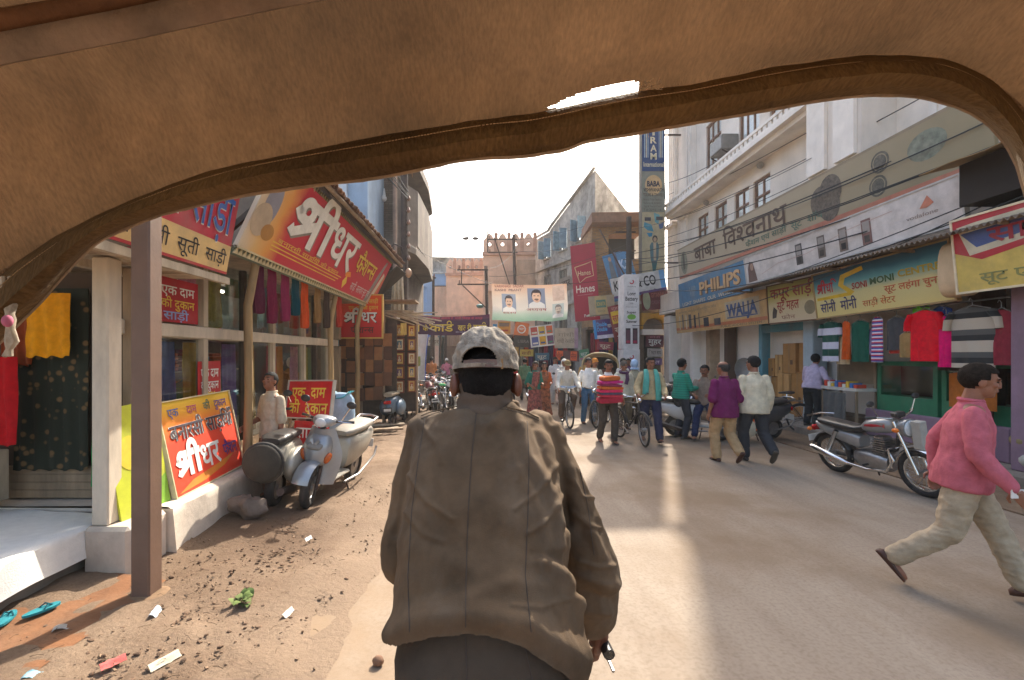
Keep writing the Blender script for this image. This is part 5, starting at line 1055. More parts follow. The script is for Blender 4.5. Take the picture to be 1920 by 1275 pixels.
for pts, c in (([(.1,2.3),(.4,2.2),(.5,1.9),(.25,1.95),(.08,2.1)],'3f8a9c'),([(.5,2.7),(.75,2.6),(.7,2.2),(.55,2.3)],'5fa0a8'),([(.7,2.2),(.92,2.3),(.88,2.05),(.75,2.0)],'2f5a8c'),([(.2,1.85),(.45,1.85),(.42,1.7),(.3,1.68)],'2f7fa0')): flat(fx, pts, paint(c), .003, 'colour_print')
rect(fx, .12, 2.35, .38, 2.5, paint('2a3040'), .006, 'caption'); rect(fx, .6, 2.38, .88, 2.53, paint('2a3040'), .006, 'caption')
flat(fx, [(.33,1.3),(.4,1.45),(.66,1.45),(.72,1.3),(.7,.8),(.62,.6),(.4,.6),(.36,.85)], paint('4f7076'), .004, 'figure_print'); flat(fx, [(.48,1.45),(.6,1.45),(.6,.7),(.5,.7)], paint('b8a488'), .006, 'figure_print'); oval(fx, .55, 1.6, .11, .15, paint('2b2a2a'), .004, 'figure_print'); oval(fx, .55, 1.57, .07, .1, paint('b3977a'), .006, 'figure_print'); flat(fx, [(.42,.6),(.64,.6),(.56,.15),(.46,.15)], paint('2f6060'), .005, 'figure_print')
for z in (.6, 3, 6): MB().b2(SW, 1.75, .12, .18, z, z+.06).build('bracket', IRON, kr)
# big red banner
RB = mat('banner_crimson', hexc('a5243c'), .75, .06, 2, .15, 12)
hn, W, H = panel('hanging_banner', 'tall crimson banner with cream lettering hanging before the grey building', 'banner', (4.05,20.4,3.28), (5.07,20.0,3.36), (4.27,20.4,6.75), RB, .02)
text(hn, 'Hanes', W/2, 1.28, .34, paint('e0cfc0', dirt=0), .82, 'C', .015); text(hn, 'Hanes', W/2, 2.05, .22, paint('d8b890', dirt=0), .56, 'C', .01); text(hn, 'Feelings', .42, .16, .13, paint('e6dcd6', dirt=0), .56, bold=.02)
ring(hn, [(.14,2.45),(.4,2.5),(.65,2.55),(.9,2.62),(.92,2.3),(.95,1.98),(.6,1.92),(.32,1.72),(.24,2.05)], .035, paint('d3b184', dirt=0), .004, 'badge_outline'); rect(hn, .18, 1.16, .86, 1.175, paint('c98a8a'), .003, 'small_print')
# portrait banner
pbm = gradient_mat('portrait_banner', [(0,'8fb096'),(.16,'b3c4b0'),(.3,'d8d0c4'),(.62,'dccbb8'),(1,'d6ab8c')], 1, 1.33, .12)
n_ = pbm.node_tree.nodes; l_ = pbm.node_tree.links; tr_ = n_.new('ShaderNodeBsdfTranslucent'); ms_ = n_.new('ShaderNodeMixShader'); ms_.inputs[0].default_value = .2
src = n_['Principled BSDF'].inputs['Base Color'].links[0].from_socket; l_.new(src, tr_.inputs[0]); l_.new(n_['Principled BSDF'].outputs[0], ms_.inputs[1]); l_.new(tr_.outputs[0], ms_.inputs[2]); l_.new(ms_.outputs[0], n_['Material Output'].inputs[0])
pb = thing('street_banner', 'orange white and green cloth banner with portraits strung across the street', 'banner', (.25, 17.0, 3.1))
BW, BH = 2.82, 1.36
def wob(u, v): return .06*math.sin(u*9+v*2)*(1-.6*v)+.03*noise.noise(V((u*5,v*4,0)))
FIG = []
def sub(x0, y0, x1, y1): return lambda x, y: x0 < x < x1 and y0 < y < y1
def el(cx, cy, rx, ry): return lambda x, y: ((x-cx)/rx)**2+((y-cy)/ry)**2 < 1
def portrait(x, y, w_, h_, bgc, skin, hair):
    k = lambda c: mat('banner_print_'+c, hexc(c), .8, .04, 3, trans=.22)
    FIG.append((sub(x, y, x+w_, y+h_), k(bgc)))
    FIG.append((lambda a, b: y < b < y+.34*h_-.5*h_*((a-x-.5*w_)/w_)**2*1.6 and abs(a-x-.5*w_) < .46*w_, k('dcd8d2')))
    FIG.append((el(x+.5*w_, y+.68*h_, .29*w_, .27*h_), k(hair))); FIG.append((el(x+.5*w_, y+.55*h_, .25*w_, .29*h_), k(skin)))
    FIG.append((lambda a, b: el(x+.5*w_, y+.70*h_, .27*w_, .22*h_)(a, b) and b > y+.76*h_, k(hair)))
    FIG.append((el(x+.5*w_, y+.43*h_, .13*w_, .03*h_), k(hair)))
    for s in (-.1, .1): FIG.append((el(x+.5*w_+s*w_, y+.61*h_, .06*w_, .022*h_), k(hair)))
    FIG.append((el(x+.5*w_, y+.375*h_, .08*w_, .016*h_), k('a05a50')))
portrait(.37, .32, .52, .68, '8f98a8', 'd8b69c', '4a4346'); portrait(1.34, .5, .66, .74, '7f8698', 'dcb69a', '3e373a'); portrait(2.26, .12, .42, .52, 'b0b8b4', 'c4b4a4', '7a7470')
FIG.append((sub(2.28, .75, 2.72, 1.3), mat('banner_print_dim', hexc('c4ab9c'), .8, trans=.22)))
cmb = MB().grid(lambda u, v: (u*BW+.02*math.sin(v*5), v*BH-.05*math.sin(u*math.pi)+.02*math.sin(u*14)*(1-v), -wob(u, v)), 200, 100)
cl_ = cmb.build('cloth', pbm, pb, True); cl_.rotation_euler = (R(90),0,0)
ms_l = [pbm]
for f_, m_ in FIG:
    if m_ not in ms_l: ms_l.append(m_); cl_.data.materials.append(m_)
for i_ in range(200):
    for j_ in range(100):
        x, y = (i_+.5)/200*BW, (j_+.5)/100*BH; q_ = 0
        for f_, m_ in FIG:
            if f_(x, y): q_ = ms_l.index(m_)
        if q_: cl_.data.polygons[i_*100+j_].material_index = q_
tt_ = text(pb, 'VARANASI  SADAR', .08, 0, .1, paint('a8655a'), 1.1, bold=.02); tt_.rotation_euler = (R(90),0,0); tt_.location = (.08,-.16,1.2)
tt_ = text(pb, 'KASHI  PRANT', .1, 0, .09, paint('9a7a78'), 1.0, bold=.02); tt_.rotation_euler = (R(90),0,0); tt_.location = (.1,-.16,1.06)
tt_ = text(pb, 'अध~यक~ष', 1.28, 0, .1, paint('b0453c'), .75, bold=.02); tt_.rotation_euler = (R(90),0,0); tt_.location = (1.28,-.16,.33)
tt_ = text(pb, 'सदस~य', .4, 0, .08, paint('b0453c'), .5, bold=.02); tt_.rotation_euler = (R(90),0,0); tt_.location = (.4,-.16,.22)
wire((-2.2,12.6,4.9),(.25,17.0,4.45),.1,.008,'thin rope holding the left side of the portrait banner','banner ropes','rope'); wire((3.07,17.0,4.45),(5.3,17.2,4.8),.05,.008,'thin rope holding the right side of the portrait banner','banner ropes','rope')
# purple and yellow banner
PUR = paint('4a2140', dirt=.05)
yb = thing('street_banner', 'long dark purple banner with big yellow Hindi lettering', 'banner', (-2.75, 16.0, 2.55))
o = MB().grid(lambda u, v: (u*2.9, v*.66+.02*u+.08*(2*u-1)**2-.08, .03*math.sin(u*12)), 30, 6).build('cloth', PUR, yb, True); o.rotation_euler = (R(90),0,0)
o = MB().grid(lambda u, v: (u*2.9, .52+v*.14+.02*u+.08*(2*u-1)**2-.08, .008+.03*math.sin(u*12)), 30, 2).build('top_strip', paint('6a1f4a'), yb, True); o.rotation_euler = (R(90),0,0)
ub = bpy.data.objects.new('lettering_board', MB().b2(.02,2.84,.1,.46,-.012,-.01).mesh('q', PUR)); C.objects.link(ub); ub.parent = yb; ub.rotation_euler = (R(90),0,0); ub.location = (0,-.045,0)
text(ub, 'शादी', -.12, .07, .28, YE, .58, bold=.05); text(ub, 'के', .55, .09, .17, YE, .18, bold=.04); text(ub, 'काड', .78, .07, .28, YE, .85, bold=.05); ring(ub, arc(1.48, .36, .07, 200, -20, 8), .035, YE, .008, 'reph', False); text(ub, 'खत~ री', 1.78, .1, .2, YE, .48, bold=.04); text(ub, 'बदस', 2.32, .12, .2, YE, .48, bold=.04); ring(ub, arc(2.7, .34, .045, 200, -20, 8), .025, YE, .008, 'reph', False)
text(ub, 'एक बार सेवा का अवसर अवश~य दें  शादी िववाह के कार्ड', .05, .5, .07, paint('d8485a'), 2.6, bold=.02); text(ub, 'फोन एवं पता सामने की दुकान', 1.7, .02, .05, paint('c9c0d0'), .95)
wire((-2.24,12.7,3.6),(-2.75,16,3.15),.05,.008,'thin rope holding the yellow lettered banner on its left','banner ropes','rope'); wire((.15,16,3.2),(.18,22,4.0),.05,.008,'thin rope holding the yellow lettered banner on its right','banner ropes','rope')
# smaller boards in the middle distance
def board(label, a, b, c, d, Y, m, tilt=0., name='shop_sign', frame=None, yaw=0.):
    ll = P(a, d, Y); lr = P(b, d+tilt, Y-yaw); ul = P(a, c, Y); return panel(name, label, 'sign', ll, lr, ul, m, .05, frame, .03)
s, W, H = board('white board divided into nine coloured advert squares', 996, 1040, 612, 652, 19.5, paint('dcdad8'), -5)
for i in range(3):
    for j in range(2): rect(s, .06+i*W*.33, .07+j*H*.5, .02+(i+1)*W*.32, .02+(j+1)*H*.46, paint((('4a5aa0','d0a020','6a3f6a'),('b5483f','c9a83a','d0602c'))[j][i]), .003, 'advert'); rect(s, .1+i*W*.33, .13+j*H*.5, .0+(i+1)*W*.31, .2+j*H*.5, paint(('d8d4cc','2f4a8c','3a8a6a')[i]), .006, 'advert_line')
s, W, H = board('beige restaurant board with faint Hindi lettering', 1040, 1084, 615, 653, 19.6, paint('b8ab98'), 0)
text(s, 'गांधी', .15, .5, .16, paint('8c8272'), .7); text(s, 'गांधी रेसटोरेंट', .1, .22, .17, paint('6a6256'), .85); rect(s, W-.16, 0, W, H, paint('a98aa0'), .003, 'side_print')
s, W, H = board('purple banner with blue and white lettering tilted under the tan board', 1118, 1164, 600, 636, 18.2, paint('4a2868'), -5, 'hanging_banner')
rect(s, -.06, 0, .05, H, paint('2f8ac9'), .002, 'blue_edge'); rect(s, W-.06, 0, W+.05, H, paint('2f8ac9'), .002, 'blue_edge'); rect(s, .05, 0, W-.06, .14, paint('cfcad6'), .003, 'white_strip'); text(s, 'Double', .08, .5, .16, paint('4fa8e0'), .4, bold=.03); text(s, 'Double', .08, .3, .16, paint('4fa8e0'), .4, bold=.03); text(s, 'खादी सूट', .5, .42, .14, WH, .42, bold=.03)
s, W, H = board('tan watch board with green panel beside the crimson banner', 1106, 1154, 556, 592, 18.8, paint('a8977c'), -4)
rect(s, .25, .02, .75, H-.02, paint('b8a070'), .002, 'panel_print'); rect(s, .3, .3, .7, .62, paint('4f7a6a'), .004, 'panel_print'); text(s, 'SONATA', .5, .38, .16, paint('c0a860'), .36, 'C', .03, z=.008); text(s, 'WATCH', .5, .1, .1, paint('6a7a60'), .3, 'C')
MB().b2(0,W,0,.0001+.07,-.6,-.05).build('ledge', CEMENT, s)
s, W, H = board('dark red and yellow Hindi board tilted beside the white pole adverts', 1154, 1181, 572, 642, 17.8, paint('7a1f24'), -6)
rect(s, .06, H*.5, W-.02, H*.84, paint('d8b020'), .003, 'yellow_field'); text(s, 'साड़ी', .08, H*.56, .26, REDP, W*.8, bold=.04, z=.008); text(s, 'मुहर', .12, H*.87, .13, paint('d89a90'), W*.6); text(s, 'सूट', .08, H*.25, .22, paint('c9b9a8'), W*.7, bold=.03); text(s, 'के', .12, H*.04, .2, WH, W*.5, bold=.03)
s, W, H = board('orange advert panel with a white ring left of the nine square board', 962, 988, 602, 634, 20.5, paint('d8743a'), 4); ring(s, arc(W/2, H*.6, .17, 0, 350, 18), .05, WH, .004); text(s, 'HOT', W/2, H*.55, .1, WH, .2, 'C', .03); rect(s, .05, .05, W-.05, .12, WH, .003, 'line_print')
s, W, H = board('yellow and blue advert panel under the portrait banner', 934, 957, 603, 626, 21.5, paint('c8943a')); rect(s, .05, H*.6, W-.05, H*.9, paint('7a6a5a'), .003, 'advert_line'); rect(s, .1, H*.2, W-.1, H*.35, paint('a03a2a'), .003, 'advert_line'); rect(s, -.25, 0, -.05, H*.8, paint('2f8ab8'), .0, 'blue_panel')
s, W, H = board('black board with grey lettering under the orange advert', 962, 993, 628, 650, 20.3, paint('2a2828'), 2); text(s, 'LIBRA', .2, .2, .14, paint('7d7a78'), .5)
s, W, H = board('orange lettered cloth strip below the beige board', 1042, 1086, 656, 676, 19.4, paint('5a2a30'), 2); 
for x, c in ((.02,'e0602c'),(.62,'e06030')): rect(s, x, .03, x+.28, H-.03, paint(c), .003, 'orange_field'); text(s, 'सेल', x+.02, .12, .2, paint('7a1f1f'), .24, bold=.03)
s, W, H = board('green and pink lettered strip right of the orange strip', 1088, 1106, 656, 674, 19.3, paint('4f8a6a'), -3); rect(s, 0, 0, W, .05, paint('c04a8a'), .003, 'pink_line'); text(s, 'सूट', .05, .12, .16, WH, .3)
s, W, H = board('maroon board with white Hindi word beside the white pole adverts', 1211, 1244, 628, 650, 19.4, paint('5a2030'), 1); text(s, 'मुहर', .1, .12, .22, WH, .55, bold=.03); text(s, 'सोनी', .15, .38, .08, paint('b8707a'), .45)
s, W, H = board('white board with small dark lettering under the maroon board', 1214, 1242, 653, 668, 19.3, paint('b8aea6'), 1); text(s, 'िप~रटर शाप', .05, .1, .15, BLK, .52, bold=.02)
s, W, H = board('large blue hoarding with tall figures and pale lettering behind the white pole', 1153, 1203, 474, 566, 19.8, paint('4f88b4'), -14)
flat(s, [(.12,.1),(.4,.1),(.38,1.2),(.34,1.75),(.2,1.75),(.14,1.2)], paint('6a7078'), .003, 'figure_print'); flat(s, [(.42,.8),(.6,.85),(.6,2.1),(.48,2.1)], paint('58607a'), .003, 'figure_print'); oval(s, .27, 1.85, .07, .1, paint('b8987c'), .004)
text(s, 'K.S.', .62, 1.3, .4, paint('b8d0e8'), .5, bold=.05); text(s, 'JS', .68, .7, .35, paint('b8d0e8'), .4, bold=.05)
s, W, H = board('white board reading a company name slanting under the tall sign column', 1150, 1250, 522, 556, 18.9, paint('cfccc8'), -18)
text(s, 'KDAS & CO', .1, .2, .42, BLK, W-.5, bold=.02); rect(s, W-.22, 0, W, H, paint('5f9fd0'), .003, 'blue_end'); rect(s, 0, -.1, W, -.01, paint('5a3f7a'), .0, 'purple_strip')
s, W, H = board('worn Hindi signboard on the grey building between two windows', 1058, 1078, 520, 548, 23.2, paint('a39c90'), -8); text(s, 'वार', .05, .25, .32, paint('55504a'), .45, bold=.03)
s, W, H = board('small red and white notice on the tan wall behind the cap', 852, 874, 634, 652, 27, paint('c9b8b0'), -2); text(s, 'सेल', .1, .28, .2, paint('b03a34'), .5, bold=.03); rect(s, .05, .05, W-.05, .2, paint('4f7a9a'), .003, 'blue_line')
for px0, px1, y0, y1, Y, c, txt, tc_, lab in ((905,928,628,642,24,'8a2f3a','सेल','e0d0b0','small wine red board right of the cap'),(975,1000,655,668,21,'c9b85a','साड़ी','7a2020','small yellow board above the women'),(1004,1030,662,676,21.2,'3f6f8a','सूट','dcd8cc','small blue board above the cyclist'),(1120,1150,640,655,18.6,'a03a52','सूट','e8d8c0','small crimson board under the purple banner'),(800,828,632,648,30,'b8a890','मुहर','5a3a30','pale board at the far end of the street'),(930,956,650,664,23,'d0c8bc','सोनी','8a2a2a','white board with red word right of the cap'),(1214,1242,672,684,19.1,'6a4a7a','सेल','d8c8d8','mauve board under the white lettered board'),(870,900,660,674,28,'4f7a5a','साड़ी','e0d8b0','small green board behind the cap')):
    s, W, H = board(lab, px0, px1, y0, y1, Y, paint(c), random.uniform(-2,2)); text(s, txt, W*.12, H*.25, H*.45, paint(tc_), W*.7, bold=.02)
rg = thing('ribbed_shutter', 'pale ribbed shutter wall above the crowd at the end of the street', 'shutter', (-1.5, 26, 0))
MB().grid(lambda u, v: (-2.3+3.0*u, 26.4+.03*math.sin(u*2*math.pi*26), 2.3+1.15*v), 208, 1).build('ribbed_sheet', mat('ribbed_tan', hexc('b39a86'), .8, .1, 2, dirt=.4), rg, False, w=True)
MB().b2(-2.3,.7,26.5,26.6,0,2.3).build('back_board', mat('tan_board', hexc('8a7566'), .9, .2, 2, dirt=.4), rg, w=True)
for i, x in enumerate((-2.3,-.8,.65)): MB().b2(x-.05,x+.05,26.35,26.48,0,3.4).build('post', IRON, rg, w=True)
# white pole adverts
wp = thing('advert_pole', 'concrete pole wrapped in white phone adverts in front of the tall sign column', 'pole', (5.42, 17.0, 0))
MB().tube([(0,.12,0),(0,.12,7.0)], [.13,.1], 10).build('pole', mat('pole_dark', hexc('453d38'), .8, .2, 4), wp, True)
MB().bar((-.05,.12,4.6),(-1.05,.35,6.6),.05,.05).build('stay', IRON, wp)
for z in (6.4, 5.7): MB().b2(-.5,.25,.08,.14,z,z+.05).build('crossarm', IRON, wp)
WPM = paint('d6d2d0', dirt=.06)
for i, (z0, z1, w_) in enumerate(((2.02,4.78,.29),(.35,2.0,.31))):
    b = MB().b2(-w_,w_,-.2,.5,z0,z1).build('advert_box', WPM, wp, bev=.01)
fx = bpy.data.objects.new('advert_face', MB().b2(-.27,.27,.4,4.7,-.004,-.003).mesh('face', WPM)); C.objects.link(fx); fx.parent = wp; fx.rotation_euler = (R(90),0,0); fx.location = (0,-.202,0)
RD = paint('b8303a'); 
for y in (4.5, 1.72): ring(fx, arc(.0, y, .07, 200, 420, 10), .04, RD, .004, 'logo_print', False); text(fx, 'vodafone', 0, y-.2, .055, paint('6a6464'), .32, 'C')
text(fx, 'Long', 0, 4.0, .14, BLK, .3, 'C', .02); text(fx, 'Battery', 0, 3.8, .15, BLK, .46, 'C', .02); text(fx, 'Life', 0, 3.68, .06, BLK, .12, 'C'); text(fx, 'Smart phones', 0, 3.55, .05, paint('6a6464'), .4, 'C')
oval(fx, 0, 3.2, .16, .1, paint('6fae3a'), .003, 'green_print'); text(fx, 'Super', 0, 3.33, .09, BLK, .36, 'C', .02); text(fx, 'Summer', 0, 2.98, .11, BLK, .4, 'C', .03)
for x in (-.22, .04):
    rect(fx, x, 2.2, x+.18, 2.78, paint('2b2628'), .003, 'phone_print'); rect(fx, x+.02, 2.35, x+.16, 2.72, paint('5a3a44'), .006, 'screen_print'); rect(fx, x+.02, 2.22, x+.16, 2.33, paint('a0284a'), .006, 'red_print')
flat(fx, [(-.18,1.3),(-.1,1.42),(.05,1.25),(.16,1.28),(.2,1.36),(.1,1.1),(.1,.9),(.18,.62),(.12,.45),(.06,.45),(.1,.65),(.0,.9),(-.05,1.15)], paint('3c3436'), .004, 'dancer_print'); oval(fx, -.14, 1.42, .06, .07, paint('2a2224'), .006, 'dancer_print')
# hanging clothes in the middle shops
cc = ['8c3a4a','b03040','5a3a6a','3a3a5a','b89a5a','2a3a4a','c8283a','7a7a70','4a2a3a','30506a','a04a2a']
for i in range(9): hang('shop_clothes', ('wine','crimson','violet','navy','mustard','dark blue','scarlet','grey','plum','slate','rust')[i % 11]+' garment, '+('first','second','third','fourth','fifth','sixth','seventh','eighth','ninth')[i]+' from left in the shop below the purple banner', 'garment', 4.65+i*.2, 4.82+i*.2, 20.0, 1.75, 2.75, cloth(cc[i % 11]), 'garments in the middle shops', .03, 2)
for i in range(12): hang('shop_clothes', ('first','second','third','fourth','fifth','sixth','seventh','eighth','ninth','tenth','eleventh','last')[i]+' garment from the left hung in the dim shops below the nine square board', 'garment', 1.2+i*.24, 1.4+i*.24, 22.3, 1.2, 2.4, cloth(cc[(i*3+1) % 11]), 'garments in the middle shops', .03, 2)
for i in range(6): hang('shop_clothes', ('first','second','third','fourth','fifth','sixth')[i]+' cloth from the left hanging inside the far shop behind the cap', 'garment', -2.6+i*.45, -2.3+i*.45, 28.7, 1.3, 2.3, cloth(cc[(i*5+2) % 11]), 'garments in the middle shops', .03, 2)
for i, (a, b) in enumerate((((-2.2,12.6,7.6),(.0,28,8.9)),((.18,22,6.0),(2,28,8.6)),((2,28,8.2),(5.4,17.1,6.6)),((2,28,8.9),(7.9,19,8.6)),((5.4,17.1,6.5),(7.9,9,6.5)),((.18,22,5.6),(5.4,17.1,6.0)),((5.4,17.1,5.8),(4.2,26,7.4)),((5.4,17.1,5.4),(8.0,12,4.9)))):
    wire(a, b, .35, .008, ('wire from the brown pole to the pole above the portrait banner','wire from the meter frame pole to the pole behind it','wire from the pole above the portrait banner to the advert pole','wire from the top of the far pole to the cream building','wire from the advert pole along the cream building','lower wire from the meter frame pole to the advert pole','short wire from the advert pole to the grey building','wire from the advert pole down to the blue sign')[i], 'wires between the poles')
# ================= people
SKIN = mat('skin_brown', hexc('8c5b42'), .55, .12, 8, .1, 60, sss=.12); SKIN2 = mat('skin_dark', hexc('5e3827'), .55, .12, 8, .1, 60, sss=.12)
HAIR = mat('black_hair', (.012,.011,.011), .75, .3, 40, .4, 120, spec=.2); HAIRG = mat('grey_hair', (.045,.041,.038), .8, .4, 40, .4, 120, spec=.2); EYE = mat('eye_dark', (.02,.015,.012), .25)
SHOE = mat('shoe_dark', (.03,.024,.02), .5, .2, 8, dirt=.4, dcol=(.2,.15,.1)); SANDAL = mat('sandal_brown', hexc('4a2a1c'), .6, .2, 8)
def remesh(mb, vox, smooth=2, wr=0., wscale=(9,9,4), seed=0., decim=0, fn=None):
    me = mb.mesh('tmp'); o = bpy.data.objects.new('tmp', me); C.objects.link(o)
    m = o.modifiers.new('r', 'REMESH'); m.mode = 'VOXEL'; m.voxel_size = vox
    if smooth: s_ = o.modifiers.new('s', 'SMOOTH'); s_.iterations = smooth; s_.factor = .5
    dg = bpy.context.evaluated_depsgraph_get(); out = bpy.data.meshes.new_from_object(o.evaluated_get(dg))
    bpy.data.objects.remove(o); bpy.data.meshes.remove(me)
    if wr or fn:
        nn = [v_.normal.copy() for v_ in out.vertices]
        for v_, n in zip(out.vertices, nn):
            p = v_.co; d = 0.
            if wr:
                q = V((p.x*wscale[0]+seed, p.y*wscale[1], p.z*wscale[2])); t = noise.noise(q)+.5*noise.noise(q*2.1); d += wr*(1-2*abs(t))
            if fn: d += fn(p, n)
            v_.co = p+n*d
    out.polygons.foreach_set('use_smooth', [True]*len(out.polygons)); out.update(); return out
def limb(mb, ps, rs, n=12, flat=1.):
    for i in range(len(ps)-1): mb.tube([ps[i], ps[i+1]], [rs[i], rs[i+1]], n, flat=flat)
    for p, r in zip(ps, rs): mb.ell(p, r, 10, 7)
def ik(a, b, l1, l2, pole):
    a, b, pole = V(a), V(b), V(pole); d = b-a; L = min(d.length, (l1+l2)*.999); dn = d.normalized(); b = a+dn*L
    x = (l1*l1-l2*l2+L*L)/(2*L); h = math.sqrt(max(0, l1*l1-x*x)); q = pole-dn*pole.dot(dn); q.normalize()
    return a+dn*x+q*h, b
def hand_mesh(mb, wrist, d, palm, curl=.5, side=1, k=1.):
    """palm, four unequal bent fingers and a thumb off the side; d along the hand, palm = palm normal"""
    d = V(d).normalized(); pn = (V(palm)-d*V(palm).dot(d)).normalized(); x = d.cross(pn)*side
    M = Matrix((x, d, pn)).transposed(); w_ = V(wrist)
    mb.ell(w_+d*.045*k, (.04*k,.055*k,.018*k), 12, 8, M); mb.tube([w_-d*.02*k, w_+d*.03*k], [.026*k,.03*k], 10, flat=.75)
    for i, (off, L) in enumerate(((-.03,.072),(-.0105,.082),(.0095,.077),(.029,.06))):
        a = w_+d*.085*k+x*off*k; c1 = curl*1.0; dirn = d*math.cos(c1*.5)+pn*math.sin(c1*.5); b = a+dirn*L*.45*k
        d2 = d*math.cos(c1*1.5)+pn*math.sin(c1*1.5); c = b+d2*L*.32*k; d3 = d*math.cos(c1*2.4)+pn*math.sin(c1*2.4); e = c+d3*L*.25*k
        mb.tube([a-d*.02*k, a, b, c, e], [.0105*k,.0105*k,.0098*k,.009*k,.0075*k], 8); mb.ell(e, .0078*k, 7, 5)
    a = w_+d*.02*k-x*.03*k; b = a+(d*.5-x*.75+pn*.35).normalized()*.038*k; c = b+(d*.85-x*.15+pn*.5).normalized()*.032*k
    mb.tube([a, b, c], [.014*k,.0115*k,.009*k], 8); mb.ell(c, .0092*k, 7, 5)
def head_mesh(mb, c, M, neck_base):
    f = lambda x, y, z: c+M@V((x, y, z))
    mb.ell(f(0,-.008,.025), (.076,.095,.098), 18, 12, M); mb.ell(f(0,.022,-.045), (.058,.07,.075), 16, 10, M); mb.ell(f(0,.06,-.092), (.026,.026,.022), 10, 7, M)
    mb.ell(f(0,.088,.028), (.05,.016,.014), 10, 7, M); mb.ell(f(0,.094,-.010), (.013,.018,.028), 10, 7, M); mb.ell(f(0,.100,-.028), (.016,.013,.011), 10, 7, M); mb.ell(f(0,.085,-.058), (.026,.014,.013), 10, 7, M)
    for s in (-1, 1): mb.ell(f(s*.082,-.002,-.005), (.012,.024,.036), 10, 7, M); mb.ell(f(s*.04,.072,-.018), (.022,.018,.02), 8, 6, M)
    limb(mb, [V(neck_base), f(0,-.02,-.06)], [.062,.055])
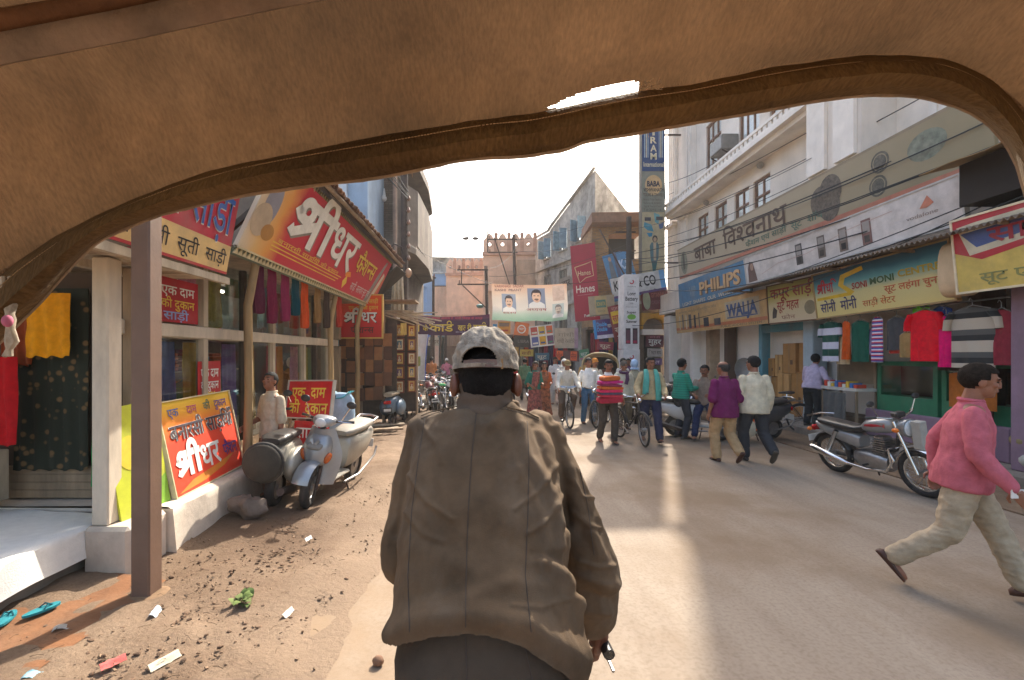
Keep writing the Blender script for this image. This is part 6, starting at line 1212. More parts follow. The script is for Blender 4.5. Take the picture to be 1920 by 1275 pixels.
def person(label, loc, rz, H=1.68, group=None, pelvis=(0,0,.93), lean=(0,.03), footL=(-.1,0,.07), footR=(.1,0,.07), pitchL=0, pitchR=0, handL=None, handR=None, look=(0,0), twist=0., skin=None, hair='short', hairm=None,
           shirt='c9c4ba', trousers='3a3a40', shirt_len=.10, sleeve=1., untuck=True, shoes=None, loose=1., belly=1., face=True, fist=(.5,.5), elbow=(0,-1,-.3), skirt=None, vest=None, detail=1., shirt_m=None, trouser_m=None, moustache=False, bald=False, wr=1., knee=(0,1,0), hip_w=.095, palmL=None, palmR=None):
    s = H/1.70; t = thing('person', label, 'person', loc, rz, group, s=s); skin = skin or SKIN
    P0 = V(pelvis); up = V((lean[0], lean[1], 1)).normalized(); right = V((math.cos(twist), math.sin(twist), 0)); right = (right-up*right.dot(up)).normalized(); fwd = up.cross(right)
    T = lambda x, y, z: P0+right*x+fwd*y+up*z
    cw = .172*loose**.3
    shL, shR = T(-cw, -.01, .435), T(cw, -.01, .435); nb = T(0, -.01, .52)
    hy, hp = look; hM = Matrix((right, fwd, up)).transposed()
    hM = hM@Matrix.Rotation(R(hy), 3, 'Z')@Matrix.Rotation(R(-hp), 3, 'X')
    hc = nb+up*.135+fwd*.035+hM@V((0,.0,.02))
    hpL, hpR = P0+V((-hip_w,0,-.03)), P0+V((hip_w,0,-.03))
    handL = V(handL) if handL else shL+V((-.07,.06,-.54)); handR = V(handR) if handR else shR+V((.07,.06,-.54))
    eL, wL = ik(shL, handL, .29, .26, (elbow[0]-.35, elbow[1], elbow[2])); eR, wR = ik(shR, handR, .29, .26, (elbow[0]+.35, elbow[1], elbow[2]))
    kL, aL = ik(hpL, footL, .43, .42, (knee[0]-.12, knee[1], knee[2])); kR, aR = ik(hpR, footR, .43, .42, (knee[0]+.12, knee[1], knee[2]))
    b = MB()
    b.loft([[T(a*math.cos(2*math.pi*i/16), bb*math.sin(2*math.pi*i/16), z) for i in range(16)] for z, a, bb in ((-.08,.12,.085),(0,.14,.095),(.2,.125,.085),(.38,.15,.095),(.46,.14,.08),(.52,.07,.06))])
    for sh, e, w_ in ((shL,eL,wL),(shR,eR,wR)): limb(b, [sh, e, w_], [.05,.04,.027])
    for h_, k_, a_ in ((hpL,kL,aL),(hpR,kR,aR)): limb(b, [h_, k_, a_], [.08,.052,.036])
    for a_, pt in ((aL,pitchL),(aR,pitchR)):
        FM = Matrix.Rotation(R(pt), 3, 'X'); b.ell(a_+FM@V((0,.06,-.035)), (.042,.115,.03), 12, 8, FM); b.ell(a_+FM@V((0,-.03,-.03)), (.034,.04,.035), 10, 7, FM)
    for e, w_, sd_, cu, pn in ((eL,wL,-1,fist[0],palmL),(eR,wR,1,fist[1],palmR)):
        dr = (w_-e).normalized(); hand_mesh(b, w_, dr, pn or (-sd_*right), cu, sd_)
    head_mesh(b, hc, hM, nb-up*.03)
    me = remesh(b, .0085/detail, 2); me.materials.append(skin); me.name = 'body'
    bo = bpy.data.objects.new('body', me); C.objects.link(bo); bo.parent = t
    # trousers
    sd = sum(map(ord, label)) % 97
    if not skirt:
        q = MB(); lo = loose
        q.loft([[P0+V((a*lo*math.cos(2*math.pi*i/18), bb*lo*math.sin(2*math.pi*i/18), z)) for i in range(18)] for z, a, bb in ((-.12,.145,.11),(-.03,.16,.122),(.06,.15,.115))])
        for h_, k_, a_ in ((hpL,kL,aL),(hpR,kR,aR)): 
            d = (a_-k_).normalized(); limb(q, [h_, h_.lerp(k_,.5), k_, k_.lerp(a_,.55), a_-d*.03], [.095*lo,.09*lo,.074*lo,.07*lo,.066*lo])
        me = remesh(q, .013/detail, 3, .006*wr, (8,8,14), sd); me.materials.append(trouser_m or cloth(trousers)); o = bpy.data.objects.new('trousers', me); C.objects.link(o); o.parent = t
        for a_, pt, x in ((aL,pitchL,-1),(aR,pitchR,1)):
            FM = Matrix.Rotation(R(pt), 3, 'X'); mb = MB()
            rr = []
            for y, hw, ht in ((-.085,.02,.03),(-.06,.04,.05),(0,.042,.055),(.06,.05,.04),(.12,.05,.03),(.165,.035,.022),(.18,.012,.012)):
                rr.append([a_+FM@V((hw*math.cos(2*math.pi*i/12), y, -.068+ht*(1+math.sin(2*math.pi*i/12))*.5*1.3)) for i in range(12)])
            mb.loft(rr).build('shoe', shoes or SHOE, t, True)
    else:
        rr = []
        for z, a, bb in ((P0.z+.1,.15,.11),(P0.z-.08,.19,.15),(.5,.21,.19),(.2,.24,.22),(.04,.27,.25)):
            rr.append([V((P0.x*(z/P0.z)+a*(1+.06*math.sin(9*2*math.pi*i/54+z*3)*(1.2-z))*math.cos(2*math.pi*i/54), P0.y*(z/P0.z)+bb*(1+.06*math.sin(9*2*math.pi*i/54+z*3)*(1.2-z))*math.sin(2*math.pi*i/54), z)) for i in range(54)])
        MB().loft(rr).build('skirt', skirt, t, True)
    # shirt
    q = MB(); lo = loose; bt = -shirt_len if untuck else .02
    hw_ = (.2 if untuck else .158)*lo; hd_ = (.155 if untuck else .125)*lo*belly
    secs = [(bt,hw_,hd_),(.02,hw_*.985,hd_*.98),(.16,.165*lo,.128*lo*belly),(.34,.172*lo,.12*lo),(.42,.158*lo,.105),(.47,.115,.085),(.505,.085,.07),(.53,.066,.06)]
    q.loft([[T(a*math.cos(2*math.pi*i/20), bb*math.sin(2*math.pi*i/20), z) for i in range(20)] for z, a, bb in secs])
    for sh, e, w_ in ((shL,eL,wL),(shR,eR,wR)):
        if sleeve >= .99: limb(q, [sh, sh.lerp(e,.5), e, e.lerp(w_,.6), w_-(w_-e).normalized()*.02], [.055*lo,.06*lo,.055*lo,.05*lo,.042*lo])
        else: limb(q, [sh, sh.lerp(e,sleeve*.9), sh.lerp(e,sleeve*1.6)], [.055*lo,.064*lo,.066*lo])
    me = remesh(q, .012/detail, 5, .007*wr, (9,9,6), sd+5); me.materials.append(shirt_m or cloth(shirt)); o = bpy.data.objects.new('shirt', me); C.objects.link(o); o.parent = t
    MB().torus(nb+up*.012, up, .062, .016, 20, 6).build('collar', shirt_m or cloth(shirt), t, True)
    if vest:
        q = MB().loft([[T(a*1.07*math.cos(2*math.pi*i/20), bb*1.09*math.sin(2*math.pi*i/20), z) for i in range(20)] for z, a, bb in [(bt-.01,.165*lo,.125*lo*belly),(.2,.158*lo,.118*lo*belly),(.38,.165*lo,.118*lo),(.47,.13,.095)]])
        me = remesh(q, .013, 2, .005, (8,8,6), sd+9); me.materials.append(cloth(vest)); o = bpy.data.objects.new('vest', me); C.objects.link(o); o.parent = t
    if untuck is False: MB().loft([[T(.163*lo*math.cos(2*math.pi*i/20), .125*lo*math.sin(2*math.pi*i/20), z) for i in range(20)] for z in (.0,.035)]).build('belt', SHOE, t, True)
    # hair / headwear
    hm = hairm or HAIR; f = lambda x, y, z: hc+hM@V((x, y, z))
    if hair in ('short', 'long', 'bun', 'bald'):
        mb = MB().ell(f(0,-.014,.034), (.085,.102,.099), 26, 18, hM); inv = hM.transposed(); keep = []
        for fc in mb.f:
            c = sum((mb.v[i] for i in fc), V((0,0,0)))/len(fc); l_ = inv@(c-hc)
            if l_.y > .035 and l_.z < .075: continue
            if l_.z < -.035-.02*(l_.y < -.03): continue
            if l_.y > -.01 and l_.z < .02: continue
            if hair == 'bald' and l_.z > .065: continue
            keep.append(fc)
        mb.f = keep
        for i, v_ in enumerate(mb.v): mb.v[i] = v_+(v_-hc).normalized()*(.006*noise.noise((v_-hc)*60)+.003)
        mb.build('hair', hm, t, True, thick=-.006)
    if hair in ('bun', 'long'): MB().ell(f(0,-.12,-.01), (.045,.04,.045), 12, 8).tube([f(0,-.1,-.02), f(0,-.11,-.12), f(0,-.1,-.3)] if hair == 'long' else [f(0,-.1,0), f(0,-.12,-.03)], [.035,.03,.012] if hair == 'long' else .03, 8).build('hair_tail', hm, t, True)
    if hair in ('scarf', 'turban', 'cap', 'wool'):
        col = hairm
        if hair == 'scarf': 
            mb = MB().ell(f(0,-.012,.02), (.097,.112,.125), 22, 16, hM); inv = hM.transposed(); mb.f = [fc for fc in mb.f if not ((inv@(sum((mb.v[i] for i in fc), V((0,0,0)))/len(fc)-hc)).y > .05 and (inv@(sum((mb.v[i] for i in fc), V((0,0,0)))/len(fc)-hc)).z < .07)]
            mb.build('headscarf', col, t, True, thick=.008); MB().torus(nb+up*.03, up, .08, .035, 20, 8).build('scarf_fold', col, t, True)
        elif hair == 'turban':
            mb = MB()
            for i in range(4): mb.torus(f(0,-.01,.045+.024*i), hM@V((.12*(-1)**i,.1,1)), .083-.012*i, .024, 22, 8)
            mb.ell(f(0,-.01,.1), (.075,.085,.05), 14, 8, hM); me = remesh(mb, .008, 2); me.materials.append(col); o = bpy.data.objects.new('turban', me); C.objects.link(o); o.parent = t
        else:
            mb = MB().ell(f(0,-.01,.035), (.088,.106,.105), 22, 16, hM); inv = hM.transposed(); mb.f = [fc for fc in mb.f if (inv@(sum((mb.v[i] for i in fc), V((0,0,0)))/len(fc)-hc)).z > (.035 if hair == 'cap' else .0)]
            mb.build('cap' if hair == 'cap' else 'wool_cap', col, t, True, thick=.006)
            if hair == 'cap': MB().grid(lambda u, v: f((u-.5)*.15, .08+.075*v*(1-(2*u-1)**2*.5), .045-.02*v), 10, 5).build('peak', col, t, True, thick=.006)
            MB().ell(f(0,-.03,.0), (.08,.085,.06), 16, 10, hM).build('hair', HAIR, t, True)
    if face:
        for s_ in (-1, 1):
            MB().ell(f(s_*.03,.083,.008), (.012,.008,.006), 8, 6, hM).build('eye', EYE, t, True)
            MB().tube([f(s_*.016,.098,.028), f(s_*.034,.097,.034), f(s_*.052,.082,.028)], .0045, 6).build('eyebrow', hm if hair in ('short','bun','long','bald') else HAIR, t, True)
        if moustache: MB().tube([f(-.032,.094,-.048), f(0,.104,-.041), f(.032,.094,-.048)], [.004,.009,.004], 7).build('moustache', HAIR, t, True)
        MB().tube([f(-.02,.096,-.06), f(0,.1,-.061), f(.02,.096,-.06)], .004, 6).build('mouth', mat('lips', hexc('5c3028'), .5), t, True)
    return t, dict(hc=hc, nb=nb, T=T, f=f, wL=wL, wR=wR, shL=shL, shR=shR, hM=hM)
# walkers and talkers on the right
pur, d = person('man in a purple short sleeved shirt and tan trousers seen from behind walking away', (4.02,7.62,0), R(6), 1.66, 'people in the street', footL=(-.10,.06,.075), footR=(.11,-.26,.19), pitchR=-48, handL=(-.27,.02,.84), handR=(.27,.1,.86), shirt='6e2452', trousers='b0916a', sleeve=.62, shirt_len=.16, loose=1.18, hair='bald', hairm=HAIRG, shoes=SANDAL, look=(28,0), face=True)
crm, d = person('man in a pale cream shirt and charcoal trousers seen from behind walking away', (4.52,7.62,0), R(-4), 1.74, 'people in the street', footL=(-.1,.1,.075), footR=(.13,-.34,.22), pitchR=-52, handL=(-.27,.12,.86), handR=(.25,.06,.84), shirt='cfc3a8', trousers='3b3c3f', shirt_len=.13, loose=1.15, hair='short', look=(30,0))
grn, d = person('man in a teal green ribbed sweater and dark jeans standing by the scooters', (4.2,9.75,0), R(-70), 1.68, 'people in the street', footL=(-.12,.02,.075), footR=(.13,-.02,.075), handL=(-.1,.36,1.08), handR=(.14,.33,1.1), shirt_m=stripe_mat('ribbed_teal', ['18876f','18876f','126a58','1b9179'], 2, .05), trousers='3a3d44', shirt_len=.06, loose=1.02, hair='short', elbow=(0,-.7,-.7))
sit, d = person('man in a greyish tan shirt sitting sideways on the white scooter', (4.72,9.75,0), R(150), 1.68, 'people in the street', pelvis=(0,0,.80), lean=(0,.12), footL=(-.2,.42,.12), footR=(.16,.5,.12), handL=(-.12,.45,.98), handR=(.16,.42,.95), shirt='8c7a6c', trousers='2b3450', shirt_len=.05, sleeve=.62, hair='short', moustache=True, look=(-10,-5))
# man with fabric bundle
stk, d = person('man in a white shirt carrying a tall stack of folded pink and orange cloth', (2.5,9.25,0), R(188), 1.66, 'people in the street', footL=(-.08,.14,.075), footR=(.1,-.2,.1), pitchR=-25, handL=(-.17,.36,.93), handR=(.16,.38,1.28), shirt='dcdad6', trousers='4a443e', sleeve=.62, shirt_len=.08, loose=1.05, look=(-14,2), elbow=(0,-.6,-.9))
z = .86
for i, (c, h, w_) in enumerate((('a5283c',.11,.46),('c43a4a',.05,.44),('5a5060',.04,.45),('d8345c',.055,.46),('c8642c',.06,.45),('8c2f50',.05,.44),('b82a72',.055,.45),('b5602f',.09,.34))):
    o = MB().lofty([(-.15,0,w_/2*.93,h/2*.8),(-.13,0,w_/2,h/2),(.13,0,w_/2,h/2),(.15,0,w_/2*.93,h/2*.8)], 16, 5).build('folded_cloth', cloth(c), None, True)
    o.location = (2.5-.06+random.uniform(-.015,.015), 8.88, z+h/2); o.rotation_euler = (0, R(random.uniform(-4,4)), R(random.uniform(-5,5))); z += h+.002
    tag(o, ['dark red','red','grey','bright pink','orange','wine','magenta','burnt orange'][i]+' folded cloth in the stack carried by the white shirted man', 'folded cloth', 'folded cloths in the carried stack')
whj, d = person('young man in a white long sleeved shirt and blue jeans facing the camera', (2.68,11.8,0), R(183), 1.68, 'people in the street', footL=(-.11,.06,.075), footR=(.13,-.03,.075), handL=(-.27,.05,.86), handR=(.26,.08,.86), shirt='e2e0dd', trouser_m=cloth('3f6486'), untuck=False, hair='short', look=(12,0), loose=1.0)
# man wheeling a bicycle
bik, d = person('man in a beige jacket with a teal scarf wheeling a bicycle', (3.40,9.35,0), R(172), 1.72, 'people in the street', footL=(-.12,.32,.09), footR=(.1,-.25,.12), pitchL=15, pitchR=-35, handL=(-.22,.32,.98), handR=(.30,.34,1.0), shirt='b09c76', trousers='33364e', shirt_len=.05, loose=1.1, hair='short', look=(20,0), shoes=SANDAL, elbow=(0,-.8,-.4))
TEAL = cloth('57a596')
f = d['T']
for s in (-1, 1): MB().tube([f(s*.05,-.09,.53), f(s*.085,.0,.545), f(s*.1,.1,.47), f(s*.105,.155,.36), f(s*.12,.165,.2), f(s*.13,.17,.0+.06*s)], [.03,.045,.05,.055,.06,.06], 10, flat=.35).build('scarf', TEAL, bik, True)
# cyclist coming forward
cyc, d = person('cyclist in a white shirt and khaki cap leaning over the handlebar', (2.05,11.55,0), R(180), 1.66, 'people in the street', pelvis=(0,-.05,.96), lean=(0,.42), footL=(-.13,.12,.42), footR=(.13,.02,.25), handL=(-.27,.48,1.0), handR=(.27,.48,1.0), shirt='d2cdc0', trousers='5b4c42', shirt_len=.05, loose=1.1, hair='cap', hairm=cloth('8a7550'), look=(0,-12), elbow=(0,-.3,-1))
# women walking together
sariG = mat('sari_pattern', hexc('8a4a44'), .85, .6, 14); sariO = mat('sari_pattern_two', hexc('9c5a3c'), .85, .6, 12)
w1_, d = person('woman in a green blouse and patterned pink sari with her hair tied back', (1.38,12.7,0), R(200), 1.58, 'people in the street', skirt=sariG, shirt='1f6a5a', shirt_len=.03, sleeve=.62, hair='long', look=(-40,0), handL=(-.16,.25,1.05), handR=(.2,.2,1.0), footL=(-.08,0,.07), footR=(.08,.05,.07))
MB().grid(lambda u, v: d['T'](-.13+.24*u+.05*v, .15*math.cos((u-.5)*2)+.02-.02*v+.01*math.sin(u*20), .5-.72*v*(1-.3*u)), 14, 14).build('sari_drape', sariG, w1_, True, thick=.008)
w2_, d = person('woman in an orange blouse walking just behind the woman in green', (1.72,13.3,0), R(190), 1.55, 'people in the street', skirt=sariO, shirt='b0562a', shirt_len=.03, sleeve=.62, hair='bun', look=(-20,0), handL=(-.15,.25,1.05), footL=(-.08,0,.07), footR=(.08,.05,.07))
MB().grid(lambda u, v: d['T'](-.13+.24*u+.05*v, .15*math.cos((u-.5)*2)+.02-.02*v, .5-.72*v*(1-.3*u)), 14, 14).build('sari_drape', sariO, w2_, True, thick=.008)
b1_, d = person('man with a dark purple scarf round his neck and a wool cap', (3.35,11.0,0), R(185), 1.62, 'people in the street', shirt='bdb8a4', trousers='6b6250', hair='wool', hairm=cloth('5d564f'), look=(8,-5), moustache=True, loose=1.15)
MB().torus(d['nb']+V((0,.03,-.0)), V((0,.25,1)), .095, .035, 22, 8).tube([d['T'](-.05,.1,.5), d['T'](-.04,.15,.35), d['T'](0,.16,.22)], [.04,.05,.045], 9, flat=.5).build('scarf', cloth('4f3350'), b1_, True)
b2p, d = person('figure with a pale blue headscarf seen from behind', (3.95,12.0,0), R(-20), 1.64, 'people in the street', shirt='9a937c', trousers='4a4038', hair='scarf', hairm=cloth('a9c3e0'), look=(-30,0), face=False, loose=1.15)
b3p, d = person('man in an orange turban partly behind the man with the cloth stack', (2.98,12.4,0), R(190), 1.66, 'people in the street', shirt='c9c2b4', trousers='6a6258', hair='turban', hairm=cloth('c07a34'), moustache=True)
b4p, d = person('man in white kurta far behind the cyclist', (2.55,16.5,0), R(170), 1.68, 'people in the street', shirt='d0cdc8', trousers='c4c0ba', shirt_len=.4, loose=1.1, look=(20,0))
b5p, d = person('man in white shirt and black trousers walking far behind the jeans wearer', (3.0,17.5,0), R(10), 1.70, 'people in the street', shirt='d8d5cf', trousers='2e2c2c', footL=(-.1,.15,.08), footR=(.1,-.2,.1), face=False)
b6p, d = person('figure in white robe with orange shawl beside the cyclist', (2.32,13.4,0), R(185), 1.64, 'people in the street', shirt='d8d4cc', trousers='c8c8cc', shirt_len=.5, loose=1.2, hair='scarf', hairm=cloth('d2cfc8'), look=(-10,0))
MB().tube([d['T'](-.15,.05,.5), d['T'](0,.15,.38), d['T'](.12,.17,.2)], [.05,.055,.05], 10, flat=.4).build('shawl', cloth('d06a2c'), b6p, True)
# shopper at the clothes stall
shp, d = person('man in a lavender shirt and dark trousers leaning in at the vendor stand', (7.35,10.2,.19), R(-65), 1.62, 'people in the street', lean=(0,.22), footL=(-.12,0,.075), footR=(.12,-.1,.075), handL=(-.2,.4,1.0), handR=(.25,.3,1.1), shirt='b7a8bb', trousers='2d2f30', shirt_len=.05, loose=1.1, hair='short', look=(0,-30), face=False)
# man by the saree shop
lm, d = person('man in a white shirt and brown trousers standing at the shop ledge behind the scooters', (-2.70,5.75,0), R(150), 1.55, 'people in the street', shirt='b8ab95', trousers='6a4f3c', sleeve=.62, look=(20,-20), handR=(.2,.25,1.0))
# far riders
far1, d = person('distant figure in an orange kurta seen from behind', (-2.55,21.5,0), 0, 1.66, 'distant people', shirt='c07a4a', trousers='b08060', shirt_len=.4, face=False, loose=1.15)
far2, d = person('distant rider in a pink shirt and white cap', (-2.05,24.0,0), 0, 1.66, 'distant people', pelvis=(0,0,.85), footL=(-.2,.2,.2), footR=(.2,.2,.2), handL=(-.28,.45,1.05), handR=(.28,.45,1.05), shirt='c47a94', trousers='3a3a44', hair='wool', hairm=cloth('e0dcd8'), face=False)
far3, d = person('distant figure in white beside the driver cap', (-.85,20.5,0), .3, 1.66, 'distant people', shirt='d4d0cc', trousers='4a4a50', face=False)
far4, d = person('distant person in dark clothes among the parked motorcycles', (-3.15,22.5,0), 2.4, 1.66, 'distant people', shirt='6a3a44', trousers='33302e')
far5, d = person('distant figure in a blue shirt by the dim shops', (1.0,19.8,0), 2.8, 1.66, 'distant people', shirt='4a6a8c', trousers='33302e')
for x, y, rz, sh, tr, lab in ((.9,16.2,170,'b03a3a','3a3530','distant man in a dull red shirt beyond the women'),(1.55,17.8,10,'5a7a5a','4a443c','distant man in a green shirt walking away beyond the women'),(3.5,15.9,190,'c8a060','5a4a3c','distant man in an ochre shirt beside the far rickshaw'),(4.3,14.2,200,'d8d4cc','3a3a40','man in a white shirt between the far rickshaw and the parked motorcycles'),(4.9,15.5,150,'6a4a6a','3a3530','man in a mauve shirt near the advert pole'),(.45,21.0,180,'c8c0b0','4a4038','distant man in a cream shirt in the middle of the far street'),(-.4,23.5,5,'8a3a5a','5a3a44','distant figure in wine colours walking away up the far street'),(-3.0,17.2,160,'b8b0a0','4a4a54','man in a beige shirt standing beside the parked motorcycles')):
    person(lab, (x,y,0), R(rz), random.uniform(1.6,1.72), 'distant people', footL=(-.1,.1,.075), footR=(.11,-.15,.1), pitchR=-20, shirt=sh, trousers=tr, shirt_len=random.choice((.06,.12,.3)), detail=.75, look=(random.uniform(-25,25),0))
# big pedestrian at the right edge
pnk, d = person('pedestrian in a pink shirt and cream trousers striding past at the right edge', (3.60,3.42,0), R(-128), 1.70, 'people in the street', footL=(-.08,.34,.08), footR=(.10,-.40,.2), pitchL=10, pitchR=-50, handL=(-.25,-.12,.86), handR=(.27,.2,.88), shirt='b8606a', trousers='a8977e', shirt_len=.12, sleeve=1., loose=1.1, hair='short', hairm=mat('dark_brown_hair', (.02,.014,.01), .9, .4, 50, .6, 200, spec=.1), shoes=SANDAL, lean=(0,.1), detail=1.35, wr=1.25)
tag(MB().b2(-.07,.07,-.004,.004,-.03,.03).build('paper_slip', paint('dcd8d2'), None), 'white slip of paper held by the pink shirted pedestrian', 'paper').location = (3.62,3.06,.86)
# ================= vehicles
SILV = mat('scooter_silver', hexc('b6b3aa'), .38, .1, 4, metal=.35, dirt=.35, dcol=(.2,.16,.12), coat=.2)
def wheel(par, y, Rw, tr, rimm=STEEL, spokes=0, x=0., z=None, steer=0.):
    z = Rw if z is None else z
    tw = MB().torus((0,0,0), (1,0,0), Rw-tr, tr, 30, 8, rx=tr*1.05).build('wheel', BLACK, par, True); tw.location = (x, y, z); tw.rotation_euler = (0,0,steer)
    mb = MB().torus((0,0,0), (1,0,0), Rw-2.0*tr, tr*.42, 28, 6, rx=tr*.7)
    mb.build('rim', rimm, tw, True)
    MB().tube([(-.05,0,0),(.05,0,0)], .04, 12).build('hub', STEEL, tw, True)
    if spokes:
        sp = MB()
        for i in range(spokes): a = 2*math.pi*i/spokes; sp.tube([(.03*(-1)**i, .035*math.cos(a+.3), .035*math.sin(a+.3)), (0,(Rw-2*tr)*math.cos(a),(Rw-2*tr)*math.sin(a))], .0028, 4)
        sp.build('spokes', STEEL, tw)
    else:
        MB().tube([(-.03,0,0),(.03,0,0)], Rw-2.3*tr, 18).build('disc', rimm, tw, True)
    return tw
def fender(par, y, z, Rm, w_, a0, a1, m, name='mudguard'):
    def fn(u, v):
        a = R(a0+(a1-a0)*u); t = (v-.5)*2; r = Rm-.03*t*t
        return (w_*t, y+r*math.cos(a), z+r*math.sin(a))
    return MB().grid(fn, 18, 6).build(name, m, par, True, thick=.006)
def motorcycle(label, loc, rz, tankm, lean=8, group='parked motorcycles'):
    t = thing('motorcycle', label, 'motorcycle', loc, rz, group, ry=R(lean))
    for y, nm_ in ((.64,''),(-.62,'')): wheel(t, y, .305, .045, CHROME, 28)
    fender(t, .64, .305, .335, .06, 35, 165, CHROME, 'front_mudguard'); fender(t, -.62, .305, .35, .075, 20, 165, BLACKP, 'rear_mudguard')
    MB().tube([(-.085,.64,.305),(-.085,.42,.95)], .022, 8).tube([(.085,.64,.305),(.085,.42,.95)], .022, 8).build('fork', CHROME, t, True)
    MB().lofty([(-.06,.80,.07,.05),(.0,.82,.10,.08),(.15,.85,.13,.105),(.3,.87,.125,.10),(.38,.86,.08,.07),(.40,.86,.03,.03)], 18, 2.6).build('tank', tankm, t, True)
    MB().lofty([(-.80,.80,.06,.03),(-.74,.80,.11,.045),(-.4,.77,.125,.05),(-.15,.75,.11,.05),(-.03,.79,.07,.04)], 16, 3).build('seat', BLACKP, t, True)
    MB().lofty([(-.86,.74,.04,.03),(-.75,.70,.085,.07),(-.4,.62,.11,.09),(-.15,.58,.11,.11),(-.1,.58,.09,.08)], 16, 3).build('side_panel', tankm, t, True)
    MB().lofty([(-.22,.34,.09,.10),(-.1,.34,.13,.13),(.18,.33,.13,.13),(.26,.33,.09,.10)], 16, 3).build('engine', STEEL, t, True)
    fb_ = MB()
    for i in range(7): fb_.box((0,.16+i*.006,.47+i*.032), (.20,.19,.012))
    fb_.box((0,.17,.57), (.13,.13,.26)); fb_.build('cylinder_fins', STEEL, t)
    MB().tube([(.05,.25,.55),(.09,.36,.42),(.11,.26,.25),(.13,0,.22),(.15,-.3,.25)], .022, 9).build('exhaust_pipe', CHROME, t, True)
    MB().tube([(.15,-.26,.245),(.155,-.34,.26),(.16,-.82,.37),(.16,-.88,.385),(.16,-.9,.39)], [.025,.05,.052,.04,.02], 14).build('muffler', CHROME, t, True)
    MB().tube([(-.09,.38,.95),(0,.34,.55),(0,-.1,.28)], .028, 8).tube([(0,.38,.9),(0,-.1,.72),(0,-.75,.72)], .025, 8).tube([(0,-.15,.3),(0,-.62,.31)], .03, 8).build('frame', BLACKP, t, True)
    for s in (-1, 1): MB().tube([(s*.13,-.62,.33),(s*.12,-.42,.70)], [.035,.03], 9).build('shock_absorber', CHROME, t, True)
    MB().tube([(-.36,.30,1.03),(-.24,.38,1.02),(0,.42,.97),(.24,.38,1.02),(.36,.30,1.03)], .013, 8).build('handlebar', CHROME, t, True)
    for s in (-1, 1):
        MB().tube([(s*.36,.30,1.03),(s*.26,.365,1.025)], .019, 8).build('grip', BLACKP, t, True)
        m_ = MB().ell((s*.34,.38,1.22), (.06,.015,.04)).build('mirror', BLACKP, t, True); MB().tube([(s*.25,.38,1.03),(s*.33,.38,1.2)], .007, 5).build('mirror_stalk', CHROME, m_, True)
        MB().ell((s*.16,.50,.86), (.03,.045,.03)).build('indicator', mat('indicator_orange', hexc('d8701c'), .3), t, True); MB().ell((s*.14,-.88,.66), (.03,.04,.03)).build('indicator', mat('indicator_orange', hexc('d8701c'), .3), t, True)
    MB().lofty([(.42,.87,.05,.05),(.46,.87,.10,.10),(.54,.87,.115,.12),(.56,.87,.11,.115)], 18, 2.3).build('headlamp_shell', tankm, t, True); MB().ell((0,.555,.87), (.10,.03,.105)).build('headlamp', mat('lamp_glass', (.6,.62,.62), .1), t, True)
    MB().b2(-.07,.07,.37,.47,1.0,1.07).build('gauges', BLACKP, t, bev=.015)
    MB().b2(-.07,.07,-.93,-.87,.62,.70).build('tail_lamp', mat('tail_red', hexc('b3161a'), .25), t, bev=.012); MB().b2(-.10,.10,-.97,-.96,.44,.54).build('number_plate', paint('d8d6d0'), t); MB().b2(-.08,.08,-.972,-.971,.47,.51).build('plate_digits', BLK, t)
    MB().tube([(-.25,-.80,.84),(-.12,-.92,.86),(.12,-.92,.86)], .014, 7).build('grab_rail', CHROME, t, True); MB().tube([(-.2,.02,.3),(.2,.02,.3)], .016, 7).build('foot_pegs', BLACKP, t, True); MB().tube([(-.1,-.1,.28),(-.24,-.18,.02)], .012, 6).build('side_stand', IRON, t, True)
    MB().b2(-.16,-.13,-.6,.0,.26,.38).build('chain_guard', BLACKP, t, bev=.015)
    return t
GREYTANK = mat('tank_grey_silver', hexc('9a9a98'), .3, .08, 4, metal=.4, dirt=.25, coat=.3)
mr = motorcycle('grey motorcycle with red tank stripe and chrome muffler before the clothes stall', (5.50,6.36,.0), R(187), GREYTANK, 9)
MB().lofty([(.02,.835,.104,.05),(.15,.86,.134,.05),(.32,.875,.124,.05)], 18, 2.6).build('tank_stripe', mat('tank_red', hexc('a8202a'), .3, coat=.4), mr, True)
MB().tube([(.2,.42,.35),(.24,.44,.62),(-.24,.44,.62),(-.2,.42,.35)], .014, 7).build('leg_guard', CHROME, mr, True)
MB().b2(-.05,.05,.60,.72,.62,.98).build('wrapped_fork', mat('wrap_pale', hexc('a9a49a'), .6), mr, bev=.01)
BKT = mat('tank_black', (.03,.03,.032), .3, coat=.4, dirt=.3, dcol=(.15,.12,.09)); RDT = mat('tank_maroon', hexc('6a1a20'), .3, coat=.4, dirt=.3); BLT = mat('tank_navy', hexc('2c3a58'), .3, coat=.4, dirt=.3)
m0 = motorcycle('black motorcycle parked at the near end of the row seen from behind', (-1.95,13.3,0), R(8), BKT, -7)
def repaint(root, old, new):
    for o in bpy.data.objects:
        if o.parent == root and o.type == 'MESH' and o.data.materials and o.data.materials[0] == old:
            o.data = o.data.copy(); o.data.materials[0] = new
